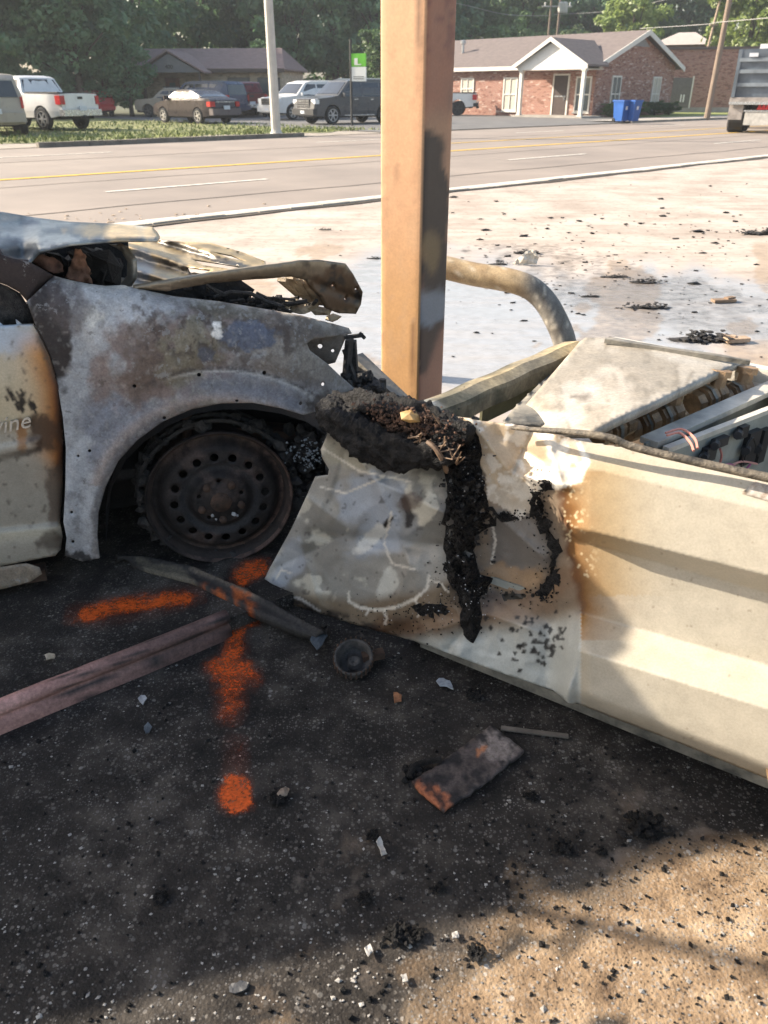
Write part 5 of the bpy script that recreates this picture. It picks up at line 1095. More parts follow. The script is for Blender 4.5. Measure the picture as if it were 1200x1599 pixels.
tag(mb.build('stone_chips', plain('stone_chips', (0.16, 0.15, 0.14), .8, .5, 9, c2=(0.45, 0.42, 0.38))), 'tiny pale stone chips scattered over the asphalt', 'stone chips', kind='stuff')
# debris on the pale forecourt behind
rg = random.Random(21); mb = MB()
for k in range(520):
    if k < 400: x_, y_ = rg.gauss(1000, 170), 330+abs(rg.gauss(0, 1))*80+(rg.random() < .5)*rg.uniform(0, 130)
    else: x_, y_ = rg.uniform(420, 1220), rg.uniform(285, 610)
    p = onZ(x_, y_, .004); r = p[1]*min(.005, .0003+rg.expovariate(1/.0009)); mb.chunk(p, r, rg, (1.9, 1, .5))
tag(mb.build('forecourt_litter', tar), 'small dark crumbs strewn over the pale forecourt', 'litter', kind='stuff')
for lb, a, b, r, nn in (('black debris pile left of the brown wood on the wet forecourt', 1012, 480, .09, 26), ('long flat black debris near the far edge of the dispenser', 1105, 530, .13, 40), ('dark debris pile further back on the pale forecourt', 1008, 440, .09, 20), ('black rubbish by the right edge of the picture on the forecourt', 1188, 364, .14, 22), ('low dark scrap heap right behind the pipe guard', 960, 432, .07, 16), ('dark scrap by the white crumpled bag', 820, 395, .09, 16), ('dark twig debris beyond the bonnet', 585, 403, .05, 12), ('small dark scrap on the forecourt above the bonnet plate', 508, 358, .05, 9), ('black scrap behind the column at the pipe', 780, 412, .06, 10), ('small black scrap on the wet patch right of the pipe', 920, 462, .05, 10)):
    clump(lb, a, b, r*.62, nn, .006, char_m, 2.8, .3)
def paper(label, name, px_outline, z, amp, m, cat):
    o = psheet(name, px_outline, lambda x, y: onY(x, y, float(onZ(np.mean([p[0] for p in px_outline]), max(p[1] for p in px_outline))[1]))+np.stack([0*x, .12*(fbm(x, y, 9, 5)-.5)+.0*x, 0*x], -1), m, None, 3.5, (), .006, None, False); tag(o, label, cat)
paper('white crumpled bag on the forecourt behind the pipe guard', 'crumpled_bag', [(800, 413), (812, 402), (822, 392), (834, 389), (842, 402), (838, 412), (820, 414)], 0, .1, plain('dirty_white_bag', (0.58, 0.53, 0.45), .8, .3, 20, .3), 'bag')
scrap('wood_offcut', 'brown splintered wood piece right of the black debris', 'wood', (1130, 472), lambda mb, c: mb.box(c+[0, 0, .015], (.17, .06, .02), .15).box(c+[.05, .02, .026], (.08, .04, .02), .5), plain('brown_wood', (0.22, 0.15, 0.10), .85, .3, 20))
scrap('wood_offcut', 'pale broken wood behind the dispenser', 'wood', (1150, 535), lambda mb, c: mb.box(c+[0, 0, .02], (.15, .06, .025), .2).box(c+[-.04, .03, .03], (.08, .04, .02), -.5), plain('pale_wood', (0.40, 0.29, 0.20), .85, .3, 20))
# ------------------------------------------------------------------ vehicles
tyre_m = plain('tyre_rubber', (0.02, 0.02, 0.021), .85, .2, 20); alloy = plain('alloy', (0.45, 0.45, 0.46), .35, .1, 9, metal=.6); dark_alloy = plain('dark_alloy', (0.10, 0.10, 0.105), .4, .1, 9, metal=.5)
vglass = glass('tinted_glass', (0.02, 0.024, 0.03), .06); under = plain('underbody', (0.012, 0.012, 0.012), .9, .2); lamp_r = plain('tail_lamp', (0.45, 0.015, 0.015), .25, .1); lamp_w = plain('head_lamp', (0.75, 0.76, 0.76), .2, .1); chrome2 = plain('chrome', (0.55, 0.56, 0.57), .25, .1, 9, metal=.7); platew = plain('number_plate', (0.6, 0.63, 0.68), .5, .15, 60); blackp = plain('black_trim', (0.02, 0.02, 0.021), .55, .2)
def carpaint(name, c, rough=.3): return plain(name, c, rough, .06, 3, coat=.15, spec=.35)
def wheel_mesh(r, w, spokes, rm):
    t = MB().lathe([(r*.66, -w/2), (r*.94, -w/2), (r, -w*.35), (r, w*.35), (r*.94, w/2), (r*.66, w/2)], (0, 0, 0), (0, 1, 0), 24)
    rim = MB().lathe([(r*.68, w*.46), (r*.62, w*.42), (r*.60, w*.2), (r*.05, w*.2)], (0, 0, 0), (0, 1, 0), 24)
    sp = MB()
    for k in range(spokes):
        a = 2*math.pi*k/spokes; sp.box((math.cos(a)*r*.33, w*.36, math.sin(a)*r*.33), (r*.56, w*.16, r*.15), ax=((math.cos(a), 0, math.sin(a)), (0, 1, 0), (-math.sin(a), 0, math.cos(a))))
    sp.lathe([(r*.14, w*.3), (r*.14, w*.47), (0, w*.47)], (0, 0, 0), (0, 1, 0), 10).lathe([(r*.70, w*.40), (r*.70, w*.5), (r*.61, w*.5), (r*.61, w*.40)], (0, 0, 0), (0, 1, 0), 24)
    return t, rim, sp
def vehicle(name, label, cat, group, loc, head, top, hw, belt, roof, xf, xr, wr, pm_, sidew=(), front=None, rear=None, spokes=5, rimm=None, extra=None, zb=.34, crown=.03, lower=None):
    root = thing(name, label, cat, (loc[0], loc[1], loc[2] if len(loc) > 2 else .03), head, group)
    L2 = max(abs(p[0]) for p in top)
    def yh(x, z):
        x = np.asarray(x, float); z = np.asarray(z, float)
        return hw*(1-.17*sst(belt-.02, roof, z)-.03*(1-sst(zb, zb+.3, z)))*(1-.10*sst(.70*L2, L2*1.02, np.abs(x))**1.5)
    ra = wr*1.17; bot = []
    for xc in (xf, xr):
        for k in range(11):
            a = math.pi*k/10; bot.append((xc+ra*math.cos(a), max(zb, wr+ra*math.sin(a)*1.0) if 0 < k < 10 else zb))
    prof = list(top)+bot; V, T = cdt(prof, .13, (), 1)
    n = len(V); y = yh(V[:, 0], V[:, 1]); A = np.stack([V[:, 0], -y, V[:, 1]], -1); B = np.stack([V[:, 0], y, V[:, 1]], -1)
    mesh = MB(); a_, b_ = V[T[:, 1]]-V[T[:, 0]], V[T[:, 2]]-V[T[:, 0]]; ccw = (a_[:, 0]*b_[:, 1]-a_[:, 1]*b_[:, 0]).sum() > 0
    Tc = T if ccw else T[:, ::-1]
    mesh.add(A, Tc.tolist()); mesh.add(B, Tc[:, ::-1].tolist())
    rs = [np.array(q) for q in resample(prof, .13)]; m = len(rs); S_ = 6; V2 = []; cen = np.mean(rs, 0)
    for i in range(m):
        p = rs[i]; t_ = rs[(i+1) % m]-rs[i-1]; nn = np.array([t_[1], -t_[0]]); nn = nn/(np.linalg.norm(nn)+1e-9)
        if nn@(p-cen) < 0: nn = -nn
        if p[1] < belt*.75 and abs(p[0]) < L2*.93: nn = nn*0
        w = float(yh(p[0], p[1]))
        for j in range(S_+1):
            f_ = -1+2*j/S_; o_ = crown*(1-f_**4); V2.append((p[0]+nn[0]*o_, f_*w, p[1]+nn[1]*o_))
    F2 = []
    for i in range(m):
        for j in range(S_):
            q = (i*(S_+1)+j, i*(S_+1)+j+1, ((i+1) % m)*(S_+1)+j+1, ((i+1) % m)*(S_+1)+j); F2.append(q[::-1])
    mesh.add(V2, F2); body = mesh.build('body', pm_, root)
    body.data.polygons.foreach_set('use_smooth', [False]*len(body.data.polygons))
    for poly in sidew:
        P_ = np.array(resample(poly, .4)); w = yh(P_[:, 0], P_[:, 1])
        for s_ in (-1, 1): mk('side_window', np.stack([P_[:, 0], s_*(w+.006), P_[:, 1]], -1), [tuple(range(len(P_)))[::(1 if s_ < 0 else -1)]], vglass, body)
    def cross(nm, a, b, m_, k=.90, off=.012, cr=crown):
        a = np.array(a); b = np.array(b); nn = np.array([-(b-a)[1], (b-a)[0]]); nn /= np.linalg.norm(nn)
        if nn@((a+b)/2-cen) < 0: nn = -nn
        V_ = []
        for p in (a, b):
            w = float(yh(p[0], p[1]))*k
            for j in range(5):
                f_ = -1+.5*j; o_ = off+cr*(1-(f_*k)**4); V_.append((p[0]+nn[0]*o_, f_*w, p[1]+nn[1]*o_))
        return mk(nm, V_, [(j, j+1, 5+j+1, 5+j) for j in range(4)], m_, body, solid=.004)
    if front: cross('windscreen', *front, vglass)
    if rear: cross('rear_window', *rear, vglass)
    t, rim, sp = wheel_mesh(wr, .23, spokes, rimm); first = None
    for xc in (xf, xr):
        for s_ in (-1, 1):
            if first is None:
                w_ = t.build('wheel', tyre_m, root); rim.build('rim', under, w_); sp.build('spokes', rimm or alloy, w_); first = w_
            else: w_ = dup(first, root)
            w_.location = (xc, s_*(hw-.10), wr); w_.rotation_euler = (0, 0, 0 if s_ > 0 else math.pi)
    MB().b(-L2*.92, L2*.92, -hw*.8, hw*.8, zb-.06, zb+.25).build('underbody', under, root)
    if extra: extra(root, body, yh, cross)
    return root
def bx(name, parent, m, *a): return MB().b(*a).build(name, m, parent)
SUV = [(-2.5, .36), (-2.56, .7), (-2.52, 1.12), (-2.42, 1.72), (-2.25, 1.84), (-1.2, 1.89), (.2, 1.87), (.55, 1.80), (1.25, 1.20), (1.5, 1.16), (2.3, 1.08), (2.5, .95), (2.56, .55), (2.48, .36)]
SEDAN = [(-2.36, .36), (-2.42, .7), (-2.36, 1.0), (-2.2, 1.07), (-1.72, 1.10), (-1.0, 1.38), (-.55, 1.45), (.15, 1.45), (.45, 1.38), (1.15, 1.0), (2.0, .86), (2.3, .70), (2.38, .4)]
PICK = [(-2.85, .55), (-2.9, .8), (-2.88, 1.27), (-.95, 1.29), (-.85, 1.33), (-.62, 1.83), (-.4, 1.90), (.55, 1.90), (.8, 1.84), (1.4, 1.30), (2.5, 1.20), (2.78, 1.0), (2.85, .55)]
def suv_w(b=1.17, t=1.74): return [[(-.15, b), (-.15, t), (.45, t), (.98, b)], [(-1.2, b), (-1.2, t), (-.25, t), (-.25, b)], [(-2.3, b+.03), (-2.2, t-.02), (-1.3, t), (-1.3, b)]]
pick_w = [[(.35, 1.33), (.35, 1.78), (.68, 1.78), (1.12, 1.33)], [(-.6, 1.35), (-.5, 1.78), (.22, 1.78), (.22, 1.33)]]
sed_w = [[(-.15, 1.0), (-.15, 1.37), (.22, 1.37), (.9, 1.0)], [(-1.15, 1.08), (-.75, 1.34), (-.25, 1.37), (-.25, 1.0)]]
def rear_kit(x, hw, z0, z1, bump_m, plate=True, lw=.16, bz=(.42, .66), chromebar=None):
    def f(root, body, yh, cross):
        for s_ in (-1, 1): MB().b(x-.06, x+.22, s_*(hw-.02)-(lw if s_ > 0 else -.035), s_*(hw-.02)+(.035 if s_ > 0 else lw), z0, z1).build('tail_light', lamp_r, body)
        bx('bumper', body, bump_m, x-.14, x+.15, -hw*.94, hw*.94, *bz)
        if plate: bx('number_plate', body, platew, x-.16, x-.10, -.17, .17, bz[1]-.04, bz[1]+.12)
        if chromebar: bx('trim_bar', body, chrome2, x-.05, x, -hw*.6, hw*.6, *chromebar)
        for s_ in (-1, 1):
            for xx in (.2, -.75): MB().b(xx-.1, xx+.1, s_*hw-.015, s_*hw+.03, z1-.02, z1+.02).build('door_handle', body.data.materials[0], body)
            MB().box((.95, s_*(hw+.08), z1+.16), (.1, .2, .16)).build('mirror', body.data.materials[0], body)
    return f
def front_kit(x, hw, z0, z1, grille_m, bump_m, lz=None):
    def f(root, body, yh, cross):
        bx('grille', body, grille_m, x-.08, x+.05, -hw*.55, hw*.55, z0, z1)
        for k in range(3): bx('grille_bar', body, chrome2, x+.045, x+.065, -hw*.53, hw*.53, z0+(z1-z0)*(.2+.28*k), z0+(z1-z0)*(.25+.28*k))
        lzz = lz or (z1-.2, z1-.02)
        for s_ in (-1, 1):
            MB().b(x-.30, x-.005, min(s_*hw*.6, s_*hw*.95), max(s_*hw*.6, s_*hw*.95), *lzz).build('headlight', lamp_w, body)
            bx('fog_light', body, lamp_w, x-.05, x+.045, *sorted((s_*hw*.7, s_*hw*.82)), z0-.22, z0-.12)
            for xx in (.2, -.75): MB().b(xx-.1, xx+.1, s_*hw-.015, s_*hw+.03, 1.02, 1.06).build('door_handle', chrome2, body)
            MB().box((.95, s_*(hw+.08), 1.24), (.1, .2, .16)).build('mirror', body.data.materials[0], body)
            bx('side_step', body, chrome2, -.9, .9, *sorted((s_*hw*.97, s_*(hw+.03))), .36, .40)
        bx('bumper', body, bump_m, x-.12, x+.10, -hw*.93, hw*.93, .40, z0-.04)
        bx('number_plate', body, platew, x+.095, x+.115, -.16, .16, .46, .58)
        MB().b(-2.2, .1, -hw*.62-.03, -hw*.62, 1.9, 1.94).b(-2.2, .1, hw*.62, hw*.62+.03, 1.9, 1.94).build('roof_rails', chrome2, body)
    return f
def gl(px, py): p = onZ(px, py, .03); return p
GL = 'vehicles parked across the road'
H = math.radians
white_p = carpaint('white_paint', (0.72, 0.71, 0.69)); tan_p = carpaint('champagne_paint', (0.36, 0.32, 0.27)); red_p = carpaint('red_paint', (0.50, 0.03, 0.035)); grey_p = carpaint('charcoal_paint', (0.085, 0.087, 0.092)); maroon_p = carpaint('maroon_paint', (0.13, 0.018, 0.022)); navy_p = carpaint('navy_paint', (0.03, 0.05, 0.10)); beige_p = carpaint('beige_paint', (0.34, 0.28, 0.22), .5); plum_p = carpaint('dark_plum_paint', (0.03, 0.022, 0.026))
def ctr(px, py, d, head): # vehicle centre when its near end stands at the pixel
    p = onZ(px, py, .03); return (p[0]+d*math.cos(head), p[1]+d*math.sin(head), .03)
h = H(118); vehicle('parked_suv', 'champagne SUV cut off by the left edge, seen from behind', 'suv', GL, ctr(2, 212, 2.5, h), h, SUV, .97, 1.17, 1.88, 1.55, -1.5, .37, tan_p, suv_w(), ((.62, 1.74), (1.2, 1.25)), ((-2.44, 1.68), (-2.53, 1.18)), 6, alloy, rear_kit(-2.54, .97, .85, 1.2, tan_p, True, .12, (.42, .72)))
def pick_extra(bm_, lw=.2):
    k = rear_kit(-2.9, .98, .92, 1.22, bm_, True, lw, (.52, .74))
    def f(root, body, yh, cross):
        k(root, body, yh, cross)
        MB().b(-2.82, -.98, -.84, .84, 1.30, 1.335).build('bed_opening', under, body)
        for s_ in (-1, 1): bx('bed_rail', body, blackp, -2.86, -.95, *sorted((s_*.86, s_*.97)), 1.30, 1.35)
        bx('tailgate_handle', body, blackp, -2.945, -2.92, -.12, .12, 1.10, 1.19)
        bx('tailgate', body, body.data.materials[0], -2.935, -2.90, -.74, .74, .78, 1.28)
        bx('hitch', body, under, -3.1, -2.9, -.06, .06, .42, .54)
    return f
h = H(150); vehicle('pickup_truck', 'white crew cab pickup with red tail lights parked on the grass', 'pickup', GL, ctr(132, 203, 2.9, h), h, PICK, 1.0, 1.30, 1.9, 1.85, -1.75, .41, white_p, pick_w, ((.85, 1.8), (1.34, 1.36)), ((-.63, 1.78), (-.82, 1.36)), 6, alloy, pick_extra(chrome2), .45)
h = H(120); vehicle('parked_car', 'bright red car half hidden behind the white pickup', 'car', GL, ctr(158, 182, 2.0, h), h, [(x*.95, z) for x, z in SUV[:1]]+[(-2.38, .36), (-2.42, .7), (-2.36, 1.02), (-1.9, 1.38), (-1.3, 1.46), (.15, 1.46), (.45, 1.38), (1.15, 1.0), (2.0, .86), (2.3, .7), (2.36, .4)], .9, 1.02, 1.46, 1.4, -1.4, .32, red_p, sed_w, ((.5, 1.34), (1.1, 1.05)), ((-1.92, 1.34), (-2.3, 1.06)), 5, alloy, rear_kit(-2.4, .9, .72, .98, red_p, False, .2, (.4, .6)), .32)
h = H(139); vehicle('parked_sedan', 'dark plum sedan seen from behind on the grass', 'sedan', GL, ctr(354, 193, 2.4, h), h, SEDAN, .91, 1.0, 1.45, 1.42, -1.38, .335, plum_p, sed_w, ((.48, 1.34), (1.1, 1.05)), ((-1.02, 1.35), (-1.66, 1.12)), 5, alloy, rear_kit(-2.40, .91, .74, .95, carpaint('plum_bumper', (0.13, 0.11, 0.115)), True, .26, (.38, .66), (.92, .96)), .30)
h = H(168); vehicle('station_wagon', 'faded beige estate car with white roof behind the dark sedan', 'car', GL, onZ(274, 182, .03), h, [(-2.3, .36), (-2.36, .7), (-2.3, 1.0), (-2.1, 1.45), (-1.9, 1.52), (.2, 1.52), (.45, 1.46), (.95, 1.02), (2.1, .95), (2.25, .75), (2.25, .4)], .86, 1.02, 1.52, 1.35, -1.3, .34, beige_p, [[(-.1, 1.04), (-.1, 1.42), (.3, 1.42), (.7, 1.04)], [(-1.0, 1.04), (-1.0, 1.42), (-.2, 1.42), (-.2, 1.04)], [(-2.0, 1.06), (-1.9, 1.40), (-1.1, 1.42), (-1.1, 1.04)]], ((.5, 1.42), (.9, 1.08)), ((-2.12, 1.4), (-2.26, 1.06)), 5, dark_alloy,
    lambda root, body, yh, cross: (bx('roof_panel', body, white_p, -1.95, .25, -.68, .68, 1.55, 1.575), bx('roof_rack', body, blackp, -.2, .3, -.6, .6, 1.60, 1.66)), .32)
h = H(150); vehicle('parked_suv', 'long navy SUV with dark windows in front of the tan house', 'suv', GL, ctr(384, 184, 3.2, h), h, [(x*1.08, z*1.02) for x, z in SUV], 1.0, 1.2, 1.92, 1.7, -1.6, .38, navy_p, [[(x*1.05, z*1.02) for x, z in q] for q in suv_w()], ((.68, 1.78), (1.28, 1.28)), ((-2.62, 1.72), (-2.72, 1.22)), 6, alloy, rear_kit(-2.74, 1.0, .9, 1.2, navy_p, False, .12))
h = H(106); vehicle('pickup_truck', 'maroon pickup with glowing red tail lights beside the navy SUV', 'pickup', GL, ctr(396, 183, 2.9, h), h, PICK, .98, 1.30, 1.86, 1.85, -1.75, .40, maroon_p, pick_w, ((.85, 1.8), (1.34, 1.36)), ((-.63, 1.78), (-.82, 1.36)), 5, dark_alloy, pick_extra(chrome2), .45)
h = H(75); vehicle('parked_suv', 'maroon van mostly hidden behind the grey metal pole and white SUV', 'van', GL, onZ(434, 176, .03), h, SUV, .97, 1.17, 1.88, 1.55, -1.5, .37, maroon_p, suv_w(), ((.62, 1.74), (1.2, 1.25)), ((-2.44, 1.68), (-2.53, 1.18)), 5, alloy, None)
h = H(222); vehicle('parked_suv', 'white SUV with dark grille facing the road', 'suv', GL, ctr(418, 187, -2.6, h), h, SUV, .98, 1.17, 1.88, 1.55, -1.5, .38, white_p, suv_w(), ((.62, 1.74), (1.2, 1.25)), None, 6, alloy, front_kit(2.52, .98, .74, 1.06, blackp, white_p))
h = H(218); vehicle('parked_suv', 'charcoal grey SUV facing left behind the green sign post', 'suv', GL, ctr(474, 194, -2.6, h), h, SUV, .98, 1.17, 1.88, 1.55, -1.5, .39, grey_p, suv_w(), ((.62, 1.74), (1.2, 1.25)), None, 6, alloy, front_kit(2.52, .98, .70, 1.06, blackp, blackp))
h = H(172); vehicle('pickup_truck', 'white pickup parked by the brick building, half hidden by the column', 'pickup', GL, ctr(743, 180, 2.9, h), h, PICK, 1.0, 1.30, 1.9, 1.85, -1.75, .43, white_p, pick_w, ((.85, 1.8), (1.34, 1.36)), ((-.63, 1.78), (-.82, 1.36)), 6, blackp, pick_extra(blackp, .08), .50)
# ------------------------------------------------------------------ dump truck
hd = math.atan2(RD[1], RD[0]); sT, _ = st(onZ(1182, 208)); pT = RP(sT, 5.1)
pT = onZ(1186, 208); tr = thing('dump_truck', 'slate blue dump truck driving away at the right edge, seen from behind', 'truck', (pT[0], pT[1], 0), H(62))
slate = plain('slate_paint', (0.11, 0.135, 0.165), .5, .25, 2.5); dusty = plain('dusty_steel', (0.30, 0.27, 0.25), .7, .3, 4); flapm = plain('mud_flap', (0.50, 0.48, 0.44), .8, .25, 5)
MB().prism([(0, -1.2, 1.15), (0, 1.2, 1.15), (-.15, 1.25, 2.75), (-.15, -1.25, 2.75)], (0, 0, 0), (4.8, 0, 0)).build('bed', slate, tr)
tg = MB().prism([(-.02, -1.15, 1.2), (-.02, 1.15, 1.2), (-.16, 1.18, 2.7), (-.16, -1.18, 2.7)], (-.05, 0, 0), (.0, 0, 0)).build('tailgate', slate, tr)
for z_ in (1.62, 2.05, 2.42): MB().b(-.26+(2.7-z_)*.08, -.10, -1.15, 1.15, z_-.07, z_+.05).build('tailgate_rib', plain('slate_rib', (0.20, 0.23, 0.26), .5, .2, 3), tg)
MB().b(-.22, -.08, -1.22, -1.10, 1.2, 2.72).build('tailgate_post', slate, tg); MB().b(-.22, -.08, 1.10, 1.22, 1.2, 2.72).build('tailgate_post', slate, tg)
MB().b(-.20, .1, -1.25, 1.25, 1.04, 1.2).build('rear_sill', dusty, tr); MB().b(-.24, -.14, -1.25, 1.25, .96, 1.05).build('bumper', chrome2, tr)
sg = MB().b(-.275, -.235, .55, .85, 2.50, 2.62).build('white_notice', platew, tg)
sg2 = MB().b(-.275, -.235, -.25, -.02, 2.46, 2.66).build('round_sticker', plain('sticker_white', (0.5, 0.4, 0.4), .6, .2), tg); MB().b(-.285, -.275, -.19, -.08, 2.50, 2.60).build('sticker_mark', lamp_r, sg2)
for s_ in (-1, 1):
    MB().b(-.1, -.06, *sorted((s_*1.22, s_*.72)), .45, .95).build('fender', dusty, tr)
    for xx in (.65, 1.95): MB().lathe([(.3, -.3), (.48, -.3), (.52, -.24), (.52, .24), (.48, .3), (.3, .3)], (xx, s_*.92, .52), (0, 1, 0), 20, True).build('wheel', tyre_m, tr)
MB().lathe([(.3, -.15), (.52, -.12), (.52, .12), (.3, .15)], (5.6, 1.0, .52), (0, 1, 0), 20, True).build('wheel', tyre_m, tr); MB().lathe([(.3, -.15), (.52, -.12), (.52, .12), (.3, .15)], (5.6, -1.0, .52), (0, 1, 0), 20, True).build('wheel', tyre_m, tr)
MB().b(-.14, -.12, -.55, .62, .28, .74).build('mud_flap', flapm, tr); MB().b(-.16, -.10, -.6, .68, .73, .78).build('flap_bar', chrome2, tr)
for yy in (-.12, .02, .16): MB().prism([(-.18, yy-.08, .80), (-.18, yy+.08, .80), (-.18, yy+.03, .98), (-.18, yy-.03, .98)], (0, 0, 0), (.05, 0, 0)).build('tail_light', lamp_r, tr)
MB().b(4.9, 7.0, -1.15, 1.15, .8, 2.6).b(7.0, 8.2, -1.0, 1.0, .7, 1.7).build('cab', slate, tr); MB().b(.1, 7.5, -.45, .45, .6, 1.05).build('chassis', under, tr)
MB().b(.3, .8, .1, .6, 2.76, 2.92).build('white_box', white_p, tr)
# ------------------------------------------------------------------ buildings
def brick(name, a, b, c_, mort=(0.42, 0.36, 0.31), off=0.0):
    m, nt, bs, out = nodes(name); tc = N(nt, 'ShaderNodeTexCoord'); sx = N(nt, 'ShaderNodeSeparateXYZ'); nt.links.new(tc.outputs['Object'], sx.inputs[0])
    cb = N(nt, 'ShaderNodeCombineXYZ'); nt.links.new(math_(nt, 'ADD', sx.outputs[0], sx.outputs[1]), cb.inputs[0]); nt.links.new(sx.outputs[2], cb.inputs[1])
    bt = N(nt, 'ShaderNodeTexBrick'); nt.links.new(cb.outputs[0], bt.inputs['Vector']); bt.inputs['Scale'].default_value = 1.0; bt.inputs['Brick Width'].default_value = .22; bt.inputs['Row Height'].default_value = .075; bt.inputs['Mortar Size'].default_value = .008
    bt.inputs['Color1'].default_value = (*a, 1); bt.inputs['Color2'].default_value = (*b, 1); bt.inputs['Mortar'].default_value = (*mort, 1); bt.inputs['Bias'].default_value = -.1
    vn = N(nt, 'ShaderNodeTexVoronoi'); vn.inputs['Scale'].default_value = 1.0; mp = N(nt, 'ShaderNodeMapping'); mp.inputs['Scale'].default_value = (4.5, 13.3, 1); nt.links.new(cb.outputs[0], mp.inputs[0]); nt.links.new(mp.outputs[0], vn.inputs['Vector'])
    s2 = N(nt, 'ShaderNodeSeparateColor'); nt.links.new(vn.outputs['Color'], s2.inputs[0])
    cc = mixc(nt, ramp(nt, s2.outputs[0], [(.88, 0.), (.9, .8)]), bt.outputs[0], c_); cc = mixc(nt, ramp(nt, s2.outputs[1], [(.8, 0.), (.82, .6)]), cc, tuple(np.array(a)*.5))
    nt.links.new(cc, bs.inputs['Base Color']); bs.inputs['Roughness'].default_value = .9; bump(nt, bs, bt.outputs['Fac'], .4, -.01); return m
brick_m = brick('red_brick', (0.27, 0.105, 0.07), (0.34, 0.15, 0.10), (0.52, 0.40, 0.34)); brick2 = brick('dull_red_brick', (0.25, 0.10, 0.075), (0.30, 0.13, 0.10), (0.36, 0.2, 0.16)); brick3 = brick('tan_brick', (0.46, 0.37, 0.25), (0.54, 0.44, 0.31), (0.6, 0.5, 0.38))
shingle = plain('grey_brown_shingle', (0.155, 0.125, 0.115), .9, .22, 3.0, .4, bscale=14, sc3=(1, 1, 4)); shingle2 = plain('brown_shingle', (0.25, 0.175, 0.155), .9, .2, 3.0, .4, bscale=14, sc3=(1, 1, 4)); trim_w = plain('white_trim', (0.66, 0.63, 0.57), .6, .08, 3); siding = plain('white_siding', (0.70, 0.69, 0.66), .6, .05, 3); vent_m = plain('grey_vent', (0.26, 0.25, 0.25), .7, .1); glass2 = glass('pane_glass', (0.10, 0.115, 0.115), .12); blind = plain('window_blind', (0.50, 0.46, 0.38), .7, .08, 4); door_dk = plain('brown_door', (0.055, 0.035, 0.028), .5, .2)
C0 = np.array([12.6, 52.5]); th = H(-45)   # local x runs along the front wall away from the corner, local y into the building
bld = thing('brick_building', 'single storey red brick building with white columned porch across the road', 'building', (C0[0], C0[1], .03), H(135))
# local frame: +x along the front (to the left/far), +y = to the left of +x
# front normal is local +y, the gable end is local x = 0 running along -y
LF, GW, EV, RDG = 17.0, 9.8, 2.85, 4.6
mb = MB(); mb.prism([(0, 0, 0), (LF, 0, 0), (LF, 0, EV), (0, 0, EV)], (0, -.2, 0), (0, 0, 0)); mb.prism([(0, -.2, 0), (0, -GW, 0), (0, -GW, EV), (0, -GW/2, RDG-.1), (0, -.2, EV)], (0, 0, 0), (.2, 0, 0)); mb.prism([(LF, -.2, 0), (LF, -GW, 0), (LF, -GW, EV), (LF, -GW/2, RDG-.1), (LF, -.2, EV)], (-.2, 0, 0), (0, 0, 0)); mb.prism([(.2, -GW, 0), (LF-.2, -GW, 0), (LF-.2, -GW, EV), (.2, -GW, EV)], (0, 0, 0), (0, .2, 0))
wl_ = mb.build('wall', brick_m, bld)
ov = .45; sl = (RDG-EV)/(GW/2)
def slope(name, y0, y1, z0, z1, m, x0=-ov, x1=LF+ov, p=bld): return MB().prism([(x0, y0, z0), (x1, y0, z0), (x1, y1, z1), (x0, y1, z1)], (0, 0, 0), (0, 0, .12)).build(name, m, p)
rf = slope('roof', ov, -GW/2, EV-sl*ov, RDG, shingle); slope('roof', -GW-ov, -GW/2, EV-sl*ov, RDG, shingle)
for y0, z0 in ((ov, EV-sl*ov), (-GW-ov, EV-sl*ov)):
    MB().prism([(-ov-.04, y0, z0-.14), (-ov-.04, y0, z0+.13), (-ov-.04, -GW/2, RDG+.13), (-ov-.04, -GW/2, RDG-.16)], (0, 0, 0), (.05, 0, 0)).build('rake_board', trim_w, bld)
MB().b(-ov, LF+ov, ov-.02, ov+.04, EV-sl*ov-.12, EV-sl*ov+.10).build('fascia', trim_w, bld); MB().b(-ov, LF+ov, 0.01, ov, EV-sl*ov-.12, EV-sl*ov-.08).build('soffit', trim_w, bld)
MB().prism([(-.02, -GW/2-1.0, RDG-.75), (-.02, -GW/2+1.0, RDG-.75), (-.02, -GW/2, RDG-.25)], (0, 0, 0), (-.04, 0, 0)).build('gable_vent', vent_m, bld)
def window(x, w, z0, z1, face='f', m=None, par=bld):
    mk_ = (lambda a, b, c, d, e, f: MB().b(x+a, x+b, c, d, e, f)) if face == 'f' else (lambda a, b, c, d, e, f: MB().b(-d, -c, x+a, x+b, e, f))
    fr = MB()
    for a, b, e, f in ((-w/2-.09, -w/2, z0-.08, z1+.09), (w/2, w/2+.09, z0-.08, z1+.09), (-w/2, w/2, z1, z1+.09), (-w/2, w/2, z0-.08, z0), (-w/2, w/2, (z0+z1)/2-.035, (z0+z1)/2+.035), (-.02, .02, z0, z1)):
        q = mk_(a, b, .0, .07, e, f); fr.add(q.v, q.f)
    o = fr.build('window', trim_w, par); mk_(-w/2, w/2, .005, .02, z0, (z0+z1)/2).build('pane', glass2 if m is None else m, o); mk_(-w/2, w/2, .005, .025, (z0+z1)/2, z1).build('pane', m or glass2, o)
    mk_(-w/2-.14, w/2+.14, 0, .12, z0-.15, z0-.08).build('sill', trim_w, o)
window(6.2, .95, .35, 2.1, 'f', blind); window(9.8, .95, 1.0, 2.1, 'f', blind); window(.75, .9, .35, 2.1); window(14, .95, .35, 2.1, 'f', blind)
window(-2.4, .9, .35, 2.15, 'g'); window(-7.5, .9, .35, 2.15, 'g', blind)
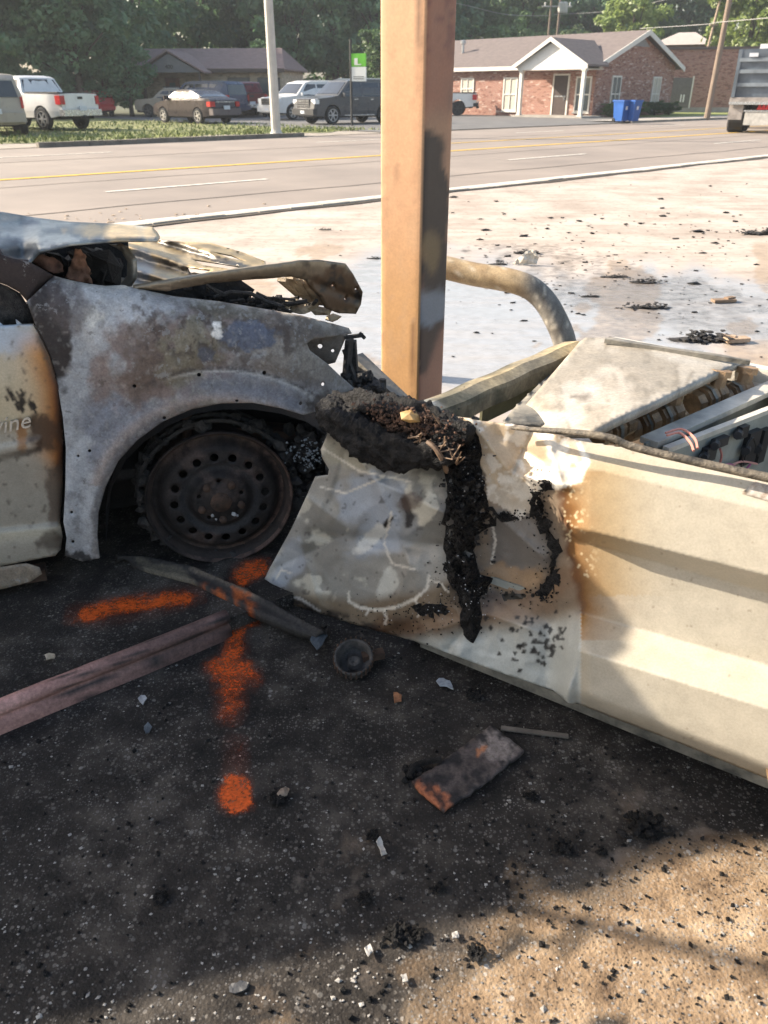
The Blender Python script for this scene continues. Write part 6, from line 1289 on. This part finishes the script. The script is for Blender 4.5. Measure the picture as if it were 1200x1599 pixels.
dr_ = MB().b(1.85, 2.85, 0, .05, .1, 2.25).build('door', door_dk, bld); MB().b(1.75, 1.85, 0, .08, .1, 2.32).b(2.85, 2.95, 0, .08, .1, 2.32).b(1.75, 2.95, 0, .08, 2.25, 2.34).build('door_frame', trim_w, dr_); MB().b(1.95, 2.75, .05, .06, 1.1, 1.16).b(2.0, 2.04, .05, .09, .9, 1.1).build('door_handle', chrome2, dr_)
py_ = 2.0; pm0, pm1 = -.5, 4.2; pk = (pm0+pm1)/2
for x_ in (pm0+.15, pm1-.15): MB().box((x_, py_-.15, 1.3), (.2, .2, 2.6)).box((x_, py_-.15, .07), (.3, .3, .14)).box((x_, py_-.15, 2.5), (.28, .28, .12)).build('porch_column', trim_w, bld)
MB().prism([(pm0-.1, py_, EV-.3), (pm1+.1, py_, EV-.3), (pm1+.1, py_, EV-.08), (pk, py_, EV+1.08), (pm0-.1, py_, EV-.08)], (0, -.12, 0), (0, 0, 0)).build('pediment', siding, bld)
for a, b in ((pm0-.3, 1), (pm1+.3, -1)):
    MB().prism([(a, py_+.3, EV-.2), (pk, py_+.3, EV+1.2), (pk, -2.4, EV+1.2), (a, -.0, EV-.2)], (0, 0, 0), (0, 0, .1)).build('porch_roof', shingle, bld)
    MB().prism([(a, py_+.33, EV-.32), (a, py_+.33, EV-.10), (pk, py_+.33, EV+1.32), (pk, py_+.33, EV+1.10)], (0, -.04, 0), (0, 0, 0)).build('rake_board', trim_w, bld)
MB().b(pm0, pm1, .02, py_, EV-.34, EV-.30).build('porch_ceiling', trim_w, bld); MB().b(pm0-.2, pm1+.2, .0, py_+.2, .0, .1).build('porch_floor', pave_m, bld)
MB().lathe([(.1, 0), (.1, .55), (.2, .58), (.2, .75), (0, .8)], (12.2, -2.2, EV+.9), (0, 0, 1), 10).build('roof_vent', alloy, bld)
# low brick building behind
p2 = onZ(1050, 168); p3 = (19.5, 68)
b2 = thing('brick_building', 'long flat roofed dull brick building behind the wooden poles', 'building', (20.0, 66.0, .03), H(-8))
w2 = MB().b(-1, 22, 0, 8, 0, 4.1).build('wall', brick2, b2); MB().b(-1.1, 22.1, -.1, 8.1, 4.1, 4.28).build('parapet', plain('dark_coping', (0.10, 0.075, 0.07), .8, .2), b2); MB().b(-1, 22, -.06, 0, .0, .35).build('plinth', pave_m, b2)
d2_ = MB().b(1.6, 3.0, -.06, 0, .3, 2.3).build('door', plain('grey_door', (0.13, 0.115, 0.105), .6, .2), b2); MB().b(3.0, 3.1, -.08, 0, .3, 2.4).b(1.5, 1.6, -.08, 0, .3, 2.4).build('door_frame', trim_w, d2_); MB().b(2.3, 2.4, -.10, -.06, .7, 1.2).b(2.5, 2.6, -.10, -.06, .7, 1.2).build('notice', siding, d2_)
# house on the rise
b3 = thing('house', 'small house with pale hipped roof among trees above the brick gable', 'house', (30.2, 90, .03), H(-25))
MB().b(-2.6, 2.6, -3, 3, 0, 5.4).build('wall', brick2, b3); MB().add([(-3, -3.5, 5.4), (3, -3.5, 5.4), (3, 3.5, 5.4), (-3, 3.5, 5.4), (-.8, 0, 6.6), (.8, 0, 6.6)], [(0, 1, 5, 4), (1, 2, 5), (2, 3, 4, 5), (3, 0, 4), (3, 2, 1, 0)]).build('roof', plain('pale_roof', (0.42, 0.37, 0.34), .9, .1, 3), b3)
# tan house on the left
hx = onY(335, 180, 58.5); b4 = thing('house', 'tan brick house with brown roof and grey porch gable behind the parked cars', 'house', (float(onY(332, 180, 58)[0]), 58, .03), H(-6))
MB().b(-4.4, 4.9, 0, 7, 0, 2.75).build('wall', brick3, b4)
slp = 1.3; MB().prism([(-5.9, -.5, 2.6), (5.2, -.5, 2.6), (4.2, 3.5, 2.6+slp), (-5.9, 3.5, 2.6+slp)], (0, 0, 0), (0, 0, .1)).build('roof', shingle2, b4); MB().prism([(-5.9, 7.5, 2.6), (5.2, 7.5, 2.6), (4.2, 3.5, 2.6+slp), (-5.9, 3.5, 2.6+slp)], (0, 0, 0), (0, 0, .1)).build('roof', shingle2, b4)
MB().prism([(5.2, -.5, 2.6), (5.2, 7.5, 2.6), (4.2, 3.5, 2.6+slp)], (0, 0, 0), (0, 0, .1)).build('roof', shingle2, b4)
MB().b(-5.9, 5.2, -.56, -.5, 2.48, 2.68).build('fascia', plain('brown_fascia', (0.10, 0.075, 0.06), .7, .1), b4)
MB().prism([(-3.9, -2.0, 2.45), (.1, -2.0, 2.45), (-1.9, -2.0, 3.5)], (0, 0, 0), (0, .1, 0)).build('porch_gable', plain('grey_siding', (0.20, 0.195, 0.195), .7, .1, 3), b4)
for a in (-4.2, .4): MB().prism([(a, -2.2, 2.4), (-1.9, -2.2, 3.6), (-1.9, 1.8, 3.6), (a, .4, 2.4)], (0, 0, 0), (0, 0, .1)).build('porch_roof', shingle2, b4)
for a in (-3.7, 0): MB().box((a, -1.9, 1.2), (.14, .14, 2.5)).build('porch_post', door_dk, b4)
dq = MB().b(-3.0, -2.0, -.04, 0, .1, 2.2).build('door', plain('wood_door', (0.16, 0.06, 0.035), .5, .3, 4), b4); MB().b(-2.7, -2.3, -.06, -.04, .9, 1.9).build('door_pane', glass2, dq)
for a in (2.0, 4.0):
    q = MB().b(a-.75, a+.75, -.05, 0, 1.1, 2.2).build('window', plain('dark_frame_%d' % int(a), (0.10, 0.095, 0.09), .6, .1), b4); MB().b(a-.66, a+.66, -.06, -.05, 1.18, 2.12).build('pane', glass2, q)
MB().lathe([(.12, 0), (.12, .7), (.2, .72), (.2, .95), (0, 1)], (3.6, 3.2, 2.6+slp-.2), (0, 0, 1), 8).build('roof_vent', plain('clay_vent', (0.24, 0.16, 0.12), .8, .1), b4)
tn = text_part('house_number', '400', (-1.9, -2.03, 2.65), (1, 0, 0), (0, 0, 1), .34, blackp, b4, .01, 0, 'CENTER')
# ------------------------------------------------------------------ poles, sign, bins, wires
def pole(label, px_, py_, Ht, r0, r1, m, lean=(0, 0), name='utility_pole', arms=()):
    p = onZ(px_, py_); t = thing(name, label, 'pole', (p[0], p[1], 0))
    MB().tube([(0, 0, 0), (lean[0]*.5, lean[1]*.5, Ht*.5), (lean[0], lean[1], Ht)], [r0, (r0+r1)/2, r1], 12).build('shaft', m, t)
    for z_, w_, a_ in arms: MB().box((lean[0]*z_/Ht, lean[1]*z_/Ht, z_), (w_, .1, .12), a_).build('crossarm', m, t)
    return t
woodp = plain('pole_wood', (0.22, 0.165, 0.125), .9, .25, 5, sc3=(4, 4, .4)); galv = plain('galvanised', (0.50, 0.47, 0.42), .6, .12, 3)
lp = pole('tall pale grey metal pole standing at the kerb in front of the cars', 432, 212, 9, .17, .12, galv, name='lamp_pole'); MB().lathe([(.26, 0), (.26, .04), (.2, .12), (.17, .2)], (0, 0, 0), (0, 0, 1), 12).build('base', galv, lp)
pole('thick leaning wooden pole by the sunny lawn near the dump truck', 1104, 187, 9, .17, .12, woodp, (.12, 0), arms=((8.0, 2.2, .3),))
pole('thin leaning wooden pole with a dark bracket before the flat brick building', 1081, 172, 9.2, .13, .09, plain('pale_pole_wood', (0.36, 0.27, 0.2), .9, .2, 5), (.9, 0), arms=((6.3, .7, .2),))
tp = thing('utility_pole', 'distant utility pole carrying grey transformers above the brick roof', 'pole', (float(onY(862, 150, 92)[0]), 92, 0))
MB().tube([(0, 0, 0), (0, 0, 10.8)], [.16, .11], 8).build('shaft', woodp, tp); MB().tube([(-.9, 0, 0), (-.9, 0, 11.2)], [.14, .1], 8).build('shaft', woodp, tp)
for z_, w_ in ((10.5, 2.0), (8.9, 2.8)): MB().b(-w_/2-.4, w_/2-.2, -.06, .06, z_, z_+.13).build('crossarm', galv, tp)
for x_, z_ in ((-1.15, 9.5), (.05, 8.4), (.45, 8.4)): MB().lathe([(0, 0), (.28, 0), (.3, .1), (.3, .8), (.2, .9), (0, .95)], (x_, -.3, z_), (0, 0, 1), 12).build('transformer', galv, tp)
for x_ in (-.5, 0, .5, -1.5, 1.0): MB().lathe([(0, 0), (.09, 0), (.05, .1), (.1, .2), (0, .3)], (x_, 0, 10.62 if abs(x_) < .7 else 9.03), (0, 0, 1), 8).build('insulator', siding, tp)
for lb, a, dist, ht in (('thin far pole in front of the trees behind the tan house', 448, 82, 6.4), ('short thin pole rising behind the brick roof left of the porch', 749, 86, 6.0)):
    q = onY(a, 150, dist); t = thing('utility_pole', lb, 'pole', (float(q[0]), dist, 0)); MB().tube([(0, 0, 0), (0, 0, ht)], .09, 8).build('shaft', galv, t); MB().b(-.1, .7, -.04, .04, ht-.3, ht-.24).build('arm', galv, t)
def wire(label, pts, r=.022):
    P_ = [onY(a, b, d) for a, b, d in pts]; tag(MB().tube(spline(P_, 6), r, 5).build('overhead_wire', plain('wire_grey_%d' % len(bpy.data.objects), (0.35, 0.34, 0.33), .6, .1)), label, 'wire')
wire('overhead wire sagging from the column to the transformer pole', [(560, -20, 80), (710, 4, 84), (790, 22, 88), (858, 24, 92)]); wire('overhead wire running right from the transformer pole', [(866, 22, 92), (960, 16, 88), (1060, -6, 80)], .018); wire('thin wire running right from the far pole by the tan house', [(448, 68, 82), (500, 64, 82), (600, 50, 84)], .02); wire('service wire between the two wooden poles', [(1000, 44, 55), (1095, 38, 46), (1126, 34, 42), (1230, 25, 38)], .014)
sgp = onZ(550, 197); sg = thing('business_sign', 'green and white roadside sign board on a dark post', 'sign', (sgp[0], sgp[1], 0), H(-20))
MB().tube([(0, 0, 0), (0, 0, 3.4)], .06, 8).build('post', blackp, sg)
MB().b(.04, .72, -.04, .04, 2.36, 2.86).build('green_panel', plain('sign_green', (0.14, 0.50, 0.035), .5, .08, 3), sg); gp = MB().b(.04, .72, -.04, .04, 1.8, 2.35).build('white_panel', plain('sign_white', (0.72, 0.73, 0.72), .5, .05, 3), sg)
MB().b(.18, .34, -.05, -.04, 2.46, 2.68).b(.18, .5, -.05, -.04, 2.42, 2.46).build('sign_mark', siding, sg)
for z_ in (1.88, 1.96): MB().b(.12, .62, -.05, -.04, z_, z_+.035).build('sign_text_line', plain('sign_grey_%d' % int(z_*100), (0.2, 0.2, 0.2), .6, .1), gp)
bl = plain('bin_blue', (0.012, 0.09, 0.34), .45, .1, 5)
for lb, a in (('blue wheelie bin on the left, by the brick gable', 969), ('blue wheelie bin on the right, by the brick gable', 986)):
    p = onZ(a, 190, .09); t = thing('recycling_bin', lb, 'bin', (p[0], p[1], .09), H(35), 'blue bins by the brick gable'); t.scale = (.88, .88, .88)
    MB().prism([(-.24, -.26, .06), (.24, -.26, .06), (.24, .26, .06), (-.24, .26, .06)], (0, 0, 0), (0, 0, 0)).add([(-.25, -.28, .05), (.25, -.28, .05), (.25, .28, .05), (-.25, .28, .05), (-.32, -.36, 1.0), (.32, -.36, 1.0), (.32, .36, 1.0), (-.32, .36, 1.0)], [(0, 1, 5, 4), (1, 2, 6, 5), (2, 3, 7, 6), (3, 0, 4, 7), (0, 3, 2, 1)]).build('body', bl, t)
    MB().prism([(-.36, -.4, 1.0), (.36, -.4, 1.0), (.34, .42, 1.0), (-.34, .42, 1.0)], (0, 0, 0), (0, 0, .08)).build('lid', bl, t); MB().b(-.08, .06, -.345, -.33, .6, .78).build('white_emblem', siding, t)
    for s_ in (-1, 1): MB().lathe([(0, -.03), (.1, -.03), (.1, .03), (0, .03)], (s_*.26, .28, .1), (1, 0, 0), 10).build('wheel', tyre_m, t)
# ------------------------------------------------------------------ trees
def leaf_mat(name, a, b, tr=.45):
    m = bpy.data.materials.new(name); m.use_nodes = True; nt = m.node_tree; nt.nodes.clear(); out = N(nt, 'ShaderNodeOutputMaterial')
    n = tex(nt, 'noise', .55, 4, .6); oi = N(nt, 'ShaderNodeObjectInfo'); c = ramp(nt, n, [(.3, a), (.7, b)])
    hs = N(nt, 'ShaderNodeHueSaturation'); nt.links.new(c, hs.inputs['Color']); mr = N(nt, 'ShaderNodeMapRange', i3=.75, i4=1.3); nt.links.new(oi.outputs['Random'], mr.inputs[0]); nt.links.new(mr.outputs[0], hs.inputs['Value'])
    d = N(nt, 'ShaderNodeBsdfDiffuse'); t = N(nt, 'ShaderNodeBsdfTranslucent'); mx = N(nt, 'ShaderNodeMixShader', i0=tr); g_ = N(nt, 'ShaderNodeBsdfGlossy'); g_.inputs['Roughness'].default_value = .5; mx2 = N(nt, 'ShaderNodeMixShader', i0=.05)
    nt.links.new(hs.outputs[0], d.inputs[0]); nt.links.new(hs.outputs[0], t.inputs[0]); nt.links.new(d.outputs[0], mx.inputs[1]); nt.links.new(t.outputs[0], mx.inputs[2]); nt.links.new(mx.outputs[0], mx2.inputs[1]); nt.links.new(g_.outputs[0], mx2.inputs[2]); nt.links.new(mx2.outputs[0], out.inputs[0]); MATS[name] = m; return m
lm_d = leaf_mat('dark_leaves', (0.08, 0.165, 0.08), (0.17, 0.28, 0.12)); lm_m = leaf_mat('mid_leaves', (0.075, 0.145, 0.045), (0.155, 0.24, 0.08)); lm_l = leaf_mat('light_leaves', (0.13, 0.19, 0.04), (0.24, 0.30, 0.08))
bark = plain('bark', (0.085, 0.065, 0.05), .95, .3, 6, .5)
def crown_mesh(seed, rx, z0, z1, ncl, nl, ls):
    rg = np.random.default_rng(seed); V = []; zc, rz = (z0+z1)/2, (z1-z0)/2; cl = []
    while len(cl) < ncl:
        p = rg.uniform(-1, 1, 3); d = np.linalg.norm(p)
        if d > 1 or d < .35: continue
        cl.append(p*np.array([rx, rx, rz])*(.92+.18*rg.uniform(-1, 1))+[0, 0, zc])
    cl = np.array(cl); cr = rg.uniform(.55, 1.25, ncl)*rx*.24
    ci = rg.integers(0, ncl, nl); d = rg.normal(0, 1, (nl, 3)); d /= np.linalg.norm(d, axis=1)[:, None]; rad = rg.uniform(.35, 1, nl)**.6
    P_ = cl[ci]+d*(rad*cr[ci])[:, None]*np.array([1.15, 1.15, .75])
    nrm = d*.7+rg.normal(0, .6, (nl, 3))+[0, 0, .5]; nrm /= np.linalg.norm(nrm, axis=1)[:, None]
    t = np.cross(nrm, rg.normal(0, 1, (nl, 3))); t /= np.linalg.norm(t, axis=1)[:, None]; b = np.cross(nrm, t); s = ls*rg.uniform(.5, 1.2, nl)[:, None]
    V = np.stack([P_-t*s, P_-b*s*.55, P_+t*s, P_+b*s*.55], 1).reshape(-1, 3); f = np.arange(nl*4).reshape(-1, 4)
    return V, f, cl
TV = []
for k, (rx, z0, z1, ncl, nl, ls) in enumerate(((4.2, .4, 12.5, 70, 9500, .26), (4.8, 1.0, 14.5, 80, 10500, .28), (3.6, 1.5, 10.5, 60, 8000, .24), (5.2, 2.0, 15.5, 90, 11500, .28))):
    V, f, cl = crown_mesh(40+k, rx, z0, z1, ncl, nl, ls); me = {}
    for nm, lm in (('d', lm_d), ('m', lm_m), ('l', lm_l)):
        if nm == 'd': m0 = bpy.data.meshes.new('crown'); m0.from_pydata(V.tolist(), [], f.tolist()); m0.update(); base = m0
        else: m0 = base.copy()
        m0.materials.clear(); m0.materials.append(lm); me[nm] = m0
    tb = MB().tube([(0, 0, 0), (.1, .1, z1*.3), (-.1, .2, z1*.6), (0, 0, z1*.85)], [.32, .24, .14, .05], 8)
    for q in cl[:14]: tb.tube([(0, .1, q[2]*.45), (q[0]*.4, q[1]*.4, q[2]*.75), q], [.11, .07, .03], 5)
    tm = bpy.data.meshes.new('trunk'); tm.from_pydata(tb.v, [], tb.f); tm.update(); tm.materials.append(bark); TV.append((me, tm))
def tree(label, x, y, k, tone, sc=1.0, rz=0.0, group=None, name='tree'):
    t = thing(name, label, 'tree', (x, y, 0), rz, group); t.scale = (sc, sc, sc)
    for nm, me in (('trunk', TV[k][1]), ('crown', TV[k][0][tone])): o = bpy.data.objects.new(nm, me); COL.objects.link(o); o.parent = t
    return t
rg = random.Random(77)
for i, (x, y, k, tone, sc) in enumerate(((-33, 53, 0, 'd', 1.0), (-28.5, 55, 3, 'd', .8), (-24.5, 53, 1, 'd', .85), (-20.3, 56, 0, 'd', 1.0), (-18.6, 53.6, 2, 'd', .85), (-37, 60, 1, 'd', 1.0), (-29, 63, 1, 'd', 1.05), (-22, 64, 3, 'd', 1.0), (-31, 50, 2, 'm', .75))):
    tree('dark leafy tree in the dense left wood behind the parked pickup', x, y, k, tone, sc, rg.uniform(0, 6), 'trees of the dense left wood')
for i, (x, y, k, tone, sc) in enumerate(((-17, 80, 3, 'd', 1.0), (-12.5, 84, 1, 'm', 1.0), (-8, 78, 3, 'd', .9), (-4.5, 82, 1, 'd', 1.0), (-.5, 79, 0, 'd', 1.05), (-14, 92, 3, 'm', 1.1), (-6, 94, 1, 'd', 1.2), (3, 90, 3, 'd', 1.05), (-20, 72, 0, 'd', 1.1), (0, 68, 2, 'm', .62))):
    tree('dark green tree in the wood behind the tan house', x, y, k, tone, sc, rg.uniform(0, 6), 'trees behind the tan house')
for i, (x, y, k, tone, sc) in enumerate(((5, 100, 3, 'd', 1.15), (10, 104, 1, 'd', 1.1), (15, 100, 3, 'm', .95), (20, 106, 1, 'm', 1.0), (25, 103, 3, 'd', 1.05), (30, 108, 1, 'm', 1.15), (12.5, 112, 3, 'm', 1.2), (22, 116, 3, 'd', 1.2), (36, 112, 3, 'm', 1.1), (42, 110, 1, 'm', 1.2), (48, 105, 3, 'd', 1.1))):
    tree('tall tree in the far wood behind the red brick building', x, y, k, tone, sc, rg.uniform(0, 6), 'trees in the far wood')
tree('rounded lighter green tree rising over the brick roof left of the transformers', 12.0, 86, 2, 'm', .78, 1.0); tree('pale green drooping tree above the brick roof peak', 23.2, 84, 2, 'l', 1.0, 2.0)
tree('rounded green tree between the transformers and roof peak', 19.8, 92, 2, 'm', .78, 1.6)
tree('sunny yellow green tree behind the wooden poles', 31.0, 76, 0, 'l', .9, .4); tree('large sunny tree above the dump truck', 35.5, 79, 3, 'l', .8, 2.2); tree('yellow green tree at the right edge over the flat brick roof', 40, 83, 1, 'l', .9, 3.0)
for lb, x, y, sc in (('low shrub along the brick gable, left of the bins', 13.9, 52.6, .16), ('low shrub along the brick gable behind the bins', 15.9, 54.6, .16), ('low shrub along the brick gable right of the bins', 17.6, 56.3, .17), ('low shrub at the far end of the brick gable', 19.0, 57.7, .16)):
    o = tree(lb, x, y, 2, 'm', sc, sc*40, 'shrubs along the brick gable', 'shrub'); o['category'] = 'shrub'; o.scale = (sc*1.3, sc*1.3, sc*.62); o.location.z = -.1
for lb, x, y, sc in (('bush at the foot of the dark wood right of the red car', -19.2, 51.0, .32), ('bush under the dark wood behind the red car', -21.8, 51.6, .36), ('bush beside the porch of the tan house', -17.6, 54.8, .40), ('tall leafy bush hiding the left end of the tan house', -15.9, 54.6, .5), ('bush behind the champagne SUV', -25.5, 49.5, .4)):
    o = tree(lb, x, y, 2, 'd', sc, sc*40, 'bushes under the left wood', 'bush'); o['category'] = 'bush'; o.location.z = -.4
# ------------------------------------------------------------------ summer haze
hm = bpy.data.materials.new('summer_haze'); hm.use_nodes = True; nt = hm.node_tree; nt.nodes.clear()
ho = N(nt, 'ShaderNodeOutputMaterial'); pv = N(nt, 'ShaderNodeVolumePrincipled'); pv.inputs['Color'].default_value = (.86, .92, 1, 1); pv.inputs['Density'].default_value = .0007; pv.inputs['Anisotropy'].default_value = .2
nt.links.new(pv.outputs[0], ho.inputs['Volume'])
hz = MB().b(-310, 310, -160, 410, -1.2, 21).build('haze', hm); tag(hz, 'thin pale summer haze over the far trees', 'haze', kind='stuff')
